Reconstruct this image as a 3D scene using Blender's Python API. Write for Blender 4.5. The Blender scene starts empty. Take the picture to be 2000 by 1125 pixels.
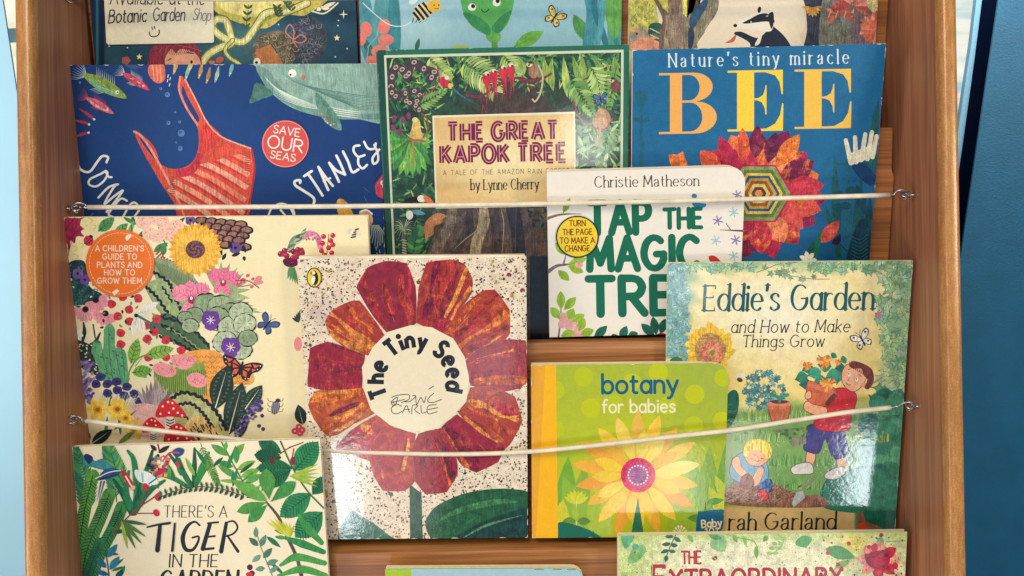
import bpy, math, random
import numpy as np
from mathutils import Matrix, Vector

# ------------------------------------------------------------------ camera, world, lamps, exposure
SC = bpy.context.scene
COL = SC.collection
TILT = math.radians(17.0)          # the rack's front edges lean back by this much
ROLL = math.radians(-1.0)
DIST = 0.78                        # camera to the plane of the front edges
FPX = 1664.0                       # focal length for a 2000 px wide picture
CT, ST = math.cos(TILT), math.sin(TILT)
# rack frame: x right, u up the slope, n out of the slope towards the viewer
RACK = Matrix(((1, 0, 0, 0), (0, ST, -CT, 0), (0, CT, ST, 0), (0, 0, 0, 1)))

cam_data = bpy.data.cameras.new('camera')
cam_data.sensor_width = 36.0
cam_data.lens = FPX / 2000.0 * 36.0
cam_data.clip_start = 0.02
cam_data.clip_end = 60.0
cam = bpy.data.objects.new('camera', cam_data)
COL.objects.link(cam)
cam.matrix_world = RACK @ Matrix.Translation((0, 0, DIST)) @ Matrix.Rotation(ROLL, 4, 'Z')
SC.camera = cam

world = bpy.data.worlds.new('World')
SC.world = world
world.use_nodes = True
bg = world.node_tree.nodes['Background']
bg.inputs[0].default_value = (0.50, 0.70, 1.0, 1)
bg.inputs[1].default_value = 0.25

SC.view_settings.view_transform = 'Standard'
SC.view_settings.look = 'None'
SC.view_settings.exposure = 0.0
SC.view_settings.gamma = 1.0

def area(name, loc, target, sx, sy, power, color):
    d = bpy.data.lights.new(name, 'AREA')
    d.shape = 'RECTANGLE'; d.size = sx; d.size_y = sy
    d.energy = power; d.color = color
    o = bpy.data.objects.new(name, d); COL.objects.link(o)
    o.location = loc
    v = Vector(target) - Vector(loc)
    o.rotation_euler = v.to_track_quat('-Z', 'Y').to_euler()
    return o

# ceiling daylight / room light from above and behind the viewer
area('ceiling_light', (-0.5, -1.7, 1.9), (0, 0, 0), 1.0, 0.9, 41, (1.0, 0.86, 0.67))
# tall window far behind the viewer, a little to the left
area('side_window', (-2.1, -1.7, 0.5), (0, 0, -0.05), 1.2, 1.6, 20, (0.84, 0.93, 1.0))

# ------------------------------------------------------------------ pixel <-> rack geometry helpers
CR, SR = math.cos(ROLL), math.sin(ROLL)
def ray(px, py):
    """direction (rack frame, n component -1) of the sight line through a point of the photograph"""
    cx = (np.asarray(px, float) - 1000.0) / FPX
    cy = (562.5 - np.asarray(py, float)) / FPX
    return cx * CR - cy * SR, cx * SR + cy * CR
def at_n(px, py, n):
    a, b = ray(px, py)
    d = DIST - n
    return a * d, b * d, n
def to_px(x, u, n):
    d = DIST - n
    a, b = x / d, u / d
    cx = a * CR + b * SR
    cy = -a * SR + b * CR
    return 1000.0 + cx * FPX, 562.5 - cy * FPX
def world_at(px, py, Y):
    """point where the sight line meets the upright plane y = Y"""
    a, b = ray(px, py)
    d = RACK.to_3x3() @ Vector((float(a), float(b), -1.0))
    c = cam.matrix_world.translation
    t = (Y - c.y) / d.y
    return c + d * t

# ------------------------------------------------------------------ tagging
def tag(o, label=None, cat=None, group=None, kind=None):
    if label: o['label'] = label
    if cat: o['category'] = cat
    if group: o['group'] = group
    if kind: o['kind'] = kind
    return o
def empty(name, mat):
    o = bpy.data.objects.new(name, None); COL.objects.link(o)
    o.empty_display_size = 0.03
    o.matrix_world = mat
    return o
def link(name, me, parent=None, mat=None, matrix=None):
    if mat is not None:
        me.materials.clear(); me.materials.append(mat)
    o = bpy.data.objects.new(name, me); COL.objects.link(o)
    if parent: o.parent = parent
    if matrix is not None: o.matrix_local = matrix
    return o
def mesh_of(name, verts, faces, smooth=False):
    me = bpy.data.meshes.new(name)
    me.from_pydata([tuple(v) for v in verts], [], faces)
    me.validate(); me.update()
    if smooth:
        me.polygons.foreach_set('use_smooth', [True] * len(me.polygons))
    return me

# ------------------------------------------------------------------ materials
def lin(h, k=1.0):
    if isinstance(h, tuple): return h
    h = h.lstrip('#')
    out = []
    for i in (0, 2, 4):
        c = int(h[i:i+2], 16) / 255.0
        out.append((c / 12.92 if c <= 0.04045 else ((c + 0.055) / 1.055) ** 2.4) * k)
    return tuple(out)

class NT:
    def __init__(s, name):
        s.m = bpy.data.materials.new(name); s.m.use_nodes = True
        s.t = s.m.node_tree; s.p = s.t.nodes['Principled BSDF']
    def n(s, typ, **kw):
        nd = s.t.nodes.new(typ)
        for k, v in kw.items():
            if k.startswith('i_'):
                key = k[2:]
                key = int(key) if key.isdigit() else key.replace('_', ' ')
                if hasattr(v, 'is_linked') or hasattr(v, 'links'): s.t.links.new(v, nd.inputs[key])
                else: nd.inputs[key].default_value = v
            else: setattr(nd, k, v)
        return nd
    def l(s, a, b): s.t.links.new(a, b)
    def set(s, key, v):
        if hasattr(v, 'is_linked'): s.t.links.new(v, s.p.inputs[key])
        else: s.p.inputs[key].default_value = v
    def math(s, op, a, b=None, clamp=False):
        nd = s.t.nodes.new('ShaderNodeMath'); nd.operation = op; nd.use_clamp = clamp
        for i, v in enumerate((a, b)):
            if v is None: continue
            if hasattr(v, 'is_linked'): s.t.links.new(v, nd.inputs[i])
            else: nd.inputs[i].default_value = v
        return nd.outputs[0]
    def mix(s, f, a, b, mode='MIX'):
        nd = s.t.nodes.new('ShaderNodeMix'); nd.data_type = 'RGBA'; nd.blend_type = mode
        for i, v in ((0, f), (6, a), (7, b)):
            if hasattr(v, 'is_linked'): s.t.links.new(v, nd.inputs[i])
            elif i == 0: nd.inputs[0].default_value = v
            else: nd.inputs[i].default_value = (*v[:3], 1)
        return nd.outputs[2]
    def noise(s, vec, scale, detail=3, rough=0.55, dist=0.0):
        nd = s.t.nodes.new('ShaderNodeTexNoise')
        if vec is not None: s.t.links.new(vec, nd.inputs['Vector'])
        nd.inputs['Scale'].default_value = scale; nd.inputs['Detail'].default_value = detail
        nd.inputs['Roughness'].default_value = rough; nd.inputs['Distortion'].default_value = dist
        return nd.outputs['Fac']
    def mapping(s, vec, scale=(1, 1, 1), loc=(0, 0, 0)):
        nd = s.t.nodes.new('ShaderNodeMapping'); s.t.links.new(vec, nd.inputs['Vector'])
        nd.inputs['Scale'].default_value = scale; nd.inputs['Location'].default_value = loc
        return nd.outputs[0]
    def coord(s, which='Object'):
        return s.t.nodes.new('ShaderNodeTexCoord').outputs[which]
    def ramp(s, fac, stops):
        nd = s.t.nodes.new('ShaderNodeValToRGB'); s.t.links.new(fac, nd.inputs[0])
        e = nd.color_ramp.elements
        while len(e) < len(stops): e.new(0.5)
        for i, (p, c) in enumerate(stops):
            e[i].position = p; e[i].color = (*c[:3], 1)
        return nd.outputs[0]
    def bump(s, h, strength, dist=0.001):
        nd = s.t.nodes.new('ShaderNodeBump'); s.t.links.new(h, nd.inputs['Height'])
        nd.inputs['Strength'].default_value = strength; nd.inputs['Distance'].default_value = dist
        s.t.links.new(nd.outputs[0], s.p.inputs['Normal'])
        return nd.outputs[0]

def wood(name, c_dark, c_mid, c_light, axis, rough=0.42, grain=1.0):
    """veneer: long streaks along one axis of the object, fine pores, slow tone drift"""
    m = NT(name); co = m.coord()
    sc = [95.0, 95.0, 95.0]; sc[axis] = 2.0
    sf = [420.0, 420.0, 420.0]; sf[axis] = 9.0
    a = m.noise(m.mapping(co, tuple(sc)), 1.0, 4, 0.6, 0.8)
    b = m.noise(m.mapping(co, tuple(sf)), 1.0, 3, 0.6)
    d = m.noise(co, 5.0, 2)
    w = m.math('ADD', m.math('MULTIPLY', a, 0.62), m.math('MULTIPLY', b, 0.38))
    col = m.ramp(w, [(0.38, c_dark), (0.5, c_mid), (0.62, c_light)])
    pores = m.ramp(b, [(0.30, (0.72, 0.72, 0.72)), (0.42, (1, 1, 1))])
    col = m.mix(0.55 * grain, col, pores, 'MULTIPLY')
    drift = m.ramp(d, [(0.3, (0.86, 0.86, 0.86)), (0.7, (1.08, 1.08, 1.08))])
    col = m.mix(1.0, col, drift, 'MULTIPLY')
    m.set('Base Color', col); m.set('Roughness', rough)
    m.bump(b, 0.12, 0.0004)
    return m.m

M_SIDE = wood('side_veneer', lin('85533a'), lin('9a6447'), lin('ab7552'), 1, 0.42, 0.6)
M_RISE = wood('riser_veneer', lin('84502e'), lin('a56a3a'), lin('bd8450'), 0, 0.42)
M_TREAD = wood('tread_veneer', lin('b0743a'), lin('bd8040'), lin('cc9352'), 0, 0.38, 0.4)
def edge_wood():
    m = NT('edge_banding'); co = m.coord()
    a = m.noise(m.mapping(co, (260, 60, 260)), 1.0, 4, 0.7)
    b = m.noise(co, 900, 2, 0.7)
    d = m.noise(co, 9, 3)
    w = m.math('ADD', m.math('MULTIPLY', a, 0.5), m.math('MULTIPLY', b, 0.5))
    col = m.ramp(w, [(0.32, lin('8a5c30')), (0.5, lin('ad763e')), (0.68, lin('c9995a'))])
    drift = m.ramp(d, [(0.35, (0.85, 0.83, 0.8)), (0.65, (1.06, 1.05, 1.04))])
    m.set('Base Color', m.mix(1.0, col, drift, 'MULTIPLY')); m.set('Roughness', 0.27)
    m.bump(b, 0.25, 0.0004)
    return m.m
M_EDGE = edge_wood()
def plain(name, c, rough=0.5, metal=0.0, var=0.12, scale=60, bump=0.0):
    m = NT(name); co = m.coord()
    a = m.noise(co, scale, 4, 0.6)
    col = m.ramp(a, [(0.3, tuple(x * (1 - var) for x in c)), (0.7, tuple(min(1, x * (1 + var)) for x in c))])
    m.set('Base Color', col); m.set('Roughness', rough); m.set('Metallic', metal)
    if bump: m.bump(a, bump, 0.001)
    return m.m
M_METAL = plain('zinc_wire', (0.42, 0.42, 0.43), 0.28, 1.0, 0.25, 300)
M_TUBE = plain('cream_vinyl_tube', lin('e6d9bf', 0.92), 0.38, 0, 0.16, 70, 0.15)
M_DARK = plain('gap_shade', (0.002, 0.006, 0.022), 0.95, 0, 0.1)  # deep shade of the gap by the window, put into a near-black colour
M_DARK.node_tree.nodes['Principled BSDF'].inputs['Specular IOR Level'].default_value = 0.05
def pages_mat():
    m = NT('page_edges'); co = m.coord()
    a = m.noise(m.mapping(co, (15, 15, 2600)), 1.0, 2, 0.6)
    col = m.ramp(a, [(0.35, lin('cdbd9f')), (0.6, lin('f3e9d3'))])
    m.set('Base Color', col); m.set('Roughness', 0.75)
    return m.m
M_PAGES = pages_mat()

def print_mat(name, rough=0.42, coat=0.0, coat_rough=0.12, bump=0.05, bscale=260, spec=0.5, bdist=0.0006):
    """printed card: ink colour is stored per corner (attribute Ink); attribute Fx drives paint-like grain
       Fx.r mottle, Fx.g dry-brush streaks, Fx.b fine speckle, Fx.a ragged warm paint patches"""
    m = NT(name); co = m.coord()
    ink = m.n('ShaderNodeAttribute', attribute_name='Ink').outputs['Color']
    fxn = m.n('ShaderNodeAttribute', attribute_name='Fx')
    sep = m.n('ShaderNodeSeparateColor'); m.l(fxn.outputs['Color'], sep.inputs[0])
    r, g, b = sep.outputs[0], sep.outputs[1], sep.outputs[2]
    al = fxn.outputs['Alpha']
    n1 = m.noise(co, 120, 5, 0.65, 0.6)
    n2 = m.noise(m.mapping(co, (900, 70, 300)), 1.0, 4, 0.6, 1.2)
    n3 = m.noise(co, 950, 2, 0.8)
    n4 = m.noise(m.mapping(co, (1, 1, 1), (3, 7, 1)), 42, 7, 0.72, 1.6)
    # warm ragged patches
    patch = m.ramp(n4, [(0.50, (0, 0, 0)), (0.56, (1, 1, 1))])
    pf = m.math('MULTIPLY', patch, al)
    warm = m.ramp(n1, [(0.35, lin('b4441f')), (0.5, lin('dd7a25')), (0.68, lin('f0b24a'))])
    c = m.mix(pf, ink, warm)
    def factor(nz, amt, k):
        v = m.math('MULTIPLY', m.math('SUBTRACT', nz, 0.5), k)
        v = m.math('ADD', m.math('MULTIPLY', v, amt), 1.0)
        return v
    f = m.math('MULTIPLY', factor(n1, r, 3.4), factor(n2, g, 3.4))
    f = m.math('MULTIPLY', f, factor(n3, b, 3.6))
    f = m.math('MAXIMUM', f, 0.15)
    comb = m.n('ShaderNodeCombineColor'); 
    for i in range(3): m.l(f, comb.inputs[i])
    c = m.mix(1.0, c, comb.outputs[0], 'MULTIPLY')
    m.set('Base Color', c); m.set('Roughness', rough); m.set('Specular IOR Level', spec)
    if coat:
        m.set('Coat Weight', coat); m.set('Coat Roughness', coat_rough)
    bn = m.noise(co, bscale, 4, 0.6, 0.4)
    nb = m.bump(bn, bump, bdist)
    if coat: m.l(nb, m.p.inputs['Coat Normal'])
    return m.m
# ------------------------------------------------------------------ drawing printed artwork as layered sheets of ink
DZ = 5.0e-6
ZS = 1.0e-7
R_ = random.Random(7)

def cr(pts, n=6, closed=False):
    """Catmull-Rom through points"""
    P = [np.array(p, float) for p in pts]
    m = len(P); out = []
    segs = m if closed else m - 1
    for i in range(segs):
        p1, p2 = P[i % m], P[(i + 1) % m]
        p0 = P[(i - 1) % m] if (closed or i > 0) else 2 * p1 - p2
        p3 = P[(i + 2) % m] if (closed or i + 2 < m) else 2 * p2 - p1
        for k in range(n):
            t = k / n
            out.append(0.5 * ((2 * p1) + (-p0 + p2) * t + (2*p0 - 5*p1 + 4*p2 - p3) * t*t + (-p0 + 3*p1 - 3*p2 + p3) * t**3))
    if not closed: out.append(P[-1])
    return np.array(out)

def clip_convex(pts, z, hull):
    """Sutherland-Hodgman; hull counter-clockwise in a y-up sense (pixels flipped accordingly)"""
    P = [(float(p[0]), float(p[1]), float(zz)) for p, zz in zip(pts, z)]
    m = len(hull)
    for i in range(m):
        ax, ay = hull[i]; bx, by = hull[(i + 1) % m]
        ex, ey = bx - ax, by - ay
        out = []
        if not P: return []
        dprev = None
        ds = [ex * (p[1] - ay) - ey * (p[0] - ax) for p in P]
        for k in range(len(P)):
            p, q = P[k], P[(k + 1) % len(P)]
            dp, dq = ds[k], ds[(k + 1) % len(P)]
            if dp >= 0: out.append(p)
            if (dp >= 0) != (dq >= 0):
                t = dp / (dp - dq)
                out.append(tuple(p[j] + (q[j] - p[j]) * t for j in range(3)))
        P = out
    return P

def pos_hull(P):
    P = np.asarray(P, float)
    a = np.sum(P[:, 0] * np.roll(P[:, 1], -1) - np.roll(P[:, 0], -1) * P[:, 1])
    return P if a > 0 else P[::-1]

class Canvas:
    """artwork drawn where it shows in the photograph, laid on the plane of one cover"""
    def __init__(s, hull_px):
        h = np.array(hull_px, float)
        a = 0.5 * np.sum(h[:, 0] * np.roll(h[:, 1], -1) - np.roll(h[:, 0], -1) * h[:, 1])
        if a < 0: h = h[::-1]
        s.hull = h
        s.x0, s.y0 = h.min(0) - 4; s.x1, s.y1 = h.max(0) + 4
        s.cell = 3.0
        s.L = np.zeros((int((s.y1 - s.y0) / s.cell) + 3, int((s.x1 - s.x0) / s.cell) + 3), np.int32)
        s.V = []; s.S = []; s.C = []; s.F = []
        e = np.roll(h, -1, 0) - h
        s.e = e
        s.clip = None
    def _inside(s, pts):
        d = s.e[:, 0][:, None] * (pts[:, 1][None] - s.hull[:, 1][:, None]) - s.e[:, 1][:, None] * (pts[:, 0][None] - s.hull[:, 0][:, None])
        return d.min(), (d.max(1).min() < 0)
    def shape(s, polys, col, fx=(0, 0, 0, 0), jit=0.0):
        """polys: list of (Nx2 px points, z extras)"""
        if isinstance(col, str): col = lin(col)
        if jit:
            k = 1 + R_.uniform(-jit, jit); col = tuple(c * k * (1 + R_.uniform(-jit, jit) * .4) for c in col)
        fx = tuple(fx) + (0,) * (4 - len(fx))
        keep = []; lev = 0
        for pts, z in polys:
            pts = np.asarray(pts, float)
            x0, y0 = pts.min(0); x1, y1 = pts.max(0)
            if x1 < s.x0 or y1 < s.y0 or x0 > s.x1 or y0 > s.y1: continue
            mn, out = s._inside(pts)
            if out: continue
            if mn < 0:
                P = clip_convex(pts, z, s.hull)
                if len(P) < 3: continue
                P = np.array(P); pts = P[:, :2]; z = P[:, 2]
                x0, y0 = pts.min(0); x1, y1 = pts.max(0)
            if s.clip is not None:
                P = clip_convex(pts, z, s.clip)
                if len(P) < 3: continue
                P = np.array(P); pts = P[:, :2]; z = P[:, 2]
                x0, y0 = pts.min(0); x1, y1 = pts.max(0)
            i0 = int((x0 - s.x0) / s.cell); i1 = int((x1 - s.x0) / s.cell) + 1
            j0 = int((y0 - s.y0) / s.cell); j1 = int((y1 - s.y0) / s.cell) + 1
            i0 = max(i0, 0); j0 = max(j0, 0)
            sub = s.L[j0:j1, i0:i1]
            if sub.size: lev = max(lev, int(sub.max()))
            keep.append((pts, np.asarray(z, float), (j0, j1, i0, i1)))
        lev += 1
        for pts, z, (j0, j1, i0, i1) in keep:
            s.L[j0:j1, i0:i1] = np.maximum(s.L[j0:j1, i0:i1], lev)
            a = np.sum(pts[:, 0] * np.roll(pts[:, 1], -1) - np.roll(pts[:, 0], -1) * pts[:, 1])
            if abs(a) < 1e-4: continue
            if a > 0: pts = pts[::-1]; z = z[::-1]
            s.V.append(np.column_stack([pts, lev * DZ + z])); s.S.append(len(pts))
            s.C.append(np.tile(np.array(col, float), (len(pts), 1)))
            s.F.append(np.tile(np.array(fx, float), (len(pts), 1)))
    def base(s, fn, step=6.0, fx=(0, 0, 0, 0)):
        """ground tone of the whole cover, fn(x, y) -> colour rows"""
        if not callable(fn):
            c0 = lin(fn); fn = lambda x, y: np.tile(np.array(c0), (len(x), 1))
            step = max(step, 40)
        fx = tuple(fx) + (0,) * (4 - len(fx))
        nx = max(1, int((s.x1 - s.x0) / step)); ny = max(1, int((s.y1 - s.y0) / step))
        X = np.linspace(s.x0, s.x1, nx + 1); Y = np.linspace(s.y0, s.y1, ny + 1)
        for j in range(ny):
            for i in range(nx):
                q = np.array([(X[i], Y[j]), (X[i+1], Y[j]), (X[i+1], Y[j+1]), (X[i], Y[j+1])])
                mn, out = s._inside(q)
                if out: continue
                if mn < 0:
                    P = clip_convex(q, (0,) * 4, s.hull)
                    if len(P) < 3: continue
                    q = np.array(P)[:, :2]
                q = q[::-1]
                s.V.append(np.column_stack([q, np.full(len(q), DZ)])); s.S.append(len(q))
                s.C.append(None); s.F.append(np.tile(np.array(fx, float), (len(q), 1)))
        idx = [k for k, c in enumerate(s.C) if c is None]
        if idx:
            allp = np.concatenate([s.V[k][:, :2] for k in idx])
            cols = np.asarray(fn(allp[:, 0], allp[:, 1]), float)
            o = 0
            for k in idx:
                n = s.S[k]; s.C[k] = cols[o:o + n]; o += n
        s.L[:] = np.maximum(s.L, 1)
    # ---- primitives
    def poly(s, pts, col, fx=(0, 0, 0, 0), jit=0.0):
        s.shape([(np.asarray(pts, float), np.zeros(len(pts)))], col, fx, jit)
    def blob(s, pts, col, fx=(0, 0, 0, 0), jit=0.0, n=5):
        s.poly(cr(pts, n, True), col, fx, jit)
    def ell(s, x, y, a, b=None, rot=0, col='ffffff', fx=(0, 0, 0, 0), jit=0.0, n=None, wob=0.0):
        b = a if b is None else b
        n = n or max(8, min(48, int(6 + max(a, b) * 0.9)))
        t = np.linspace(0, 2 * math.pi, n, endpoint=False)
        k = 1 + (np.array([R_.uniform(-wob, wob) for _ in t]) if wob else 0)
        c, sn = math.cos(math.radians(rot)), math.sin(math.radians(rot))
        X = a * np.cos(t) * k; Y = b * np.sin(t) * k
        s.poly(np.column_stack([x + X * c + Y * sn, y - X * sn + Y * c]), col, fx, jit)
    def line(s, pts, w, col, fx=(0, 0, 0, 0), taper=None, smooth=True, cap=True, jit=0.0, n=5):
        """stroke; w px width (scalar or per-point); taper 'both' | 'end' | 'start'"""
        pts = np.asarray(pts, float)
        if smooth and len(pts) > 2: pts = cr(pts, n)
        d = np.hypot(*(pts[1:] - pts[:-1]).T)
        pts = pts[np.concatenate([[True], d > 1e-3])]
        if len(pts) < 2: return
        s.shape(s._ribbon(pts, w, taper, cap), col, fx, jit)
    def _ribbon(s, pts, w, taper=None, cap=True, z0=0.0):
        m = len(pts)
        # split at sharp corners
        if m > 2:
            v = pts[1:] - pts[:-1]; v = v / np.maximum(np.hypot(*v.T)[:, None], 1e-9)
            cs = (v[1:] * v[:-1]).sum(1)
            br = [i + 1 for i in range(len(cs)) if cs[i] < 0.55]
            if br:
                out = []; a = 0; zz = z0
                warr = np.full(m, float(w)) if np.isscalar(w) else np.asarray(w, float)
                for b in br + [m - 1]:
                    if b > a:
                        out += s._ribbon(pts[a:b+1], warr[a:b+1], taper if False else None, True, zz); zz += ZS * 6
                    a = b
                return out
        t = np.zeros((m, 2))
        t[1:-1] = pts[2:] - pts[:-2] if m > 2 else 0
        t[0] = pts[1] - pts[0]; t[-1] = pts[-1] - pts[-2]
        t /= np.maximum(np.hypot(*t.T)[:, None], 1e-9)
        nrm = np.column_stack([-t[:, 1], t[:, 0]])
        W = np.full(m, float(w)) if np.isscalar(w) else np.asarray(w, float).copy()
        if len(W) != m: W = np.interp(np.linspace(0, 1, m), np.linspace(0, 1, len(W)), W)
        f = np.linspace(0, 1, m)
        if taper == 'both': W = W * np.maximum(0.06, np.sin(f * math.pi)) ** 0.7
        elif taper == 'end': W = W * np.maximum(0.05, 1 - f) ** 0.8
        elif taper == 'start': W = W * np.maximum(0.05, f) ** 0.8
        A = pts + nrm * W[:, None] / 2; B = pts - nrm * W[:, None] / 2
        out = []
        st = min(ZS, DZ * 0.6 / max(m, 1))
        for i in range(m - 1):
            z = z0 + st * i
            out.append((np.array([A[i], A[i+1], B[i+1], B[i]]), np.array([z, z + st, z + st, z])))
        if cap:
            for k, (e, sg) in enumerate(((0, -1), (m - 1, 1))):
                r = W[e] / 2
                if r < 0.5: continue
                a0 = math.atan2(nrm[e][1], nrm[e][0])
                th = np.linspace(0, math.pi, 6) * (1 if sg < 0 else -1)
                out.append((np.array([pts[e] + r * np.array([math.cos(a0 + q), math.sin(a0 + q)]) for q in th]), np.full(6, z0 + st * (0 if e == 0 else m))))
        return out
    # ---- plants
    def leaf(s, x0, y0, x1, y1, w, col, fx=(0.3, 0.2, 0, 0), vein=None, vw=1.2, side=0, bend=0.0, jit=0.1, shape=0.45, tip=None):
        d = np.array([x1 - x0, y1 - y0], float); L = np.hypot(*d)
        if L < 1e-6: return
        d /= L; nn = np.array([-d[1], d[0]])
        base = np.array([x0, y0], float)
        t = np.linspace(0, 1, 9)
        mid = base + np.outer(t * L, d) + np.outer(np.sin(t * math.pi) * bend * L, nn)
        prof = np.sin(np.pi * t ** (math.log(0.5) / math.log(shape))) ** 0.9 * w / 2
        A = mid + nn * prof[:, None]; B = mid - nn * prof[:, None]
        s.poly(np.concatenate([A, B[-2:0:-1]]), col, fx, jit)
        if vein:
            s.line(mid[:-1], vw, vein, smooth=False, cap=False, taper='end')
            for k in range(side):
                q = 0.14 + 0.68 * k / max(1, side - 1); i = q * 8; i0 = int(i)
                p = mid[i0] + (mid[min(i0+1, 8)] - mid[i0]) * (i - i0)
                pw = np.interp(q, t, prof) * 0.8
                for sg in (-1, 1):
                    s.line([p, p + nn * sg * pw + d * pw * 0.7], vw * 0.75, vein, smooth=False, cap=False)
    def frond(s, pts, ll, n, col, w=None, stem=None, sw=1.5, ang=50, fx=(0.2, 0.2, 0, 0), jit=0.15, both=True, start=0.1, shrink=0.75, vein=None, curve=0.0):
        P = cr(pts, 8) if len(pts) > 2 else np.array([np.array(pts[0]) + (np.array(pts[1]) - np.array(pts[0])) * q for q in np.linspace(0, 1, 16)], float)
        cum = np.concatenate([[0], np.cumsum(np.hypot(*(P[1:] - P[:-1]).T))]); T = cum[-1]
        w = w or ll * 0.22
        for k in range(n):
            q = start + (1 - start) * k / (n - 1)
            pos = np.array([np.interp(q * T, cum, P[:, 0]), np.interp(q * T, cum, P[:, 1])])
            p2 = np.array([np.interp(min(T, q * T + 2), cum, P[:, 0]), np.interp(min(T, q * T + 2), cum, P[:, 1])])
            p1 = np.array([np.interp(max(0, q * T - 2), cum, P[:, 0]), np.interp(max(0, q * T - 2), cum, P[:, 1])])
            d = p2 - p1; d /= max(np.hypot(*d), 1e-6)
            l = ll * (1 - shrink * q ** 1.5) * (0.55 + 0.45 * min(1, q / 0.3))
            for sg in ((-1, 1) if both else (1,)):
                a = math.radians(ang * (1 - 0.35 * q)) * sg
                e = np.array([d[0] * math.cos(a) - d[1] * math.sin(a), d[0] * math.sin(a) + d[1] * math.cos(a)])
                s.leaf(pos[0], pos[1], pos[0] + e[0] * l, pos[1] + e[1] * l, w, col if isinstance(col, str) or isinstance(col, tuple) else R_.choice(col), fx, vein=vein, vw=0.9, jit=jit, bend=curve * sg)
        if stem: s.line(P, sw, stem, smooth=False, taper='end')
    def flower(s, x, y, r, n, col, r0=0.0, w=None, centre=None, cr_=0.25, fx=(0.2, 0.3, 0, 0), jit=0.12, rot=0, vein=None, sq=1.0, shape=0.6, alt=None):
        w = w or 2 * math.pi * r / n * 0.75
        for k in range(n):
            a = rot + 2 * math.pi * k / n
            c = col if not alt or k % 2 == 0 else alt
            s.leaf(x + r0 * math.cos(a), y + r0 * math.sin(a) * sq, x + r * math.cos(a), y + r * math.sin(a) * sq, w, c, fx, vein=vein, vw=1.0, jit=jit, shape=shape)
        if centre: s.ell(x, y, r * cr_, r * cr_ * sq, 0, centre, (0.4, 0, 0.6, 0))
    def grass(s, x0, x1, y, h, n, cols, w=3.0, lean=0.3):
        for _ in range(n):
            x = R_.uniform(x0, x1); hh = h * R_.uniform(0.5, 1); dx = R_.uniform(-lean, lean) * hh
            s.line([(x, y + R_.uniform(-2, 2)), (x + dx * 0.3, y - hh * 0.6), (x + dx, y - hh)], w, R_.choice(cols), taper='end', cap=False, jit=0.15, n=3)
    def scatter(s, poly_, n, fn):
        """call fn(x, y) at n random places inside a polygon"""
        P = np.asarray(poly_, float); x0, y0 = P.min(0); x1, y1 = P.max(0); k = 0; guard = 0
        while k < n and guard < n * 30:
            guard += 1
            x = R_.uniform(x0, x1); y = R_.uniform(y0, y1); c = False
            for i in range(len(P)):
                ax, ay = P[i]; bx, by = P[i - 1]
                if (ay > y) != (by > y) and x < (bx - ax) * (y - ay) / (by - ay) + ax: c = not c
            if c: fn(x, y); k += 1
    # ---- lettering
    def text(s, t, x, y, h, col, w=0.13, c=0.0, serif=0.0, sx=1.0, track=0.14, ang=0.0, slant=0.0, align='l', arc=None, jit=0.0, cap=True, inner=None, iw=0.25, two=False, space=0.42, wob=0.0, fx=(0, 0, 0, 0), fit=None, bounce=0.0):
        adv = []; tot = 0.0
        for ch in t:
            if ch == ' ': adv.append(space); tot += space; continue
            gw = GL[ch][0] * sx
            adv.append(gw + track + w * 0.6); tot += adv[-1]
        tot -= track
        k = 1.0
        if fit: k = fit / (tot * h)
        off = 0.0 if align == 'l' else (-tot * h * k / 2 if align == 'c' else -tot * h * k)
        pos = 0.0
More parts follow.
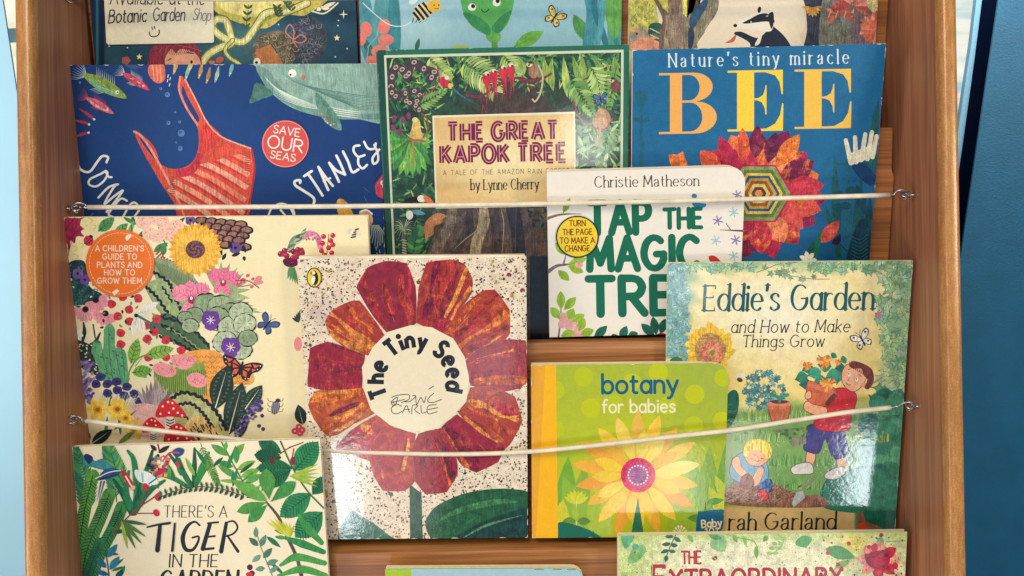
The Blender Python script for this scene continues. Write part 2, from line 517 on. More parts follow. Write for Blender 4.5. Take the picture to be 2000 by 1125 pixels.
        for ch, ad in zip(t, adv):
            if ch != ' ':
                ax = off + pos * h * k
                if arc:
                    cx_, cy_, rr, a0 = arc          # a0 degrees, clockwise from straight up
                    mid = ax + GL[ch][0] * sx * k * h / 2
                    th = math.radians(a0) + mid / rr
                    ex = np.array([math.cos(th), math.sin(th)]); ey = np.array([math.sin(th), -math.cos(th)])
                    o = np.array([cx_, cy_]) + ey * rr - ex * (GL[ch][0] * sx * k * h / 2)
                else:
                    A = math.radians(ang + (R_.uniform(-jit, jit) * 30 if jit else 0))
                    ex = np.array([math.cos(A), -math.sin(A)]); ey = np.array([-math.sin(A), -math.cos(A)])
                    A0 = math.radians(ang)
                    o = np.array([x, y]) + np.array([math.cos(A0), -math.sin(A0)]) * ax + ey * R_.uniform(-bounce, bounce) * h
                g = GL[ch + '2'] if (two and ch + '2' in GL) else GL[ch]
                for layer, (ww, cc) in enumerate(((w, col),) + (((w * iw, inner),) if inner else ())):
                    polys = []; z0 = 0.0
                    for st in g[1]:
                        P = np.array(st, float)
                        if wob: P = P + np.array([[R_.uniform(-wob, wob), R_.uniform(-wob, wob)] for _ in P])
                        G = np.column_stack([P[:, 0] * sx * k + P[:, 1] * slant, P[:, 1]]) * h
                        X = o + G[:, :1] * ex + G[:, 1:] * ey
                        if len(P) == 1:
                            r = ww * h * 0.62; tt = np.linspace(0, 2 * math.pi, 14, endpoint=False)
                            polys.append((X[0] + r * np.column_stack([np.cos(tt), np.sin(tt)]), np.full(14, z0))); z0 += ZS * 3
                            continue
                        if c:
                            tg = np.zeros_like(P); tg[1:-1] = P[2:] - P[:-2]; tg[0] = P[1] - P[0]; tg[-1] = P[-1] - P[-2]
                            tg /= np.maximum(np.hypot(*tg.T)[:, None], 1e-9)
                            # a broad pen: verticals thick, horizontals and rising diagonals thin
                            pen = np.abs(tg[:, 1] * math.cos(0.22) + tg[:, 0] * math.sin(0.22))
                            W = ww * h * (1 - c + c * pen ** 1.3)
                        else: W = np.full(len(P), ww * h)
                        polys += s._ribbon(X, W, None, cap, z0); z0 += ZS * 8
                        if serif and layer == 0:
                            for e, q in ((0, 1), (-1, -2)):
                                d = P[e] - P[q]; d = d / max(np.hypot(*d), 1e-9)
                                on = (abs(P[e][1]) < 0.03 or abs(P[e][1] - 1) < 0.04 or abs(P[e][1] - 0.66) < 0.05 or abs(P[e][1] - 1.05) < .04)
                                if abs(d[1]) > 0.75 and on:
                                    hl = serif * h; th = ww * h * max(0.32, (1 - c))
                                    both = not (ch.islower() and P[e][1] > 0.3)
                                    a_ = X[e] - ex * hl; b_ = X[e] + ex * (hl if both else 0)
                                    sh = ey * th / 2 * (1 if P[e][1] < 0.3 else -1)
                                    polys += s._ribbon(np.array([a_ + sh, b_ + sh]), th, None, False, z0); z0 += ZS * 3
                                elif abs(d[0]) > 0.9 and not ch.islower() and ch in 'EFLTZ':
                                    hl = serif * h * 0.9; th = ww * h * max(0.32, (1 - c))
                                    sg = 0 if 0.3 < P[e][1] < 0.7 else (-1 if P[e][1] > 0.5 else 1)
                                    if ch in 'T' or q == -2 :
                                        a_ = X[e]; b_ = X[e] + ey * hl * (sg if sg else 0.6) * 1.3
                                        polys += s._ribbon(np.array([a_, b_]), th, None, False, z0); z0 += ZS * 3
                    s.shape(polys, cc, fx)
            pos += ad
    def wear(s, n=60, amt=1.0, cols=('e9e4d8', 'd8d2c4'), seed=1):
        """rubbed pale nicks along the edges and corners of a handled cover"""
        rr = random.Random(seed); H = s.hull; m = len(H); ctr = H.mean(0)
        per = np.hypot(*(np.roll(H, -1, 0) - H).T)
        for _ in range(n):
            i = rr.choices(range(m), per)[0]; a, b = H[i], H[(i + 1) % m]
            q = rr.random()
            if rr.random() < .45: q = rr.choice((0, 1)) + rr.choice((-1, 1)) * rr.random()**2 * .06; q = min(1, max(0, q))
            p = a + (b - a) * q; t = (b - a) / max(per[i], 1e-6); n_ = ctr - p; n_ = n_ - t * np.dot(n_, t); n_ /= max(np.hypot(*n_), 1e-6)
            l = rr.uniform(1.5, 9) * amt; d = rr.uniform(.5, 1.5) * amt
            s.poly([p - t*l, p - n_*1, p + t*l, p + t*l*.4 + n_*d, p - t*l*.3 + n_*d*.8], rr.choice(cols), (.3, 0, .4))
    # ---- finish
    def build(s, name, to_local, parent, mat, zoff=0.0):
        V = np.concatenate(s.V); S = np.array(s.S, np.int32)
        X, Y = to_local(V[:, 0], V[:, 1])
        co = np.column_stack([X, Y, V[:, 2] + zoff]).astype(np.float32)
        me = bpy.data.meshes.new(name)
        n = len(co)
        me.vertices.add(n); me.vertices.foreach_set('co', co.ravel())
        me.loops.add(n); me.loops.foreach_set('vertex_index', np.arange(n, dtype=np.int32))
        me.polygons.add(len(S))
        me.polygons.foreach_set('loop_start', np.concatenate([[0], np.cumsum(S)[:-1]]).astype(np.int32))
        me.update(calc_edges=True)
        C = np.concatenate(s.C); F = np.concatenate(s.F)
        C = np.clip(C, 0, 1) * 0.88
        a = me.color_attributes.new('Ink', 'FLOAT_COLOR', 'CORNER')
        a.data.foreach_set('color', np.column_stack([C, np.ones(n)]).astype(np.float32).ravel())
        b = me.color_attributes.new('Fx', 'FLOAT_COLOR', 'CORNER')
        b.data.foreach_set('color', F.astype(np.float32).ravel())
        return link(name, me, parent, mat)

# ------------------------------------------------------------------ skeleton letters (cap height 1, x-height .66)
def A_(cx, cy, rx, ry, a0, a1, n=None):
    n = n or max(5, int(abs(a1 - a0) / 14))
    return [(cx + rx * math.cos(math.radians(a0 + (a1 - a0) * i / n)), cy + ry * math.sin(math.radians(a0 + (a1 - a0) * i / n))) for i in range(n + 1)]
def C_(*p, n=4): return [tuple(q) for q in cr(p, n)]
GL = {
 'A': (.80, [[(0,0),(.4,1)], [(.4,1),(.8,0)], [(.13,.34),(.67,.34)]]),
 'B': (.62, [[(0,0),(0,1)], [(0,1),(.28,1)]+A_(.3,.77,.26,.23,90,-90)+[(0,.54)], [(0,.54),(.3,.54)]+A_(.33,.27,.29,.27,90,-90)+[(0,0)]]),
 'C': (.76, [A_(.42,.5,.42,.5,48,312)]),
 'D': (.70, [[(0,0),(0,1)], [(0,1),(.22,1)]+A_(.24,.5,.46,.5,88,-88)+[(0,0)]]),
 'E': (.56, [[(0,0),(0,1)], [(0,1),(.54,1)], [(0,.52),(.46,.52)], [(0,0),(.56,0)]]),
 'F': (.54, [[(0,0),(0,1)], [(0,1),(.54,1)], [(0,.52),(.44,.52)]]),
 'G': (.84, [A_(.42,.5,.42,.5,50,330)+[(.80,.30),(.80,.46)], [(.50,.46),(.82,.46)]]),
 'H': (.70, [[(0,0),(0,1)], [(.7,0),(.7,1)], [(0,.5),(.7,.5)]]),
 'I': (.06, [[(.03,0),(.03,1)]]),
 'K': (.64, [[(0,0),(0,1)], [(.62,1),(.02,.42)], [(.2,.58),(.66,0)]]),
 'L': (.52, [[(0,0),(0,1)], [(0,0),(.54,0)]]),
 'M': (.88, [[(0,0),(.06,1)], [(.06,1),(.44,.2)], [(.44,.2),(.82,1)], [(.82,1),(.88,0)]]),
 'N': (.72, [[(0,0),(0,1)], [(0,1),(.72,0)], [(.72,0),(.72,1)]]),
 'O': (.84, [A_(.42,.5,.42,.5,90,452)]),
 'P': (.60, [[(0,0),(0,1)], [(0,1),(.28,1)]+A_(.3,.73,.30,.27,90,-90)+[(0,.46)]]),
 'R': (.64, [[(0,0),(0,1)], [(0,1),(.28,1)]+A_(.3,.74,.29,.26,90,-90)+[(0,.48)], [(.28,.48),(.66,0)]]),
 'S': (.58, [C_((.55,.84),(.45,.96),(.28,1),(.1,.93),(.03,.76),(.12,.6),(.3,.51),(.48,.42),(.58,.25),(.5,.07),(.29,0),(.1,.05),(0,.18))]),
 'T': (.70, [[(0,1),(.7,1)], [(.35,0),(.35,1)]]),
 'U': (.68, [[(0,1),(0,.34)]+A_(.34,.34,.34,.34,180,360)+[(.68,1)]]),
 'V': (.76, [[(0,1),(.38,0)], [(.38,0),(.76,1)]]),
 'W': (1.05, [[(0,1),(.27,0)], [(.27,0),(.52,.9)], [(.52,.9),(.78,0)], [(.78,0),(1.05,1)]]),
 'X': (.70, [[(0,1),(.7,0)], [(.7,1),(0,0)]]),
 'Y': (.70, [[(0,1),(.35,.48)], [(.7,1),(.35,.48)], [(.35,.48),(.35,0)]]),
 'Z': (.64, [[(0,1),(.62,1)], [(.62,1),(0,0)], [(0,0),(.64,0)]]),
 'a': (.54, [A_(.27,.33,.27,.33,60,420), [(.54,.66),(.54,0)]]),
 'a2': (.50, [C_((.06,.52),(.12,.62),(.26,.67),(.40,.61),(.44,.46),n=4)+[(.44,.12),(.47,.03),(.54,.02)], C_((.44,.38),(.24,.35),(.07,.27),(.03,.14),(.11,.02),(.24,0),(.36,.05),(.44,.16))]),
 'b': (.56, [[(0,1.05),(0,0)], A_(.28,.33,.28,.33,180,540)]),
 'c': (.50, [A_(.29,.33,.29,.33,48,312)]),
 'd': (.56, [[(.56,1.05),(.56,0)], A_(.28,.33,.28,.33,0,360)]),
 'e': (.56, [[(.02,.35),(.55,.35)]+A_(.28,.33,.28,.33,5,312)]),
 'f': (.36, [C_((.42,1.0),(.32,1.06),(.20,1.0),(.14,.84),(.13,.7))+[(.13,0)], [(0,.64),(.34,.64)]]),
 'g': (.56, [A_(.28,.33,.28,.33,0,360), [(.56,.66),(.56,-.08)]+A_(.28,-.10,.28,.22,0,-150)]),
 'h': (.50, [[(0,0),(0,1.05)], [(0,.38)]+A_(.25,.40,.25,.26,165,0)+[(.5,0)]]),
 'i': (.06, [[(.03,0),(.03,.66)], [(.03,.92)]]),
 'k': (.48, [[(0,0),(0,1.05)], [(.44,.66),(.02,.26)], [(.15,.38),(.50,0)]]),
 'l': (.06, [[(.03,0),(.03,1.05)]]),
 'm': (.84, [[(0,0),(0,.66)], [(0,.40)]+A_(.21,.43,.21,.23,165,0)+[(.42,0)], [(.42,.40)]+A_(.63,.43,.21,.23,165,0)+[(.84,0)]]),
 'n': (.50, [[(0,0),(0,.66)], [(0,.38)]+A_(.25,.40,.25,.26,165,0)+[(.5,0)]]),
 'o': (.58, [A_(.29,.33,.29,.33,90,452)]),
 'p': (.56, [[(0,.66),(0,-.32)], A_(.28,.33,.28,.33,180,540)]),
 'r': (.34, [[(0,0),(0,.66)], [(0,.36)]+A_(.24,.40,.24,.25,165,60)]),
 's': (.42, [C_((.40,.55),(.32,.64),(.20,.66),(.06,.60),(.03,.49),(.12,.39),(.28,.31),(.41,.22),(.40,.08),(.22,0),(.07,.03),(0,.12))]),
 't': (.36, [[(.13,.90),(.13,.16)]+A_(.28,.15,.15,.15,180,290), [(0,.64),(.34,.64)]]),
 'u': (.50, [[(0,.66),(0,.26)]+A_(.25,.26,.25,.26,180,345)+[(.5,.30)], [(.5,.66),(.5,0)]]),
 'v': (.52, [[(0,.66),(.26,0)], [(.26,0),(.52,.66)]]),
 'w': (.78, [[(0,.66),(.2,0)], [(.2,0),(.39,.6)], [(.39,.6),(.58,0)], [(.58,0),(.78,.66)]]),
 'y': (.54, [[(0,.66),(.28,.02)], [(.54,.66),(.20,-.22),(.12,-.3),(.02,-.3)]]),
 'z': (.46, [[(0,.66),(.45,.66)], [(.45,.66),(0,0)], [(0,0),(.46,0)]]),
 "'": (.06, [[(.05,1.02),(.02,.80)]]),
 '0': (.56, [A_(.28,.5,.28,.5,90,452)]),
 '1': (.26, [[(0,.82),(.2,1)], [(.2,1),(.2,0)]]),
}
# ------------------------------------------------------------------ solids
def extrude(name, outline, z0, z1, parent, mat, matrix=None, bevel=0.0, segs=2, smooth=False):
    """prism of an outline (x, y) between z0 and z1, optional rounded edges"""
    import bmesh
    bm = bmesh.new()
    lo = [bm.verts.new((p[0], p[1], z0)) for p in outline]
    hi = [bm.verts.new((p[0], p[1], z1)) for p in outline]
    n = len(outline)
    bm.faces.new(hi); bm.faces.new(lo[::-1])
    for i in range(n): bm.faces.new((lo[i], lo[(i+1) % n], hi[(i+1) % n], hi[i]))
    if bevel:
        bmesh.ops.bevel(bm, geom=[e for e in bm.edges], offset=bevel, segments=segs, profile=0.5, affect='EDGES')
    bmesh.ops.recalc_face_normals(bm, faces=bm.faces)
    me = bpy.data.meshes.new(name); bm.to_mesh(me); bm.free()
    if smooth: me.polygons.foreach_set('use_smooth', [True] * len(me.polygons))
    return link(name, me, parent, mat, matrix)

def tube(name, pts, r, parent, mat, nseg=12, capped=True):
    P = [Vector(p) for p in pts]
    V = []; F = []
    up = Vector((0, 0, 1)); prev = None
    for i, p in enumerate(P):
        t = (P[min(i+1, len(P)-1)] - P[max(i-1, 0)]).normalized()
        if prev is None:
            a = t.cross(up)
            if a.length < 1e-3: a = t.cross(Vector((0, 1, 0)))
            a.normalize()
        else:
            a = (prev - t * prev.dot(t)).normalized()
        prev = a; b = t.cross(a)
        for k in range(nseg):
            th = 2 * math.pi * k / nseg
            V.append(p + (a * math.cos(th) + b * math.sin(th)) * r)
    for i in range(len(P) - 1):
        for k in range(nseg):
            F.append((i*nseg+k, i*nseg+(k+1) % nseg, (i+1)*nseg+(k+1) % nseg, (i+1)*nseg+k))
    if capped:
        F.append(tuple(range(nseg))[::-1]); F.append(tuple((len(P)-1)*nseg + k for k in range(nseg)))
    me = mesh_of(name, V, F, True)
    return link(name, me, parent, mat)

# ------------------------------------------------------------------ the wooden display rack
RB = -0.72
rack = empty('book_display_rack', RACK @ Matrix.Translation((0, RB, 0)))
tag(rack, 'reddish wooden face-out book display rack with sloping side panels and stepped ledges', 'display rack')
UP = Matrix.Translation((0, -RB, 0))
XL0, XL1 = -0.4520, -0.4360
XR0, XR1 = 0.3975, 0.4125
for a, b in ((XL0, XL1), (XR0, XR1)):
    p = extrude('side_panel', [(a, RB), (b, RB), (b, 0.46), (a, 0.46)], -0.34, -0.0035, rack, M_SIDE, UP)
    q = extrude('edge_strip', [(a - 0.0003, RB), (b + 0.0003, RB), (b + 0.0003, 0.46), (a - 0.0003, 0.46)], -0.0165, 0.0, None, M_EDGE, None, 0.0052, 4, True)
    q.parent = p
# risers: each board's upper edge is the lip of a tier
def lip(y): return float(at_n(1000, y, -0.090)[1])
LIPS = [lip(262), lip(671), lip(1075), lip(1480)]
RT = math.radians(11.0)
pitch = LIPS[0] - LIPS[1]
for k, ul in enumerate([LIPS[0] + pitch] + LIPS):
    L = pitch / math.cos(RT) + 0.004
    mt = UP @ Matrix.Translation((0, ul, -0.090)) @ Matrix.Rotation(RT, 4, 'X')
    x0, x1 = XL1 + 0.001, XR0 - 0.0008
    out = [(x0, -L), (x1, -L), (x1, -0.050), (x1 - 0.001, -0.0465), (x1 - 0.0045, -0.0435), (x1 - 0.0045, 0), (x0, 0)]
    r = extrude('riser_board', out, -0.016, 0, rack, M_RISE, mt, 0.0012, 2)
    mb = UP @ Matrix.Translation((0, ul - 0.005, -0.090))
    th = math.tan(TILT)
    # tread behind the lip, level in the room
    pr = [(-0.018, 0.0), (-0.075, 0.057 * th), (-0.075, 0.057 * th - 0.014), (-0.018, -0.014)]
    V = [(x, u, n) for x in (x0, x1) for n, u in pr]
    F = [(0, 1, 2, 3), (7, 6, 5, 4)] + [(i, 4 + i, 4 + (i+1) % 4, (i+1) % 4) for i in range(4)]
    link('shelf_board', mesh_of('shelf_board', V, F), rack, M_TREAD, mb)
bp = extrude('back_panel', [(XL1 + 0.0005, RB), (XR0 - 0.0005, RB), (XR0 - 0.0005, 0.46), (XL1 + 0.0005, 0.46)], -0.338, -0.330, rack, M_SIDE, UP)

# ------------------------------------------------------------------ what shows either side of the rack
def wallpiece(name, corners, Y, depth, mat, kind='structure', parent=None):
    P = [world_at(x, y, Y) for x, y in corners]
    V = [tuple(p) for p in P] + [(p.x, p.y + depth, p.z) for p in P]
    n = len(P)
    F = [tuple(range(n))[::-1], tuple(range(n, 2*n))] + [(i, (i+1) % n, n + (i+1) % n, n + i) for i in range(n)]
    me = mesh_of(name, V, F)
    import bmesh
    bm = bmesh.new(); bm.from_mesh(me); bmesh.ops.recalc_face_normals(bm, faces=bm.faces); bm.to_mesh(me); bm.free()
    o = link(name, me, parent, mat)
    if kind and not parent: o['kind'] = kind
    return o
def blue_paint(name, c, bump=0.5):
    m = NT(name); co = m.coord()
    a = m.noise(co, 22, 5, 0.6); b = m.noise(co, 420, 3, 0.6)
    col = m.ramp(a, [(0.3, tuple(x * 0.88 for x in c)), (0.7, tuple(x * 1.1 for x in c))])
    m.set('Base Color', col); m.set('Roughness', 0.45)
    m.bump(b, bump, 0.0012)
    return m.m
M_BLUE = blue_paint('blue_wall_paint', lin('0f5676'))
M_LBLUE = plain('pale_blue_wall_paint', lin('9ccadd'), 0.5, 0, 0.03, 8)
M_FRAME = plain('pale_blue_frame_paint', lin('6f9fb8'), 0.5, 0, 0.1, 300, 0.4)
wallpiece('wall_right', [(1959, -60), (3800, -60), (3800, 1250), (1750, 1250), (1820, 890), (1886, 436), (1917, 225)], 0.42, 0.003, M_BLUE)
wallpiece('wall_left', [(-1800, -60), (-4, -60), (28, 150), (60, 360), (150, 1250), (-1800, 1250)], 0.42, 0.003, M_LBLUE)
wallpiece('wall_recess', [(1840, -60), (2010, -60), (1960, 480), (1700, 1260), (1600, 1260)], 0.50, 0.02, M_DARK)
win = empty('window', Matrix.Translation(world_at(1885, 260, 0.455)))
tag(win, 'bright window with a pale blue frame beside the rack at upper right', 'window')
def under(parent, o):
    o.parent = parent; o.matrix_parent_inverse = parent.matrix_world.inverted(); return o
bpy.context.view_layer.update()
fr = under(win, wallpiece('frame', [(1914, -60), (1926, -60), (1918, 0), (1900, 140), (1879, 290), (1852, 470), (1838, 470), (1866, 290), (1897, 85), (1907, 0)], 0.44, 0.008, M_FRAME, None, win))
def glow(name, stops, strength, scale=(1, 1, 1)):
    m = NT(name); co = m.coord()
    a = m.noise(m.mapping(co, scale), 1.0, 4, 0.55)
    c = m.ramp(a, stops)
    m.set('Base Color', (0.02, 0.02, 0.02, 1)); m.set('Roughness', 0.3)
    m.set('Emission Color', c); m.set('Emission Strength', strength)
    return m.m
M_DAY = glow('daylight_pane', [(0.35, lin('a9d6da')), (0.5, lin('f4f5e4')), (0.7, (1, 1, 0.95))], 0.95, (6, 30, 30))
under(win, wallpiece('pane', [(1790, -60), (1918, -60), (1902, 80), (1874, 250), (1790, 250)], 0.47, 0.004, M_DAY, None, win))
winl = empty('window', Matrix.Translation(world_at(20, 80, 0.47)))
tag(winl, 'sunlit glass sliver with a cream blind at the upper left edge', 'window')
bpy.context.view_layer.update()
M_DAYL = glow('daylight_pane_left', [(0.38, lin('cfe0b4')), (0.48, lin('f1ecd0')), (0.6, lin('f6f2dc'))], 1.1, (20, 8, 25))
under(winl, wallpiece('pane', [(-40, -60), (80, -60), (80, 300), (-40, 300)], 0.475, 0.004, M_DAYL, None, winl))
M_RAIL = plain('pale_teal_rail', lin('d4eaec'), 0.5)
under(winl, wallpiece('frame', [(2, 56), (60, 54), (60, 82), (4, 84)], 0.462, 0.010, M_RAIL, None, winl))

# ------------------------------------------------------------------ retaining cords with hooks
def ring(c, ax, r, a0, a1, n=14):
    """points of an arc round axis ax"""
    ax = Vector(ax).normalized(); e = ax.cross(Vector((0.31, 0.2, 0.93))).normalized(); f = ax.cross(e)
    return [Vector(c) + (e * math.cos(math.radians(a0 + (a1 - a0) * i / n)) + f * math.sin(math.radians(a0 + (a1 - a0) * i / n))) * r for i in range(n + 1)]
def cord(label, pts, left_eye, right_eye):
    P = np.array([at_n(x, y, n) for x, y, n in pts])
    root = empty('retaining_cord', RACK @ Matrix.Translation(tuple(P[len(P)//2])))
    tag(root, label, 'cord', 'cream cords stretched across the rack to hold the books')
    o = np.array(P[len(P)//2])
    S = cr(P, 8) - o
    tube('tube', S, 0.0024, root, M_TUBE)
    for end, eye in ((0, left_eye), (-1, right_eye)):
        if eye is None: continue
        e = np.array(at_n(*eye)); q = np.array(P[end]); d = e - q; L = np.linalg.norm(d); d /= L
        sg = 1 if end == -1 else -1
        # open hook wire: straight shank, then three quarters of a turn through the eye
        up = np.array([0, 1, 0]); side = np.array([0, 0, 1.0])
        rr = 0.0056
        H = [q - d * 0.004, q + d * 0.002, q + d * 0.005 + up * 0.001]
        c = e - d * 0.0035
        for k in range(13):
            a = math.radians(185 - k * 21)
            H.append(c + d * math.cos(a) * rr * 1.25 + (up * 0.85 + side * 0.5) * math.sin(a) * rr)
        H = cr([tuple(h) for h in H], 3) - o
        tube('hook', H, 0.00095, root, M_METAL, 8)
        # screw eye in the side panel: a part of the rack
        wx = XR0 if sg > 0 else XL1
        c2 = Vector(e)
        E = ring(c2, (0.15, 0.75, 0.6), 0.0040, 0, 350, 18)
        g = tube('screw_eye', [v - Vector((0, RB, 0)) for v in E], 0.001, rack, M_METAL, 8)
        st = [c2 + Vector((sg * 0.004, 0, 0)), Vector((wx + sg * 0.004, c2.y, c2.z))]
        if (st[1] - st[0]).length > 0.001:
            tube('screw_shank', [v - Vector((0, RB, 0)) for v in st], 0.0010, rack, M_METAL, 8)
    return root
cord('nearly straight cream cord across the second tier, over the white board book',
     [(172, 405, -0.057), (500, 404, -0.056), (765, 402, -0.055), (1000, 399, -0.0535), (1260, 394, -0.053), (1500, 388, -0.054), (1737, 381, -0.057)],
     (148, 407, -0.055), (1768, 381, -0.055))
cord('sagging cream cord across the third tier, dipping behind the leafy cream cover',
     [(168, 822, -0.060), (320, 842, -0.072), (480, 860, -0.079), (640, 879, -0.084), (770, 885, -0.084), (900, 887, -0.082), (1035, 882, -0.078), (1180, 868, -0.075), (1330, 851, -0.073), (1430, 840, -0.074), (1540, 823, -0.074), (1650, 806, -0.070), (1740, 796, -0.064)],
     (140, 821, -0.056), (1778, 794, -0.056))
cord('cream cord along the top tier, cut by the upper edge of the picture',
     [(176, -6, -0.067), (330, -3, -0.072), (500, -2, -0.074), (800, -7, -0.074), (1100, -10, -0.074), (1400, -14, -0.072), (1735, -30, -0.066)],
     (136, -5, -0.062), (1770, -31, -0.062))

# ------------------------------------------------------------------ books
class Book:
    def __init__(s, name, label, tl, tr, yb, n0, theta, yref=None, yaw=0.0, thick=0.006, board=0.0005, kind='paper', corner=0.0, edge='efe6d2', corners=(1, 1, 1, 1), group=None, pagecol=None, nleaf=0, lift=0.0, cat='picture book'):
        b = math.tan(math.radians(theta)); c = math.tan(math.radians(yaw))
        yref = yref if yref is not None else yb
        u0 = float(at_n(1000, yref, n0)[1]); xc = float(at_n((tl[0] + tr[0]) / 2, yref, n0)[0])
        a = n0 - b * u0 - c * xc
        s.pl = (a, b, c)
        TL = s.hit(*tl); TR = s.hit(*tr); BL = s.hit(tl[0], yb)
        ex = (TR - TL); W = np.linalg.norm(ex); ex /= W
        nz = np.array([-c, -b, 1.0]); nz /= np.linalg.norm(nz)
        ey = np.cross(nz, ex); H = float(np.dot(TL - BL, ey))
        s.W, s.H, s.ex, s.ey, s.nz = W, H, ex, ey, nz
        s.o = TL - ey * H + ex * W / 2
        m = Matrix(((ex[0], ey[0], nz[0], s.o[0]), (ex[1], ey[1], nz[1], s.o[1]), (ex[2], ey[2], nz[2], s.o[2]), (0, 0, 0, 1)))
        s.root = empty(name, RACK @ m)
        tag(s.root, label, cat, group)
        out = s.outline(corner, corners)
        s.out = out
        px = [to_px(*(s.o + ex * p[0] + ey * p[1])) for p in out]
        s.hull = [(float(p[0]), float(p[1])) for p in px]
        me = plain(name + '_edge', lin(edge, 0.9), 0.55, 0, 0.08, 200)
        s.edge = me
        if kind == 'paper':
            extrude('front_cover', out, -board, 0, s.root, me)
            ins = s.outline(corner, corners, 0.0006)
            if lift:                                           # pages sagged and fanned above the front cover
                ins = [(x * 0.992, y + (lift * (1 - 0.5 * (x > 0) * x / (s.W / 2) * 0.3) if y > s.H / 2 else 0)) for x, y in ins]
            extrude('page_block', ins, -thick + board, -board - 0.00005, s.root, M_PAGES)
            extrude('back_cover', out, -thick, -thick + board - 0.00005, s.root, me)
        elif kind == 'hard':
            extrude('front_cover', out, -board, 0, s.root, me, None, 0.0004, 2)
            ins = s.outline(0, corners, 0.0032)
            if lift:                                           # pages sagged and fanned above the front cover
                ins = [(x * 0.992, y + (lift * (1 - 0.5 * (x > 0) * x / (s.W / 2) * 0.3) if y > s.H / 2 else 0)) for x, y in ins]
            extrude('page_block', ins, -thick + board, -board - 0.00005, s.root, M_PAGES)
            extrude('back_cover', out, -thick, -thick + board - 0.00005, s.root, me, None, 0.0004, 2)
            w = W / 2
            extrude('spine', [(-w - 0.0012, 0), (-w + 0.0028, 0), (-w + 0.0028, H - 0.0006), (-w - 0.0012, H - 0.0006)], -thick + 0.0002, -0.0004, s.root, me, None, 0.0011, 3)
        else:                                              # board book: thick separate leaves
            t = thick / nleaf
            mp = plain(name + '_leaf', lin(pagecol or 'f0e8d8', 0.9), 0.5, 0, 0.06, 200)
            extrude('front_cover', out, -t * 0.92, 0, s.root, me, None, 0.0003, 2)
            for i in range(1, nleaf):
                q = extrude('page', s.outline(corner, corners, 0.0003 + 0.0004 * (i % 2)), -t * (i + 0.92), -t * i, s.root, mp, None, 0.0003, 2)
    def hit(s, px, py):
        a, b, c = s.pl; A, B = ray(px, py)
        d = (DIST - a) / (1 + b * B + c * A)
        r = np.array([A * d, B * d, DIST - d])
        return r if r.ndim == 1 else r.T
    def outline(s, r, corners, ins=0.0):
        w = s.W / 2 - ins; H = s.H - ins; b = 0.0
        pts = []
        for k, (cx, cy, a) in enumerate(((-w, b, 180), (w, b, 270), (w, H, 0), (-w, H, 90))):
            rr = r * corners[k]
            if rr <= 0: pts.append((cx, cy)); continue
            ox = cx + (rr if cx < 0 else -rr); oy = cy + (rr if cy < H / 2 else -rr)
            for i in range(7):
                t = math.radians(a + 15 * i); pts.append((ox + rr * math.cos(t), oy + rr * math.sin(t)))
        return pts
    def canvas(s, inset=0.0): return Canvas(s.hull)
    def to_local(s, X, Y):
        P = s.hit(X, Y) - s.o
        return P @ s.ex, P @ s.ey
    def put(s, cv, mat, name='printed_cover', zoff=0.0):
        return cv.build(name, s.to_local, s.root, mat, zoff)
# ------------------------------------------------------------------ the books where they stand
B = {}
B['night'] = Book('picture_book', 'dark teal night scene book with a handwritten note taped on it, at upper left', (166, -128), (690, -132), 262, -0.117, 9, thick=0.010, kind='hard', board=0.0024, edge='14365a')
B['bud'] = Book('picture_book', 'pale blue book with a smiling green bud and a bumblebee, top tier centre', (697, -125), (1216, -128), 262, -0.116, 9, thick=0.005, edge='a9c6cc')
B['badger'] = Book('picture_book', 'cream book with tree trunks and a badger, top tier right', (1230, -130), (1722, -134), 262, -0.115, 9, thick=0.005, edge='d8cfb4')
B['bag'] = Book('picture_book', 'dark blue sea book with a whale and a red striped bag', (132, 127), (741, 124), 655, -0.112, 9, thick=0.006, corner=0.004, corners=(0, 0, 1, 0), edge='d5d2cc')
B['kapok'] = Book('picture_book', 'green bordered rainforest book with a tan title panel', (736, 98), (1229, 87), 655, -0.117, 13, thick=0.010, kind='hard', board=0.0024, edge='1f6a55')
B['bee'] = Book('picture_book', 'blue book with three huge orange and yellow serif letters over a red flower', (1236, 98), (1731, 85), 655, -0.117, 14, thick=0.006, edge='cfd8dc')
B['magic'] = Book('board_book', 'thick white board book with dark green capitals and a yellow round badge', (1068, 336), (1457, 325), 659, -0.099, 16, thick=0.018, kind='board', nleaf=7, corner=0.016, corners=(0, 1, 1, 0), edge='f1e9da', pagecol='f1e9da', cat='board book')
B['plants'] = Book('picture_book', 'cream book crowded with painted flowers and an orange round badge', (125, 425), (718, 421), 1050, -0.117, 11, thick=0.009, kind='hard', board=0.0022, edge='efe0b4')
B['seed'] = Book('picture_book', 'speckled book with one big dark red collage flower', (581, 506), (1028, 502), 1054, -0.102, 11, thick=0.0085, lift=0.0032, edge='e9dcc0')
B['botany'] = Book('board_book', 'lime green board book with a yellow daisy and an orange spine strip', (1037, 713), (1423, 709), 1051, -0.101, 9, thick=0.012, kind='board', nleaf=5, corner=0.014, corners=(0, 1, 1, 0), edge='d9d0a8', pagecol='f0e6c8', cat='board book')
B['eddie'] = Book('picture_book', 'ivy framed garden book with a red shirted child carrying a flowerpot', (1304, 513), (1783, 509), 1052, -0.110, 10, yaw=3.0, thick=0.004, edge='d8dbb8')
B['tiger'] = Book('picture_book', 'cream leaf framed book with brushed black capitals, bottom tier left', (134, 873), (625, 857), 1442, -0.098, 7, thick=0.006, edge='efe4cc')
B['lowmid'] = Book('board_book', 'pale blue rounded board book barely rising into view at the bottom edge', (752, 1112), (1140, 1110), 1445, -0.100, 8, thick=0.010, kind='board', nleaf=5, corner=0.012, corners=(0, 1, 1, 0), edge='a9c9c6', pagecol='efe6b8', cat='board book')
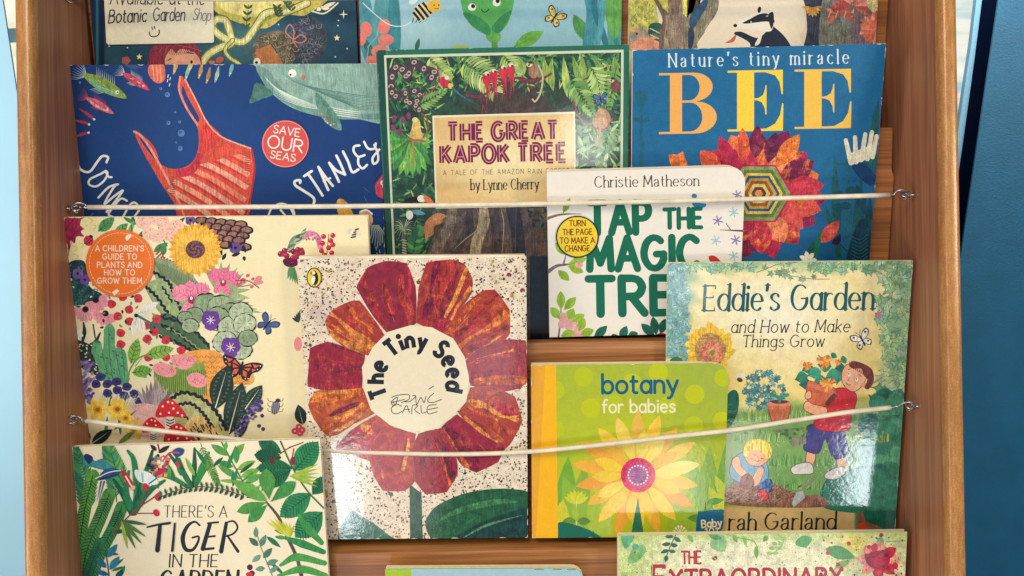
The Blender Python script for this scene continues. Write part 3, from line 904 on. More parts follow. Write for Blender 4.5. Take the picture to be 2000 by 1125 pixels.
B['extra'] = Book('picture_book', 'spattered green and cream book with red capitals, bottom tier right', (1209, 1046), (1772, 1039), 1442, -0.098, 7, thick=0.008, kind='hard', board=0.002, edge='e4dcb8')
# ================================================================== printed artwork, top tier
def L3(h): return np.array(lin(h))
def mixc(a, b, t):
    a = L3(a) if isinstance(a, str) else np.asarray(a); b = L3(b) if isinstance(b, str) else np.asarray(b)
    t = np.clip(np.asarray(t, float), 0, 1)
    return a * (1 - t[..., None]) + b * t[..., None]
def soft(x, y, cx, cy, rx, ry=None, p=1.0):
    ry = ry or rx
    return np.exp(-(((x - cx) / rx) ** 2 + ((y - cy) / ry) ** 2) * p)
def wav(x, y, k, s):
    return (np.sin(x * k + s) * np.cos(y * k * 1.3 + s * 2.1) + np.sin((x + y) * k * 0.6 + s * 3) + np.sin((x - 1.7 * y) * k * 1.9 + s)) / 3
def star(cv, x, y, r, col, n=5, k=0.42, rot=-90):
    cv.poly([(x + (r if i % 2 == 0 else r * k) * math.cos(math.radians(rot + 180 / n * i)), y + (r if i % 2 == 0 else r * k) * math.sin(math.radians(rot + 180 / n * i))) for i in range(2 * n)], col)
def butterfly(cv, x, y, s, rot, col, dark, spot=None):
    a = math.radians(rot); c, sn = math.cos(a), math.sin(a)
    def T(p): return [(x + s * (u * c + v * sn), y + s * (-u * sn + v * c)) for u, v in p]
    for sg in (-1, 1):
        cv.blob(T([(0, 0), (sg*.35, -.75), (sg*.95, -.95), (sg*1.05, -.45), (sg*.5, -.02)]), dark)
        cv.blob(T([(0, .05), (sg*.5, .02), (sg*.85, .4), (sg*.6, .85), (sg*.2, .6)]), dark)
        cv.blob(T([(sg*.06, -.08), (sg*.38, -.65), (sg*.86, -.82), (sg*.92, -.46), (sg*.46, -.08)]), col, (.5, .5, .2))
        cv.blob(T([(sg*.06, .08), (sg*.46, .08), (sg*.72, .4), (sg*.54, .7), (sg*.22, .5)]), col, (.5, .5, .2))
        if spot:
            for u, v in ((.66, -.6), (.5, .36)):
                q = T([(sg*u, v)])[0]; cv.ell(q[0], q[1], s * .12, col=spot)
    p = T([(0, -.45), (0, .6)]); cv.line(p, s * .16, '1c1c22')
    for sg in (-1, 1): cv.line(T([(0, -.45), (sg*.15, -.8), (sg*.32, -1.05)]), max(1, s * .05), '1c1c22')
def fish(cv, x0, y0, x1, y1, w, col, fin, eye='f4efe0', lite=None):
    """tail at 0, nose at 1"""
    d = np.array([x1-x0, y1-y0], float); L = np.hypot(*d); d /= L; n = np.array([-d[1], d[0]]); o = np.array([x0, y0], float)
    for q in np.linspace(-.8, .8, 9): cv.line([o + d*L*.2, o + d*L*.06 + n*w*q*.7, o - d*L*.08 + n*w*q], 1.3, fin, taper='end', cap=False)
    for q in np.linspace(.35, .7, 10): cv.line([o + d*L*q - n*w*.4, o + d*L*(q-.08) - n*w*.95], 1.4, fin, taper='end', cap=False)
    for q in np.linspace(.45, .6, 5): cv.line([o + d*L*q + n*w*.4, o + d*L*(q-.1) + n*w*.8], 1.4, fin, taper='end', cap=False)
    cv.blob([o + d*L*.12, o + d*L*.4 - n*w*.45, o + d*L*.75 - n*w*.4, o + d*L - n*0, o + d*L*.75 + n*w*.36, o + d*L*.4 + n*w*.42], col, (.5, .6, .4))
    if lite: cv.blob([o + d*L*.25 + n*w*.05, o + d*L*.5 + n*w*.1, o + d*L*.8 + n*w*.08, o + d*L*.7 + n*w*.3, o + d*L*.4 + n*w*.34], lite, (.5, .8, .4))
    for k in range(7):
        p = o + d*L*R_.uniform(.3, .7) + n*w*R_.uniform(-.2, .25); cv.line([p, p + d*L*.05], 1.2, fin)
    p = o + d*L*.8 - n*w*.05; cv.ell(p[0], p[1], w*.14, col=eye); cv.ell(p[0]+.8, p[1], w*.06, col='15151c')

M_SATIN = print_mat('print_satin', 0.5, 0.0, 0.2, 0.05, 300, .22)
M_MATTE = print_mat('print_matte', 0.62, 0.0, 0.2, 0.05, 300, 0.35)

# ---- night scene book
cv = B['night'].canvas()
def f(x, y):
    c = mixc('173a52', '1f4f63', 0.5 + 0.5 * wav(x, y, .03, 1))
    c = mixc2(c, '3f6f7c', soft(x, y, 470, 80, 70, 50) * .9)
    c = mixc2(c, '0d2440', (x < 205) * 0.75)  # shadow along the left edge, put into the cover's colour
    return c
def mixc2(c, b, t):
    t = np.clip(t, 0, 1)[:, None]; return c * (1 - t) + L3(b) * t
cv.base(f, 5, (.25, .1, .2))
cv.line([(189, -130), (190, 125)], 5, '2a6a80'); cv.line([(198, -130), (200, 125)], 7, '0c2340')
cv.blob([(410, -20), (418, 20), (470, 46), (520, 55), (560, 30), (600, 28), (640, -20)], 'cdbd5c', (.5, .5, .1))
cv.blob([(415, -30), (425, 12), (470, 30), (530, 32), (560, 10), (590, -30)], 'e8dc8a', (.5, .5, .1))
for w, c in ((17, '6d7f3c'), (12, 'd8cf7a'), (5, 'eee8b4')):
    cv.line([(600, 6), (560, 22), (520, 26), (500, 52), (478, 80), (455, 78), (448, 58), (440, 40), (422, 38), (414, 52), (428, 68), (452, 84), (432, 92), (410, 104), (398, 118), (393, 130)], w, c, (.3, .8, .2), jit=.05)
for w, c in ((9, '6d7f3c'), (5, 'dcd488')):
    cv.line([(455, 78), (440, 96), (448, 112), (466, 124), (474, 134)], w, c, (.3, .8, .2))
cv.line([(575, -8), (545, 24), (512, 44), (500, 62)], 10, '9aa34e', (.3, .9, .2), taper='end')
for a, b in (((486, 8), (480, 56)), ((556, 2), (570, 22)), ((540, 12), (545, 34))):
    cv.line([a, b], 1.4, '38502f')
    for q in (.2, .45, .7, .95):
        x = a[0] + (b[0]-a[0])*q; y = a[1] + (b[1]-a[1])*q
        for sg in (-1, 1): cv.leaf(x, y, x + sg*9, y - 9, 5, '3e5a3c')
for a in ((612, 26), (625, 18), (638, 22), (650, 10)): cv.leaf(628, 16, a[0] + 6, a[1] - 6, 8, 'efe6c4')
cv.line([(610, 22), (634, 26), (660, 6)], 3, 'efe6c4')
for x, y, r in ((658, 74, 6.5), (272, 111, 6.5)): star(cv, x, y, r, 'f2e2a0')
star(cv, 671, 28, 9, 'f6efc8', 4, .22)
for x, y in ((544, 48), (660, 50), (655, 111), (678, 95), (213, 90), (249, 93), (661, 40), (300, 104)): cv.ell(x, y, 1.5, col='dfe6da', n=8)
# child with auburn hair seen down to the eyes
cv.ell(345, 132, 50, 40, 0, 'e9a98a', (.3, .1, .1))
cv.blob([(290, 140), (292, 104), (306, 86), (345, 80), (380, 86), (392, 108), (394, 132), (388, 110), (374, 100), (352, 96), (344, 104), (334, 96), (322, 116), (322, 140)], '8d3040', (.3, .9, .2))
for k in range(26):
    x = 298 + k * 3.6; cv.line([(x, 122 - abs(k-13)*.6 - 14), (x + 3, 100 - 10*math.sin(k/26*3.1)), (340, 86)], 1.3, R_.choice(['6c2135', 'b05055', '7a2a3d']), cap=False)
cv.line([(328, 118), (334, 114)], 1.8, '3b2026'); cv.line([(366, 103), (378, 105)], 1.8, '3b2026'); cv.ell(374, 121, 2.6, 3.4, 0, '20151a')
cv.flower(246, 118, 9, 5, 'a85a54', w=8); cv.ell(429, 117, 8, 6, 20, 'c9584f'); cv.ell(414, 122, 6, 4, 0, 'd07560')
# figure with a cloud of curls and a pink bow
def curls(cx, cy, rx, ry, n, cols):
    for k in range(n):
        a = R_.uniform(0, 6.28); q = R_.random() ** .5; x = cx + rx*q*math.cos(a); y = cy + ry*q*math.sin(a); r = R_.uniform(3, 6)
        cv.line([(x + r*math.cos(t), y + r*math.sin(t)) for t in np.linspace(a, a + 4.4, 6)], 1.1, R_.choice(cols), cap=False, n=2)
cv.ell(536, 98, 44, 38, 0, '6f6656', (.8, .4, .5), wob=.06)
cv.ell(603, 78, 36, 46, 0, '3d4350', (.8, .4, .5), wob=.07)
curls(536, 98, 42, 36, 110, ['a89872', '3d362c', '8c7d5c', '4d4538', 'c0ae86'])
curls(600, 78, 34, 44, 110, ['5d6472', '282d3a', '7d8290', '434956'])
cv.poly([(500, 98), (528, 86), (552, 122), (500, 140)], 'c07a4c', (.5, .5, .3)); cv.ell(502, 122, 7, 9, 0, 'f1e8d6'); cv.ell(501, 122, 3, col='1a1a22')
for p in ([(573, 78), (558, 62), (566, 48), (574, 60), (573, 78)], [(573, 78), (588, 68), (598, 76), (588, 84), (573, 80)], [(573, 80), (580, 92)]): cv.line(p, 2.4, 'cf7d70')
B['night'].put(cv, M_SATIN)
# the handwritten note is taped over the cover: its own sheet
bk = B['night']
NOTE = [(203, -34), (417, -34), (419, 82), (416, 84), (213, 87.5), (209, 84)]
nl = [tuple(float(v[0]) for v in bk.to_local(np.array([p[0]]), np.array([p[1]]))) for p in NOTE]
cxn = sum(p[0] for p in nl) / len(nl); cyn = min(p[1] for p in nl)
note = empty('paper_note', RACK @ Matrix.Translation((0, 0, 0)))
nm = bk.root.matrix_world @ Matrix.Translation((cxn, cyn, 0.0016))
note.matrix_world = nm
tag(note, 'cream paper note with black handwriting taped over the dark teal book', 'paper note')
extrude('sheet', [(p[0] - cxn, p[1] - cyn) for p in nl], -0.0004, 0, note, plain('note_paper', lin('e9dfc4', .9), .6, 0, .05, 40))
cv = Canvas([(float(x), float(y)) for x, y in NOTE])
cv.base('e6ddc2', fx=(.12, 0, .1))
ink = '231d26'
cv.text('Available at the', 216, 9, 30, ink, w=.075, track=.16, slant=.08, wob=.035, fit=186, ang=0)
cv.text('Botanic', 214, 45, 25, ink, w=.10, track=.14, slant=.12, wob=.035, fit=74, ang=2)
cv.text('Garden', 300, 41, 25, '3c3640', w=.085, track=.12, slant=.1, wob=.035, fit=62, ang=0)
cv.text('Shop', 378, 39, 22, '85807c', w=.08, track=.1, slant=.12, wob=.035, fit=34, ang=-4)
cv.line([(293, 63), (294, 69), (299, 72), (307, 71), (312, 66), (312, 59)], 2.2, ink)
cv.line([(298, 53), (299, 58)], 2.0, ink); cv.line([(303, 52), (304, 57)], 2.0, ink)
def tl_note(X, Y):
    a, b = bk.to_local(X, Y); return a - cxn, b - cyn
cv.build('handwriting', tl_note, note, M_MATTE)

# ---- smiling bud book
cv = B['bud'].canvas()
cv.base(lambda x, y: mixc2(mixc('a3cfdb', '8fc0d2', (y + 30) / 160), 'b9dce2', soft(x, y, 820, 60, 60, 40) * .6), 10, (.10, .06, .1))
teal, teal2 = '4f97a3', '3d8794'
cv.leaf(722, 140, 702, -60, 36, teal, (.3, .3, .1), shape=.5, jit=0); cv.leaf(735, 150, 752, -70, 34, '5ba3ab', (.3, .3, .1)); cv.leaf(772, 150, 768, -60, 26, teal2, (.3, .3, .1)); cv.leaf(752, 150, 700, 60, 16, '2f6b66')
for x, y, a, b, r in ((715, 57, 11, 15, 8), (750, 52, 12, 15, -20), (754, 78, 15, 11, 5), (706, 77, 9, 13, -10), (742, 100, 17, 12, 5), (728, 118, 15, 9, -8)):
    cv.ell(x, y, a, b, r, 'ec8076', (.2, .1, .1), jit=.05)
cv.line([(718, 92), (735, 72), (738, 60)], 2, '8bb6b4'); cv.line([(720, 90), (716, 122)], 2, '8bb6b4')
cv.line([(709, 6), (735, 30), (760, 48), (785, 51), (806, 42)], 1.8, 'dbeef0', (0, 0, 0))
# bumblebee
cv.ell(807, 2, 9, 6, 30, 'dfeff0')
cv.ell(826, 22, 21, 16, 38, 'f0d9a0', (.1, .2, 0))
for q, w in ((-16, 5), (-8, 5), (1, 5.2), (10, 5)):
    c, sn = math.cos(math.radians(38)), math.sin(math.radians(38)); hh = 16 * math.sqrt(max(0, 1 - (q/21)**2)) * .98
    cv.line([(826 + q*c - hh*sn, 22 - q*sn - hh*c), (826 + q*c*1.0 + 2, 22 - q*sn + 2), (826 + q*c + hh*sn, 22 - q*sn + hh*c)], w, '1b1d2e', cap=False)
cv.ell(848, 12, 13.5, 12.5, 0, 'f2bd42', (.15, .1, 0)); cv.ell(848, 10, 1.6, col='332214'); cv.ell(857, 10, 1.6, col='332214'); cv.line([(849, 16), (852, 17.5), (856, 16)], 1.2, '5a3214')
for x in (808, 815, 822): cv.line([(x, 36 + (x-808)*.4), (x - 3, 44)], 1.6, '1b1d2e')
# bud
cv.line([(966, 60), (966, 100)], 12, '5fa04a', (.3, .3, 0)); cv.blob([(949, 70), (958, 64), (974, 64), (978, 74), (972, 83), (956, 81)], '6fae4f', (.4, .2, 0))
cv.blob([(903, -20), (904, 20), (922, 52), (956, 70), (976, 64), (996, 36), (1001, -20), (950, -60)], '5bb05e', (.25, .15, 0))
cv.blob([(905, 24), (918, 46), (952, 69), (958, 56), (940, 36)], '3a8f58', (.3, .3, 0)); cv.blob([(999, 20), (990, 44), (974, 64), (960, 56), (974, 36)], '3a8f58', (.3, .3, 0))
cv.ell(922, 14, 8, 7.5, 0, 'f5f4ea'); cv.ell(924, 12, 4.2, col='171a20'); cv.ell(970, 5, 8, 7.5, 0, 'f5f4ea'); cv.ell(972, 2, 4.2, col='171a20')
cv.line([(940, 18), (944, 23), (950, 23), (955, 17)], 1.8, '1f3a2a')
cv.leaf(812, 100, 819, 74, 9, '2f6b66'); cv.ell(900, 96, 20, 8, 0, 'a7c560')
butterfly(cv, 1083, 34, 19, -32, 'ecd071', '3a3022', '8a5a2a')
cv.leaf(1003, 92, 1062, 61, 26, '6cb04c', (.4, .3, 0), '3f8a45', shape=.5); cv.leaf(1152, 88, 1120, 28, 26, '57a056', (.4, .3, 0), '3a7c48', shape=.55)
for p, w, c in (([(1140, -60), (1158, 20), (1152, 70), (1150, 110)], 26, '4a98a8'), ([(1175, -60), (1160, 10), (1176, 60), (1190, 110)], 12, '3a7f95'), ([(1165, -60), (1176, 20), (1164, 100)], 12, '5ba9b5'), ([(1204, -60), (1200, 40), (1203, 110)], 28, '5aa69a'), ([(1190, -60), (1186, 20), (1200, 70), (1212, 110)], 9, '3c8c9a')):
    cv.line(p, w, c, (.3, .4, .1), cap=False)
cv.leaf(1200, 80, 1198, -60, 36, '6db05a', (.4, .3, 0), '3f8a4a')
B['bud'].put(cv, M_SATIN)

# ---- badger book
cv = B['badger'].canvas()
cv.base(lambda x, y: mixc2(mixc('efe2cb', 'e7d6bd', .5 + .5*wav(x, y, .02, 2)), '9aa35a', np.maximum(0, (1262 - x) / 60)), 10, (.12, .05, .1))
cv.poly([(1225, -80), (1266, -80), (1296, 100), (1225, 100)], 'c3bd62', (.8, .4, .4))
for _ in range(60):
    x = R_.uniform(1232, 1285); y = R_.uniform(-5, 55); cv.line([(x, y), (x + R_.uniform(-4, 4), y + 5)], 1.3, R_.choice(['6a6f2c', 'e4dd80', '8d8f3c']))
cv.blob([(1268, 50), (1290, 46), (1296, 70), (1292, 90), (1268, 90)], '2e5f52', (.5, .5, .5))
for k in range(12): cv.line([(1270 + (k%4)*6, 56 + k*3), (1276 + (k%4)*6, 58 + k*3)], 2, 'bcd3c2')
cv.blob([(1232, 60), (1256, 56), (1268, 72), (1262, 96), (1230, 98)], 'a39284', (.4, .4, .4)); cv.ell(1244, 66, 2.4, col='2a2020')
for x0, y0 in ((1236, 62), (1254, 78), (1262, 88), (1276, 76)): 
    for a in np.linspace(-2.8, -.3, 8): cv.line([(x0, y0), (x0 + 13*math.cos(a), y0 + 11*math.sin(a))], 2, 'e6a978', taper='end')
cv.blob([(1234, 84), (1262, 74), (1290, 84), (1292, 98), (1232, 98)], 'e29a80', (.5, .4, .4))
trunk = '7a6358'
cv.blob([(1272, -60), (1285, -60), (1330, 110), (1298, 30), (1262, -10)], 'c9c458', (.6, .5, .3)); cv.blob([(1320, -50), (1344, -50), (1350, 28), (1318, 30), (1300, -20)], 'd8d06a', (.8, .7, .4))
cv.blob([(1245, -60), (1292, 30), (1288, 60), (1292, 130), (1345, 130), (1342, 40), (1346, 0), (1344, -60), (1362, -60), (1376, -60), (1350, 40), (1358, 110), (1375, 110), (1374, 60), (1398, 20), (1414, -60), (1384, -60), (1368, 20), (1345, 36), (1330, 28), (1318, 32), (1296, 16), (1276, -20), (1268, -60)], trunk, (.5, .9, .5))
cv.blob([(1298, 110), (1300, 50), (1302, 30), (1342, 34), (1340, 110)], '9c8878', (.5, 1, .5))
cv.blob([(1306, 32), (1308, -60), (1322, -60), (1334, 34)], '8d786a', (.5, 1, .5))
cv.blob([(1342, 36), (1366, 16), (1390, -40), (1404, -60), (1412, -40), (1400, 30), (1376, 62), (1376, 110), (1344, 110)], '8c8570', (.5, 1, .5))
cv.blob([(1346, 48), (1352, 24), (1378, -2), (1382, 8), (1368, 34), (1354, 56)], '345a78', (.7, .6, .5)); cv.blob([(1344, 62), (1350, 52), (1356, 66), (1352, 92), (1344, 92)], '34405a', (.6, .5, .5))
for k in range(40):
    x = R_.uniform(1296, 1372); y = R_.uniform(20, 80); cv.line([(x, y), (x + R_.uniform(-3, 3), y + R_.uniform(10, 22))], 1.2, R_.choice(['54443e', 'b3a08e', '6a5750']), taper='both')
cv.blob([(1375, 100), (1378, 60), (1402, 20), (1418, -50), (1540, -60), (1562, 4), (1572, 44), (1562, 74), (1566, 110)], 'f0e2cc', (.06, 0, .1))
# badger
cv.blob([(1434, 66), (1448, 62), (1478, 74), (1496, 62), (1504, 48), (1536, 76), (1545, 110), (1470, 110), (1464, 84)], '1f2c40', (.2, .4, .2))
cv.blob([(1483, 70), (1490, 58), (1484, 84), (1474, 88)], 'efe6d4')
cv.blob([(1432, 50), (1446, 40), (1480, 24), (1500, 28), (1510, 40), (1508, 58), (1496, 62), (1470, 58), (1440, 54)], 'f2ecdf')
cv.blob([(1450, 45), (1468, 36), (1488, 32), (1508, 34), (1512, 44), (1496, 42), (1476, 44), (1460, 46)], '1e2634')
cv.blob([(1466, 37), (1482, 28), (1496, 26), (1500, 30), (1484, 34)], '1e2634'); cv.ell(1483, 19, 3.6, 6.5, -10, '1e2634'); cv.blob([(1500, 30), (1510, 24), (1511, 44), (1506, 56)], '1e2634')
cv.ell(1436, 50, 4, 3.4, 0, '14161e'); cv.ell(1467, 43, 1.5, col='f3ece0')
cv.ell(1437, 66, 3, col='1f2c40'); cv.blob([(1438, 70), (1432, 82), (1416, 84), (1426, 78), (1434, 70)], 'cf5f58')
# right trunks and corals
cv.blob([(1556, -50), (1572, 10), (1576, 60), (1570, 110), (1622, 110), (1610, 10), (1604, -50)], '3a4254', (.8, .9, .5))
for k in range(20):
    x = R_.uniform(1574, 1604); y = R_.uniform(10, 60); cv.line([(x, y), (x + R_.uniform(-3, 3), y + 18)], 2, R_.choice(['2a3142', '6d7484', '56463c']), taper='both')
cv.blob([(1605, 110), (1608, -10), (1640, -50), (1700, -40), (1680, 40), (1690, 110)], '84877c', (.6, .9, .5))
cv.blob([(1664, 20), (1710, 0), (1724, 50), (1720, 110), (1670, 110)], '82707a', (.5, .6, .5)); cv.ell(1684, 46, 3.6, col='1c1f2c'); cv.leaf(1660, 38, 1668, 16, 6, 'e6d0a0')
cv.blob([(1690, -50), (1730, -50), (1730, 30), (1700, 20), (1686, -10)], 'ded090', (.7, .8, .4))
def coral(x, y, r, a0, a1, n, cols):
    for k in range(n):
        a = math.radians(a0 + (a1 - a0) * k / (n - 1)); rr = r * R_.uniform(.85, 1.05)
        cv.leaf(x, y, x + rr*math.cos(a), y + rr*math.sin(a), r*.24, R_.choice(cols), (.5, .5, .3), shape=.68)
coral(1640, 30, 30, 150, 375, 13, ['d87a6a', 'c96558', 'e39884']); coral(1665, 12, 36, 170, 390, 13, ['c9615c', 'd87a6a', 'e8a48c'])
coral(1712, 55, 36, 100, 300, 14, ['e08266', 'd06c58', 'eaa488']); coral(1706, 60, 26, 140, 290, 9, ['e8896a', 'd8705c'])
coral(1587, 14, 20, 0, 180, 9, ['f0b45c', 'e6a24c'])
for x in (1618, 1632, 1648): cv.line([(x, 34), (x + 4, 22)], 1.6, 'f0d2a8')
B['badger'].put(cv, M_SATIN)
# ================================================================== second tier
M_GLOSS = print_mat('print_gloss', 0.40, 1.0, 0.08, 0.2, 120, .35, 0.0003)
# ---- sea book
cv = B['bag'].canvas()
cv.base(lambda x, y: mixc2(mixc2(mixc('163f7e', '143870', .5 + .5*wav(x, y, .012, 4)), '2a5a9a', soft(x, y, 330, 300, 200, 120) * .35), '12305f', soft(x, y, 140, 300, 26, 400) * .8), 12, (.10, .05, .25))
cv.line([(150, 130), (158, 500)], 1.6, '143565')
# whale
cv.blob([(486, 114), (500, 130), (520, 170), (560, 205), (610, 224), (660, 232), (700, 233), (760, 232), (770, 110)], '8db0a4', (.35, .5, .25))
cv.blob([(500, 132), (520, 168), (556, 200), (604, 222), (650, 230), (720, 233), (750, 231), (750, 222), (690, 222), (640, 216), (590, 200), (548, 168), (524, 136)], '6f9a92', (.4, .6, .3))
for k in range(10):
    q = k * 7.5; cv.line([(540 + q*1.1, 136 + q*.5), (580 + q, 162 + q*.42), (640 + q*.6, 176 + q*.42), (700, 186 + q*.4), (748, 190 + q*.38)], 1.5, R_.choice(['5d877f', '4f7a76', '6a948a']), taper='both')
for k in range(9):
    q = k * 6; cv.line([(515 + q*.6, 148 + q*.9), (540 + q*1.1, 172 + q*.75), (580 + q*1.4, 192 + q*.5)], 1.4, 'dcebdc', taper='both')
for k in range(4): cv.line([(640 + k*3, 208 + k*5), (672, 215 + k*4), (706, 219 + k*4)], 1.7, 'e6efe0', taper='both')
cv.blob([(500, 162), (520, 170), (534, 184), (510, 194), (488, 202), (492, 184)], '4d7a70', (.6, .6, .5))
cv.blob([(616, 182), (630, 190), (650, 214), (664, 236), (667, 254), (650, 250), (630, 232), (618, 206)], '5c8a7c', (.6, .7, .5))
for x, y in ((628, 222), (634, 232), (640, 240), (646, 244), (652, 242), (636, 237)): cv.ell(x, y, 1.8, col=R_.choice(['e8dcb0', 'e09a88']), n=8)
cv.ell(571, 143, 8, col='f6f1e4'); cv.ell(567.5, 146, 2.1, col='151a24'); cv.ell(592, 151, 5, 4.5, 0, 'c47a74', (.5, .4, 0))
for _ in range(34):
    x = R_.uniform(500, 742); y = 132 + (x - 500) * .42 + R_.uniform(-6, 12)
    if x > 600: y = R_.uniform(194, 228)
    cv.line([(x, y), (x + R_.uniform(5, 13), y + R_.uniform(-1, 5))], R_.uniform(1.6, 3.4), R_.choice(['d8606a', 'c4566c', 'e07a78']), taper='both', jit=.1)
for x, y in ((557, 213), (570, 220), (582, 217), (571, 228), (585, 227), (602, 226)): cv.line([(x, y), (x + 5, y + 4)], 2.6, '8a4a92', taper='both')
# fish
fish(cv, 150, 138, 248, 192, 27, '8aa64a', 'b9cdd8', lite='6fae86')
fish(cv, 232, 138, 292, 176, 16, 'd4475a', 'b8c0c4')
fish(cv, 160, 186, 222, 222, 16, 'd0687a', 'a8445e', lite='e59a96')
for a, b in (((156, 213), (184, 233)), ((146, 235), (174, 243)), ((148, 267), (173, 259))): cv.line([a, ((a[0]+b[0])/2, (a[1]+b[1])/2 - 1), b], [1.5, 6, 4], 'b8384e'); cv.ell(b[0], b[1], 2.4, col='dfe3ea')
for k in range(6): cv.line([(244 + k*3, 128 + k*1.4), (262 + k*3, 126 + k)], 1.4, '8aa88c', taper='both')
cv.blob([(289, 136), (296, 124), (318, 122), (323, 150), (316, 161), (306, 162), (294, 152)], 'e4725a', (.4, .6, .2))
for x in (300, 307, 314): cv.line([(x - 2, 126), (x, 142), (x + 1, 158)], 2, 'f3a184')
for x, y, c in ((343, 130, 'c9a45a'), (366, 142, '7fae9a'), (392, 138, 'c79a4c'), (407, 148, 'b98a4a'), (424, 146, '9fb6a2'), (452, 134, '6fa6a0'), (373, 126, 'b9b07a')):
    cv.line([(x + 3, y - 16), (x, y), (x - 4, y + 14)], [2, 8, 3], c, (.5, .5, .3)); cv.ell(x - 2, y + 9, 1.4, col='e9e4cc', n=8)
for x, y, r in ((314, 173, 3), (327, 185, 5), (342, 219, 2.4), (329, 240, 4.2), (351, 238, 3), (354, 260, 7), (344, 278, 2.4), (352, 290, 5), (156, 161, 2.4)): cv.ell(x, y, r, col='5f83b4', fx=(.3, 0, .2)); cv.ell(x - r*.2, y - r*.2, r*.55, col='4169a2')
for x, y in ((329, 146), (333, 151), (332, 163), (328, 155)): cv.line([(x, y), (x - 1.5, y + 5)], 1.6, 'dbe3ea')
# striped carrier bag (plain, no face)
bagc, bagl, bagd = 'dd5545', 'f08a72', 'b7333a'
cv.blob([(262, 256), (276, 262), (300, 285), (318, 322), (345, 330), (372, 320), (386, 296), (388, 262), (380, 236), (360, 200), (352, 172), (352, 150), (362, 156), (384, 198), (402, 236), (430, 266), (460, 282), (490, 290), (497, 330), (490, 380), (476, 425), (360, 428), (340, 396), (320, 366), (296, 326), (276, 290)], bagc, (.35, .6, .35))
cv.blob([(358, 168), (366, 188), (388, 228), (386, 238), (374, 222), (360, 196), (355, 178)], '1b4480', (.1, 0, .2)); cv.blob([(272, 268), (290, 284), (312, 312), (319, 324), (300, 308), (284, 288)], '1b4480', (.1, 0, .2))
cv.clip = pos_hull([(392, 268), (430, 272), (490, 292), (496, 330), (489, 382), (476, 428), (362, 428), (318, 362), (330, 338), (352, 332)])
for k in range(8):
    q = k * 1.0
    P0 = (404 - 13*q, 268 + 13*q); P3 = (494 - 3.5*q, 292 + 25*q)
    mid = ((P0[0]*.5 + P3[0]*.5) - 2, (P0[1]*.5 + P3[1]*.5) - 7)
    cv.line([P0, mid, P3], 10, R_.choice([bagl, 'f4a58c', 'f29a80']), (.4, .9, .3), cap=False, jit=.05)
    cv.line([(P0[0], P0[1] + 8), (mid[0], mid[1] + 9), (P3[0], P3[1] + 9)], 4, 'c8423c', (.4, .9, .3), taper='both')
cv.clip = None
cv.blob([(402, 240), (432, 268), (400, 300), (390, 296), (392, 262)], 'd3453f', (.4, .9, .4)); cv.blob([(386, 300), (372, 324), (345, 332), (350, 346), (380, 338), (396, 306)], 'c73848', (.4, .8, .4))
cv.line([(262, 257), (276, 266), (300, 300), (330, 356), (352, 400), (362, 428)], 4.5, 'f19c88', (.2, .6, .2)); cv.line([(352, 150), (350, 175), (364, 210), (386, 244)], 4, 'f0907c', (.2, .6, .2))
cv.line([(362, 156), (384, 198), (404, 238), (434, 268), (490, 290)], 3, 'f4a890', (.2, .6, .2)); cv.line([(492, 292), (497, 330), (490, 382), (478, 424)], 3.5, 'b8343c', (.2, .6, .2))
for x, y in ((478, 300), (333, 345)):
    for k in range(9): cv.line([(x, y + k*4), (x + 9, y + k*4 + 1.5)], 1.4, '8a4a3c', smooth=False)
# hand lettered title on both sides
W_ = 'f1efe8'
def L(p, w=4.6): cv.line(p, w, W_)
L([(208, 317), (211, 307), (200, 305), (190, 316), (178, 333), (168, 336), (156, 330), (154, 325)])
L([(206, 334), (196, 340), (176, 350), (174, 360), (188, 364), (204, 352), (210, 338), (206, 334), (212, 345), (218, 346)], 4)
L([(192, 386), (212, 366), (230, 360), (222, 366), (204, 398), (222, 384), (240, 372), (226, 392), (208, 414)], 4.2)
L([(248, 392), (236, 388), (222, 404), (212, 418), (220, 424)], 4); L([(240, 424), (254, 400), (264, 396), (272, 408), (262, 424)], 4)
L([(586, 357), (586, 352), (576, 354), (577, 362), (592, 372), (610, 384), (614, 392), (611, 402)], 5)
L([(594, 344), (609, 334)], 5); L([(602, 340), (616, 360), (630, 382)], 5)
L([(622, 326), (632, 350), (641, 371)], 5); L([(622, 326), (636, 346), (650, 363)], 5); L([(632, 354), (645, 348)], 4)
L([(643, 318), (654, 338), (662, 355)], 5); L([(643, 318), (656, 332), (674, 341)], 5); L([(657, 304), (665, 320), (674, 341)], 5)
L([(670, 296), (680, 316), (688, 336), (700, 331)], 5)
L([(702, 284), (692, 286), (691, 296), (700, 306), (712, 303)], 4.5); L([(700, 306), (700, 320), (708, 329), (717, 322)], 4.5)
L([(711, 277), (719, 290), (731, 290), (734, 280)], 4.5); L([(731, 283), (738, 300), (738, 314), (730, 320), (728, 308), (741, 292)], 4.5)
L([(523, 424), (530, 408), (545, 398), (560, 400), (572, 408), (576, 424)], 3.6); L([(548, 410), (560, 424)], 3.6); L([(566, 404), (576, 424)], 3.6)
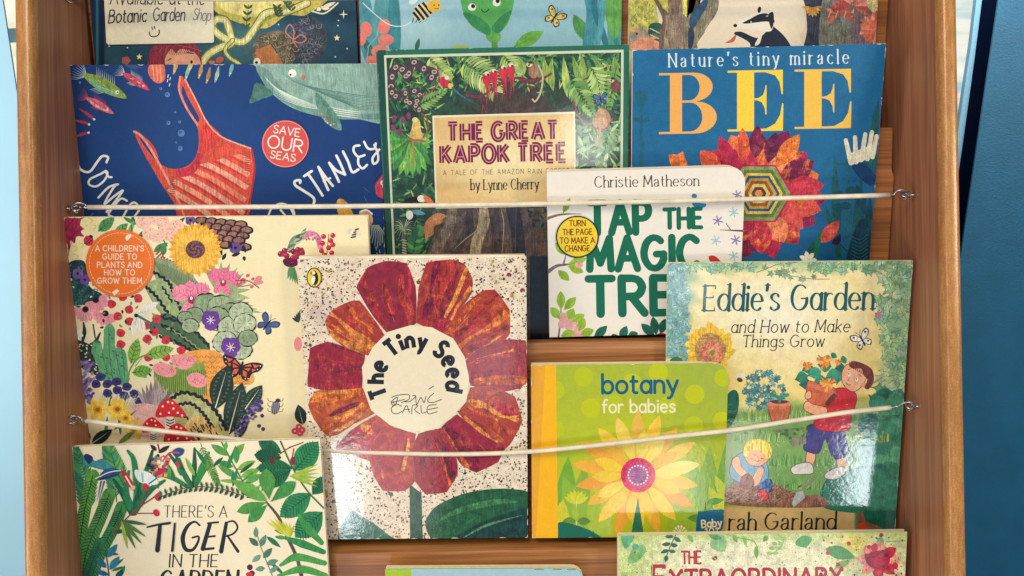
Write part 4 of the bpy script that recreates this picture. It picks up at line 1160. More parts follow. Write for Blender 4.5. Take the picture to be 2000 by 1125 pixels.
# bits along the right and lower edge
cv.blob([(752, 342), (742, 348), (733, 362), (736, 380), (748, 388), (756, 388)], 'd8485c', (.5, .7, .4)); cv.ell(747, 357, 4, 5, 0, 'f4ecdf'); cv.ell(748, 358, 1.8, col='16161e')
cv.line([(710, 366), (722, 376)], 3, '5f9c9c', taper='both'); cv.line([(711, 384), (718, 396)], 4, '5a9a96', taper='both')
cv.blob([(657, 398), (664, 388), (678, 396), (690, 420), (682, 432), (664, 424)], 'd9a23c', (.6, .4, .3))
cv.blob([(702, 414), (712, 410), (726, 420), (728, 434), (722, 440), (716, 428), (704, 422)], 'e0a078', (.6, .4, .3)); cv.line([(704, 413), (716, 410), (727, 418)], 3, 'f0ece4')
for k in range(7): cv.line([(724 + k*2.5, 440), (726 + k*4, 456), (722 + k*5, 484 - abs(k-3)*5)], 1.7, 'aebc9c', n=3)
for x, y in ((734, 482), (741, 488), (736, 494)): cv.line([(x, y), (x + 1, y + 6)], 1.4, 'c9d6d4')
cv.line([(150, 420), (172, 424), (182, 417)], 2, '4f8f9a')
cv.wear(110, 1.1, ('c9ccd4', '8fa4c4', 'e6e2d8'), 3)
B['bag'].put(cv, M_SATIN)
cvb = Canvas([(558 + 46*math.cos(t), 281 + 46*math.sin(t)) for t in np.linspace(0, 2*math.pi, 40, endpoint=False)])
cvb.base('db5752', fx=(.1, 0, .15))
cvb.line([(558 + 44.6*math.cos(t), 281 + 44.6*math.sin(t)) for t in np.linspace(0, 2*math.pi, 40)], 1.3, 'f0a8a0', smooth=False)
cvb.text('SAVE', 560, 263, 15, W_, w=.13, align='c', fit=52, ang=-9); cvb.text('OUR', 557, 293, 24, W_, w=.12, align='c', fit=70, ang=-9); cvb.text('SEAS', 553, 312, 14, W_, w=.13, align='c', fit=50, ang=-9)
B['bag'].put(cvb, M_SATIN, 'badge', 0.0011)

# ---- rainforest book
cv = B['kapok'].canvas()
cv.base('1f6a52', fx=(.12, .1, .15))
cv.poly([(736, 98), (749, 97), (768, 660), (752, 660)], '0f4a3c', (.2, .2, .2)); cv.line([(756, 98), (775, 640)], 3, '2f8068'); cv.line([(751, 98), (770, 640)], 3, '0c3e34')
IN = [(750, 109), (1217, 98), (1213, 665), (776, 665)]
cv.poly([(750, 108), (1218, 97), (1214, 668), (775, 668)], 'd4dabf', (.05, 0, .05))
cv.wear(40, .9, ('5f9a84', 'a8c4b4'), 6)
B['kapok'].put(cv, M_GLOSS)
PAN = [(754.5, 113), (1213, 102.5), (1209.5, 662), (779, 662)]
cv = Canvas(PAN)
cv.base(lambda x, y: mixc2(mixc2(mixc2(mixc('16302a', '27503a', .5 + .5*wav(x, y, .05, 2)), '4a3c38', soft(x, y, 1010, 225, 80, 70) * 1.2), '5d4a3a', np.clip((y - 395) / 40, 0, 1) * (x > 840) * (x < 1075)), '18283a', np.clip((y-400)/60, 0, 1) * (x < 830) * .5), 6, (.7, .5, .5))
dk = ['24503a', '1d4233', '2e6040']; md = ['4b8a4e', '3c7847', '5d9a54', '3f8060']; lt = ['9fbf62', 'b9cc74', '86ae5c', 'a8c47a']
def zone(poly_, n, l0, l1, w, cols, a0=0, a1=360):
    def g(x, y):
        a = math.radians(R_.uniform(a0, a1)); l = R_.uniform(l0, l1)
        cv.leaf(x, y, x + l*math.cos(a), y + l*math.sin(a), w * R_.uniform(.7, 1.2), R_.choice(cols), (.5, .6, .3), jit=.2)
    cv.scatter(poly_, n, g)
left = [(754, 110), (850, 110), (848, 500), (770, 500)]; right = [(1120, 104), (1215, 102), (1212, 330), (1125, 330)]; top = [(760, 108), (1212, 102), (1212, 190), (1090, 190), (980, 150), (900, 175), (760, 200)]
for z, n in ((left, 150), (right, 150), (top, 240)):
    zone(z, n, 14, 30, 7, dk); zone(z, n // 2, 12, 26, 5, md); zone(z, n // 2, 14, 30, 3.4, ['7fa050', '9cb860', '5c8a4c', 'b4c878', '88a860'])
zone([(760, 400), (850, 400), (850, 650), (775, 650)], 90, 14, 30, 7, dk + ['1a3a44'])
# palm fans and hanging fronds
cv.frond([(900, 118), (945, 150), (965, 178)], 44, 15, lt + ['d0d48c'], w=4.6, stem='5a7a3c', ang=65, shrink=.5, curve=.1)
cv.frond([(980, 104), (1000, 130), (1012, 152)], 34, 10, lt, w=5, stem='4a6a34', ang=60)
for x, y, l, c in ((1062, 108, 60, 'a3bb58'), (1080, 108, 70, '8fae50'), (1100, 106, 84, 'aac064'), (1118, 106, 60, '7fa350'), (1136, 106, 50, '98b45c'), (1158, 110, 46, '86a858'), (1200, 108, 40, '7aa04e'), (1046, 110, 44, '6c9448'), (1010, 108, 40, '9ab45a')):
    cv.leaf(x, y, x + R_.uniform(-4, 22), y + l, 15, c, (.4, .7, .3), '4c7034', shape=.6, bend=R_.uniform(-.08, .08))
cv.frond([(1150, 125), (1168, 160), (1172, 196)], 38, 11, ['a9c46c', 'bccf7e', '8db45e'], w=5.5, stem='4c7a3c', ang=62, curve=-.1)
cv.frond([(1112, 150), (1134, 185), (1158, 224)], 34, 13, ['7ea858', '9abc68', '5f9450'], w=6, stem='3c6a38', ang=62, curve=.1)
cv.frond([(1204, 130), (1196, 170), (1190, 210)], 26, 9, ['7ea858', '6b9a50'], w=6, stem='3c6a38', ang=60)
cv.frond([(835, 110), (860, 135), (880, 150)], 30, 10, ['c6d07e', '9cb860'], w=6, stem='4c7a3c', ang=62)
cv.frond([(800, 215), (838, 195), (868, 178)], 26, 12, ['6f9c52', '8bb060'], w=5, stem='2c5230', ang=60)
# big fan leaf lower left
for k in range(17):
    a = math.radians(-8 + k * 13); l = 74 if 40 < k*13 < 170 else 52
    cv.leaf(800, 272, 800 + l*math.cos(a)*.82, 272 + l*math.sin(a), 15, R_.choice(['4f9a48', '6cb04e', '3f8444', '89be56']), (.5, .9, .3), '2a5a30', 1, shape=.62)
cv.line([(806, 268), (808, 300), (806, 326)], 4, 'a9864e'); cv.frond([(1196, 240), (1180, 290), (1170, 330)], 34, 11, ['6f9c62', '4f8458', '8db078'], w=8, ang=60)
zone([(1126, 250), (1210, 240), (1210, 330), (1126, 330)], 40, 14, 28, 7, ['7aa276', '97b98c', '5e8c62', 'b6cba4'])
# coiled patterned snake
sn = [(764, 185), (760, 160), (775, 130), (792, 140), (800, 122), (830, 126), (850, 142), (842, 160)]
def snake(pts, w=15):
    cv.line(pts, w, '4a3846', (.3, .3, .2)); P = cr(pts, 6)
    for p in P[2::5]: cv.ell(p[0], p[1], w*.36, w*.28, R_.uniform(0, 90), 'cdb7a0'); cv.ell(p[0], p[1], w*.22, w*.16, 0, '5c4450')
snake([(770, 190), (764, 172), (766, 150), (775, 130), (790, 140), (796, 152), (806, 122), (828, 134), (850, 142), (838, 156)])
snake([(764, 176), (770, 188), (792, 182), (812, 178), (820, 190), (806, 202), (792, 196), (812, 206), (820, 216)], 13)
cv.line([(856, 130), (856, 160), (838, 182), (820, 188)], 2.5, '8a4a5a')
# branch with scarlet birds
cv.line([(912, 186), (940, 188), (972, 166), (1010, 152), (1036, 158), (1062, 152), (1076, 144)], 5, '7d3344', (.5, .6, .2)); cv.line([(936, 190), (950, 220)], 2, '7d3344')
cv.line([(1010, 152), (1040, 172), (1058, 150)], 3, '7d3344')
def macaw(x, y, s=1.0, fl=1):
    cv.line([(x, y + 14*s), (x + 2*fl, y + 34*s), (x - 1*fl, y + 60*s)], 6*s, 'b5283c', (.4, .6, .3), taper='end'); cv.line([(x + 5*fl, y + 14*s), (x + 7*fl, y + 48*s)], 4*s, 'cb3a58', taper='end')
    cv.blob([(x - 7*s, y), (x, y - 9*s), (x + 7*s, y - 4*s), (x + 8*s, y + 10*s), (x + 2*s, y + 18*s), (x - 6*s, y + 12*s)], 'cf2e42', (.3, .5, .2)); cv.ell(x + 1*fl, y - 6*s, 4.5*s, 4*s, 0, 'ead9c6'); cv.ell(x + 3*fl, y - 4*s, 2.2*s, 2.6*s, 0, '2a1c1e')
for x, y in ((950, 150), (964, 144), (982, 137), (997, 133)): macaw(x, y, 1.0)
cv.ell(868, 160, 9, 11, 20, 'c92f45', (.3, .5, .2)); cv.ell(873, 152, 4.5, 4, 0, 'e8dccc'); cv.ell(880, 168, 5, 6, 30, 'e6c064'); cv.line([(884, 172), (900, 186), (930, 204)], 5, '4a6a92', (.3, .7, .2), taper='end')
cv.line([(944, 206), (938, 232)], 3, '9a2c44', taper='end')
# monkeys
def monkey(x, y, s, c1='9a7458', c2='e6cfa8'):
    cv.blob([(x - 6*s, y - 6*s), (x + 4*s, y - 10*s), (x + 12*s, y), (x + 12*s, y + 14*s), (x, y + 18*s), (x - 8*s, y + 8*s)], c1, (.6, .5, .4)); cv.ell(x - 6*s, y - 9*s, 6*s, 5*s, 0, c2); cv.ell(x - 7*s, y - 8*s, 2.2*s, 1.8*s, 0, '2a1c1c'); cv.ell(x - 4*s, y - 13*s, 5*s, 3*s, 0, '4a342e')
monkey(1040, 135, 1.0); cv.line([(1052, 128), (1060, 150), (1056, 180), (1046, 198), (1040, 194)], 3.4, 'cbb896')
monkey(1200, 165, .9, '7a4c44', 'd8c4b0')
cv.blob([(1162, 224), (1172, 212), (1188, 218), (1192, 238), (1182, 250), (1166, 248), (1158, 238)], 'b88a60', (.7, .5, .5)); cv.line([(1180, 222), (1186, 246)], 4, 'caa070'); cv.line([(1120, 196), (1132, 230), (1154, 246), (1180, 252), (1196, 232)], 3, '9a4a5c'); cv.line([(1172, 250), (1170, 282)], 4, 'c4826a')
butterfly(cv, 1173, 194, 13, 10, '3c68a8', '1c2c4c')
cv.blob([(806, 240), (812, 230), (820, 236), (822, 254), (828, 268), (812, 272), (800, 266), (804, 252)], 'dcb868', (.5, .4, .4)); cv.ell(811, 234, 6, 5, 0, 'ecd08c'); cv.line([(826, 268), (836, 252), (834, 232), (824, 222)], 3, '9a5048'); cv.line([(796, 272), (830, 276)], 4, 'b05c58')
for x, y in ((770, 232), (787, 234), (798, 226), (768, 250), (780, 258)): cv.ell(x, y, 4.5, 7, R_.uniform(-30, 30), '8a3a6a', (.4, .4, .2))
# toucans and anteater, buttress roots below
cv.blob([(790, 392), (806, 384), (822, 388), (818, 400), (796, 402)], '14161e'); cv.ell(823, 388, 8, 7, 0, 'efe8d8'); cv.leaf(826, 384, 848, 398, 11, 'de6a48')
cv.ell(803, 424, 11, 13, 0, '181c24'); cv.ell(800, 420, 7, 9, 0, 'e8e8dc'); cv.leaf(803, 412, 832, 418, 10, '5a9cae')
for k in range(22):
    a = math.radians(-170 + k*16); cv.line([(790, 448), (790 + 14*math.cos(a), 448 + 12*math.sin(a) - 6), (790 + 26*math.cos(a), 448 + 22*math.sin(a))], 2.6, R_.choice(['9fb08a', '6d8a6c', 'c4cba4', '4c6a54']), taper='end')
cv.line([(789, 462), (790, 500)], 7, '6a6458', (.4, .2, .3)); 
for k in range(7): cv.line([(786, 468 + k*5), (793, 470 + k*5)], 2, 'c6c2b0')
cv.frond([(806, 500), (812, 470), (822, 440)], 26, 9, ['3f7c4c', '58985a', '2e6644'], w=9, ang=60)
cv.blob([(832, 500), (840, 480), (852, 462), (862, 440), (876, 408), (900, 398), (1075, 398), (1080, 660), (900, 660), (860, 560), (826, 530)], '5c4c46', (1, .5, .8))
for p, w, c in (([(884, 404), (878, 440), (856, 480), (840, 520)], 20, '7c695a'), ([(948, 400), (944, 440), (930, 480), (922, 560)], 22, '9c8a6c'), ([(962, 400), (970, 460), (966, 560)], 20, '4a3c3c'), ([(1000, 400), (1012, 470), (1018, 600)], 26, '2f2c38'), ([(1040, 400), (1048, 480), (1050, 640)], 22, '5a4436'), ([(920, 405), (912, 450), (886, 500)], 16, '463c40'), ([(1062, 400), (1060, 520)], 12, '6a5038')):
    cv.line(p, w, c, (.9, 1, .6), cap=False, jit=.1)
for p in ([(978, 404), (984, 440), (980, 500)], [(930, 404), (938, 440), (905, 470), (884, 490)], [(960, 452), (930, 474)], [(1008, 404), (1006, 500)], [(924, 410), (928, 450)]): cv.line(p, 1.6, 'a8a080', taper='both')
for _ in range(46):
    x = R_.uniform(850, 1060); y = R_.uniform(405, 480); cv.line([(x, y), (x + R_.uniform(-4, 4), y + R_.uniform(8, 22))], 1.3, R_.choice(['837060', '3a3032', '9a8a70']), taper='both')
cv.blob([(828, 452), (830, 436), (840, 424), (856, 416), (874, 422), (866, 426), (862, 436), (848, 442), (846, 458), (836, 464), (832, 470), (830, 458)], 'c0804e', (.6, .4, .3))
zone([(1030, 400), (1072, 400), (1072, 440), (1036, 436)], 26, 8, 16, 5, ['24483e', '3c6a58', '182c30'])
cv.poly([(1034, 500), (1072, 500), (1072, 662), (1036, 662)], '14202e', (.8, .5, .6))
for _ in range(14):
    x = R_.uniform(1038, 1064); y = R_.uniform(520, 640); cv.line([(x, y), (x + R_.uniform(-5, 5), y + 22)], 1.6, R_.choice(['2c4056', '3a5060', '0c1420']), taper='both')
# tan title panel
cv.poly([(844.5, 226), (1123, 218), (1125, 402), (851, 407)], 'f1e9cc')
PB = [(848.5, 230), (1119.5, 222.5), (1121, 398), (854.5, 402)]
cb = Canvas(PB)
cb.base(lambda x, y: mixc2(mixc('d9ae68', 'e9ca8a', .5 + .5*wav(x, y, .02, 1)), 'f6e6b4', soft(x, y, 985, 310, 110, 60) * .9), 9, (.12, .08, .15))
B['kapok'].put(cv, M_GLOSS, 'printed_picture', 0.00015)
mg, pk = '741234', 'e09aac'
cb.text('THE GREAT', 984, 273, 33, mg, w=.29, align='c', fit=216, ang=1, inner=pk, iw=.17, cap=False, track=.2)
cb.text('KAPOK TREE', 986, 316, 33, mg, w=.29, align='c', fit=246, ang=1, inner=pk, iw=.17, cap=False, track=.2)
cb.text('A TALE OF THE AMAZON RAIN FOREST', 866, 342, 9.5, '5a4630', w=.10, fit=246, ang=1, track=.35, space=.8)
cb.text('by Lynne Cherry', 920, 371, 20, '2c1c1c', w=.12, c=.6, serif=.13, fit=133, ang=1, two=True, track=.16)
B['kapok'].put(cb, M_GLOSS, 'title_panel', 0.0011)

# ---- blue book with the three large letters
cv = B['bee'].canvas()
cv.base(lambda x, y: mixc2(mixc('1a6494', '226c9a', .5 + .5*wav(x, y, .03, 5)), '17578a', np.clip((y - 250) / 250, 0, 1) * .6), 10, (.14, .05, .35))
# faint plants
tl_ = '1f5f78'
cv.line([(1252, 290), (1252, 230), (1254, 200)], 6, tl_, (.2, .1, .3)); cv.blob([(1241, 180), (1264, 178), (1262, 196), (1257, 210), (1249, 210), (1243, 196)], tl_, (.2, .1, .3)); cv.leaf(1252, 238, 1234, 230, 9, tl_); cv.leaf(1252, 238, 1278, 228, 9, tl_)
cv.line([(1255, 280), (1252, 320)], 8, tl_, (.2, .1, .3))
for x0, y0, x1, y1, w, c in ((1636, 520, 1630, 300, 18, '1d5c64'), (1655, 520, 1658, 310, 14, '22697a'), (1670, 520, 1682, 340, 22, '1a5660'), (1690, 520, 1700, 380, 20, '184e5c'), (1645, 510, 1612, 400, 14, '1c5e50'), (1672, 360, 1690, 420, 22, '174a64'), (1585, 520, 1606, 440, 12, '1c6a54'), (1574, 520, 1590, 470, 14, '1b5a4a'), (1700, 300, 1712, 200, 12, '225e5c'), (1708, 290, 1716, 190, 10, '1d5660')):
    cv.leaf(x0, y0, x1, y1, w, c, (.4, .5, .4))
for x, y in ((1636, 380), (1662, 372), (1636, 405), (1652, 402)): cv.ell(x, y, 11, 8, R_.uniform(-20, 20), '174f5a', (.3, .2, .3)); cv.leaf(1640, 322, 1660, 318, 7, '1d6070'); cv.leaf(1640, 322, 1624, 316, 7, '1d6070')
cv.blob([(1662, 470), (1680, 430), (1698, 440), (1700, 520), (1655, 520)], '123c50', (.4, .6, .5))
for k in range(8): cv.line([(1664, 462 + k*7), (1680, 468 + k*7), (1694, 458 + k*7)], 1.4, '2b6a78')
# wing and fingers at right
cv.blob([(1664, 316), (1700, 306), (1712, 330), (1706, 362), (1692, 358), (1672, 340)], '14406c', (.4, .5, .4)); cv.blob([(1688, 312), (1716, 300), (1712, 340), (1700, 330)], '1d5a64', (.5, .5, .5))
for x0, y0, x1, y1 in ((1662, 318, 1652, 274), (1672, 316, 1670, 268), (1682, 312, 1690, 262), (1694, 310, 1703, 258), (1704, 306, 1712, 266)): cv.line([(x0, y0), (x1, y1)], [10, 8], 'e6dfc2', (.3, .4, .3), smooth=False)
cv.poly([(1658, 300), (1706, 282), (1706, 306), (1664, 322)], 'e6dfc2', (.3, .4, .3))
# red collage flower around a hexagonal comb
rose = ['b82a50', 'c4344c', 'd2504a', '8a2350', 'e0764a', '742048', 'e68a5c', 'c22f5c', 'a82450']
FC = (1482, 378)
for ring_, (r, n, w, off) in enumerate(((140, 15, 50, .1), (126, 15, 46, .28))):
    for k in range(n):
        a = 2*math.pi*k/n + off; rr = r * R_.uniform(.86, 1.04)
        c = R_.choice(rose); warm = .5 if R_.random() < .35 else .05
        cv.leaf(FC[0] + 40*math.cos(a), FC[1] + 40*math.sin(a), FC[0] + rr*math.cos(a), FC[1] + rr*math.sin(a)*.94, w, c, (.7, .6, .7, warm), jit=.15, shape=.55)
def hexa(r, sq=1.0, dx=0): return [(FC[0] + dx + r*math.cos(math.radians(60*k)), FC[1] + r*math.sin(math.radians(60*k)) * sq) for k in range(6)]
for r, c in ((66, 'b82a4c'), (62, '8a9a5c'), (54, '5a7a4c'), (47, 'e8c24a'), (41, '2c5c8c'), (35, 'c9a23c'), (29, 'a85a3c'), (22, 'd9c86a'), (15, '6a3a44'), (8, 'e6a04a')): cv.poly(hexa(r, .98), c, (.6, .3, .5))
for x, y in ((1326, 308), ): cv.leaf(1342, 332, 1306, 302, 30, 'dd6a3c', (.7, .5, .7, .5)); cv.leaf(1320, 330, 1334, 296, 22, 'e0743a', (.7, .5, .7, .5))
cv.leaf(1400, 330, 1368, 294, 34, 'd0503c', (.7, .5, .7, .4))
cv.leaf(1604, 474, 1640, 430, 26, 'd8504c', (.7, .5, .6, .1)); cv.blob([(1624, 474), (1640, 458), (1642, 470), (1636, 478)], '2a2040'); cv.line([(1640, 476), (1654, 490)], 2, '1a3a40')
cv.flower(1578, 508, 18, 7, 'ece6d0', w=9)
# lettering
cv.text("Nature's tiny miracle", 1307, 131, 26, 'd6e2e4', w=.125, c=.72, serif=.11, fit=352, ang=1.2, two=True, track=.42, space=.75)
OR_, YE = 'efae5c', 'f2d044'
def didone_E(x, y, w, h, c, k):          # x, y = upper left; tilt k px per px
    def T(p): return [(x + a * w - b * h * .0, y + b * h - a * w * k) for a, b in p]
    cv.poly(T([(0, 0), (1, 0), (1, .40), (.975, .40), (.94, .20), (.86, .09), (.68, .035), (.48, .035), (.48, .465), (.56, .455), (.64, .41), (.675, .32), (.685, .25), (.705, .25), (.705, .73), (.685, .73), (.67, .62), (.62, .53), (.54, .495), (.48, .49), (.48, .965), (.70, .96), (.86, .88), (.95, .74), (.985, .55), (1.01, .55), (1.0, 1.0), (0, 1.0), (0, .965), (.17, .965), (.17, .035), (0, .035)]), c, (.05, .05, .15))
def B_(x, y, w, h, c, k):
    def T(p): return [(x + a * w, y + b * h - a * w * k) for a, b in p]
    up = [(.60, 0)] + [(.60 + .33*math.sin(t), .235 - .235*math.cos(t)) for t in np.linspace(.2, math.pi - .3, 12)] + [(.64, .475)]
    dn = [(.64 + .36*math.sin(t), .735 - .262*math.cos(t)) for t in np.linspace(.25, math.pi - .15, 14)] + [(.60, 1.0)]
    cv.poly(T([(0, 0)] + up + dn + [(0, 1), (0, .965), (.19, .965), (.19, .035), (0, .035)]), c, (.05, .05, .15))
    bl = '1e6897'
    cv.poly(T([(.40, .035)] + [(.52 + .185*math.sin(t), .245 - .21*math.cos(t)) for t in np.linspace(0, math.pi, 12)] + [(.40, .455)]), bl, (.14, .05, .35))
    cv.poly(T([(.40, .49)] + [(.54 + .21*math.sin(t), .727 - .237*math.cos(t)) for t in np.linspace(0, math.pi, 12)] + [(.40, .965)]), bl, (.14, .05, .35))
B_(1287, 143, 113, 119, OR_, .016)
didone_E(1421, 138, 108, 119, YE, .016)
didone_E(1552, 136, 110, 116, 'eebf52', .016)
# petals overlap the middle letter
for x0, y0, x1, y1, w, c, wm in ((1432, 330, 1405, 266, 30, 'b82a4c', .1), (1452, 320, 1450, 250, 28, 'd8553c', .6), (1476, 310, 1480, 244, 30, '742048', .1), (1500, 318, 1516, 258, 30, '6a2050', .1), (1516, 326, 1562, 262, 34, 'e0703c', .6)):
    cv.leaf(x0, y0, x1, y1, w, c, (.7, .6, .7, wm), shape=.5)
cv.wear(60, 1, ('b8ccd8', 'e0e4e4'), 5)
B['bee'].put(cv, M_SATIN)

# ---- white board book
cv = B['magic'].canvas()
cv.base('f0e8dc', fx=(.04, 0, .06))
gn = '0f6c52'
cv.text('Christie Matheson', 1162, 366, 21, '2a2026', w=.11, c=.6, serif=.12, fit=204, ang=.9, two=True, track=.16)
br = '7d6a66'
cv.line([(1068, 427), (1090, 420), (1110, 418), (1136, 418)], [6, 4.5, 3, 1], br, (.4, .6, .2)); cv.leaf(1100, 416, 1114, 386, 12, '8cae3c', vein='5c8030')
cv.line([(1450, 451), (1430, 450), (1406, 449)], [4, 2.5, 1], '5a4a44'); cv.line([(1428, 450), (1418, 436)], 1.6, '5a4a44')
cv.ell(1356, 383, 5.5, 5, 0, '2f8fb4'); cv.blob([(1350, 388), (1362, 388), (1366, 396), (1379, 398), (1376, 405), (1364, 406), (1354, 402)], '2a86b0', (.2, .3, .1)); cv.ell(1355, 381, 1, col='0c2430', n=6)
def snow(x, y, r, c):
    for k in range(3):
        a = math.pi*k/3 + .3; cv.line([(x - r*math.cos(a), y - r*math.sin(a)), (x + r*math.cos(a), y + r*math.sin(a))], 2.6, c, smooth=False)
for x, y, c in ((1440, 381, '9a86b4'), (1433, 415, '9cc8cc'), (1402, 431, '8a76b0'), (1437, 469, '8a76b0'), (1398, 470, 'a0c8ca'), (1433, 500, '9cc8cc')): snow(x, y, 9, c)
kw = dict(w=.25, c=.12, serif=0.0, sx=1.0, track=.13, ang=.9)
cv.text('TAP', 1152, 455, 58, gn, fit=122, wob=.006, **kw); cv.text('THE', 1298, 445, 36, gn, fit=76, wob=.008, **kw)
cv.text('MAGIC', 1152, 526, 60, gn, fit=219, wob=.006, **kw); cv.text('TREE', 1150, 613, 68, gn, fit=230, wob=.006, **kw)
cv.blob([(1384, 501), (1396, 500), (1408, 512), (1390, 514)], 'cf3038')
# blossoming branches
cv.line([(1068, 533), (1086, 520), (1104, 517), (1124, 515)], [8, 6, 4, 2], br, (.4, .6, .2)); cv.line([(1100, 518), (1106, 496)], [4, 1.5], br)
for a in ((1108, 518, 1146, 504), (1110, 520, 1140, 532), (1090, 528, 1112, 548), (1120, 506, 1146, 490), (1106, 498, 1084, 474)): cv.leaf(*a, 16, '93b63c', (.3, .3, .1), '6a8c30', shape=.5)
cv.flower(1131, 517, 8, 4, 'e3a8a0', w=8)
cv.line([(1090, 664), (1094, 632), (1096, 600)], [4, 3, 2], br)
for x, y, r in ((1108, 626, 22), (1128, 650, 22)): cv.flower(x, y, r, 5, 'e8aca8', w=17, jit=.08)
for a in ((1096, 604, 1095, 568), (1102, 605, 1125, 580), (1094, 622, 1075, 600), (1110, 624, 1120, 602), (1118, 628, 1142, 614), (1096, 656, 1122, 648), (1130, 646, 1142, 622), (1134, 654, 1160, 644)): cv.leaf(*a, 17, '97bb3e', (.3, .3, .1), '6f9434', shape=.5)
for a in ((1160, 662, 1186, 636), (1212, 664, 1224, 636), (1226, 660, 1246, 650), (1278, 656, 1252, 632), (1282, 654, 1275, 618), (1290, 652, 1300, 622), (1196, 664, 1206, 654)): cv.leaf(*a, 17, '1d6450', (.4, .4, .1), '123f38', shape=.5)
cv.ell(1292, 656, 10, 6, 0, 'b8284c')
B['magic'].put(cv, M_SATIN)
cvb = Canvas([(1127.5 + 42*math.cos(t), 462 + 41*math.sin(t)) for t in np.linspace(0, 2*math.pi, 40, endpoint=False)])
cvb.base('1f2c2c'); cvb.ell(1127.5, 462, 39.3, 38.4, 0, 'f0cf38', (.06, 0, .1))
for t, y, f_ in (('TURN', 441, 32), ('THE PAGE', 458, 58), ('TO MAKE A', 474.5, 68), ('CHANGE', 490, 49)): cvb.text(t, 1128, y, 11, '7a3320', w=.17, align='c', fit=f_, ang=.9)
B['magic'].put(cvb, M_SATIN, 'badge', 0.0011)
# ================================================================== third tier
# ---- crowded flower book
cv = B['plants'].canvas()
CRM = 'f3e6bb'
cv.base(lambda x, y: mixc('f4e8c0', 'f1e2b2', .5 + .5*wav(x, y, .015, 1)), 14, (.05, 0, .08))
ik = '1e2230'
# maple leaf and cream berries in the corner
cv.blob([(124, 424), (166, 424), (164, 436), (170, 444), (158, 452), (164, 462), (150, 462), (146, 476), (138, 470), (136, 488), (130, 520), (124, 520)], '9b2a4c', (.5, .7, .3))
for a in ((152, 428, 132, 500), (160, 440, 134, 470), (146, 424, 128, 450)): cv.line([(a[0], a[1]), (a[2], a[3])], 1.2, '6a1c3c')
for x, y, a in ((170, 436, 14), (185, 442, 14), (150, 500, 14), (160, 478, 14), (148, 484, 12), (178, 430, 12)): cv.ell(x, y, a, a*.8, R_.uniform(0, 60), 'ece0a4', wob=.08); cv.line([(x-6, y-4), (x+3, y), (x-2, y+6)], 1.4, 'c8b478')
cv.ell(173, 470, 10, 10.5, 0, 'd03a58'); cv.line([(165, 476), (180, 462)], 1.6, ik); cv.ell(178, 462, 4, 3, -30, ik)
for p in ((169, 466), (174, 474), (178, 470), (170, 476)): cv.ell(*p, 1.8, col=ik)
# leafy stems along the top
for a in ((192, 452, 224, 424, 22, '4f9052'), (224, 460, 250, 436, 18, '5a9a58'), (262, 440, 258, 420, 8, '2f6a40'), (270, 462, 290, 450, 10, '3f7c48'), (300, 492, 328, 474, 14, '4c8a50'), (344, 440, 362, 424, 8, '3c7a48'), (318, 500, 322, 474, 12, '3f7c48'), (240, 424, 270, 440, 8, '3f7c48'), (250, 462, 262, 430, 9, '6aa45c')): cv.leaf(*a, (.4, .4, .1), ik if a[4] > 12 else None, 1.1, 4 if a[4] > 16 else 0)
for p in ([(256, 440), (262, 470), (280, 482)], [(310, 444), (320, 470), (326, 480)]): cv.line(p, 3, '3f7c48')
for x, y, r in ((280, 434, 15), (300, 428, 13), (316, 432, 14), (292, 456, 14), (308, 462, 14), (322, 450, 13), (336, 446, 14), (346, 438, 12), (330, 460, 12)):
    cv.ell(x, y, r, r*.9, 0, 'f2c3ae', (.15, .1, .3), wob=.05)
    for _ in range(9): cv.ell(x + R_.uniform(-r, r)*.65, y + R_.uniform(-r, r)*.6, 1.3, col='dc8878', n=6)
# pine cone
for j in range(5):
    for i in range(5):
        x = 394 + i*19 + (j % 2)*9 + j*2; y = 430 + j*11 + i*2
        if x > 482: continue
        cv.blob([(x - 12, y - 4), (x, y - 8), (x + 12, y - 4), (x + 13, y + 5), (x, y + 9), (x - 12, y + 5)], ik); cv.blob([(x - 9, y - 2), (x, y - 6), (x + 9, y - 2), (x + 9, y + 3), (x, y + 5), (x - 9, y + 3)], '9a6a5c', (.6, .9, .4), jit=.12)
def vio(x, y, r, c='6a4c8c'): cv.flower(x, y, r, 5, c, w=r*1.05, centre='201c30', cr_=.25, shape=.6)
vio(372, 430, 11); vio(460, 484, 13)
for a in ((446, 470, 454, 486), (428, 476, 434, 500), (474, 478, 480, 494), (434, 508, 442, 494), (452, 500, 470, 494), (476, 500, 478, 510), (404, 470, 414, 484), (424, 466, 430, 474)): cv.leaf(*a, 7, ik)
# seeds and fan leaves
for j in range(3):
    for i in range(13): cv.ell(304 + i*5.6 + j*2, 496 + i*2.6 + j*6 - (6 if i < 3 else 0), 3, 2.1, 20, '9a4a38', n=8)
P = [(296, 508), (330, 508), (360, 524), (384, 548), (392, 570), (350, 590), (312, 560)]
cv.blob(P, '8fa07a', (.3, .5, .2))
for k in range(26): cv.line([(300 + k*3.6, 511 + k*.9 + (k/26)**2*24), (334 + k*1.6, 566 + k*.9)], 1.3, '5d7050', smooth=False)
for k in range(9):
    a = math.radians(-118 + k*16); cv.leaf(428, 572, 428 + 62*math.cos(a), 572 + 62*math.sin(a), 11, '9fae80', (.3, .5, .1))
for k in range(10): cv.leaf(424 + k*3, 600, 440 + k*8, 548 + k*7, 8, R_.choice(['a8b684', '94a678']), (.3, .4, .1))
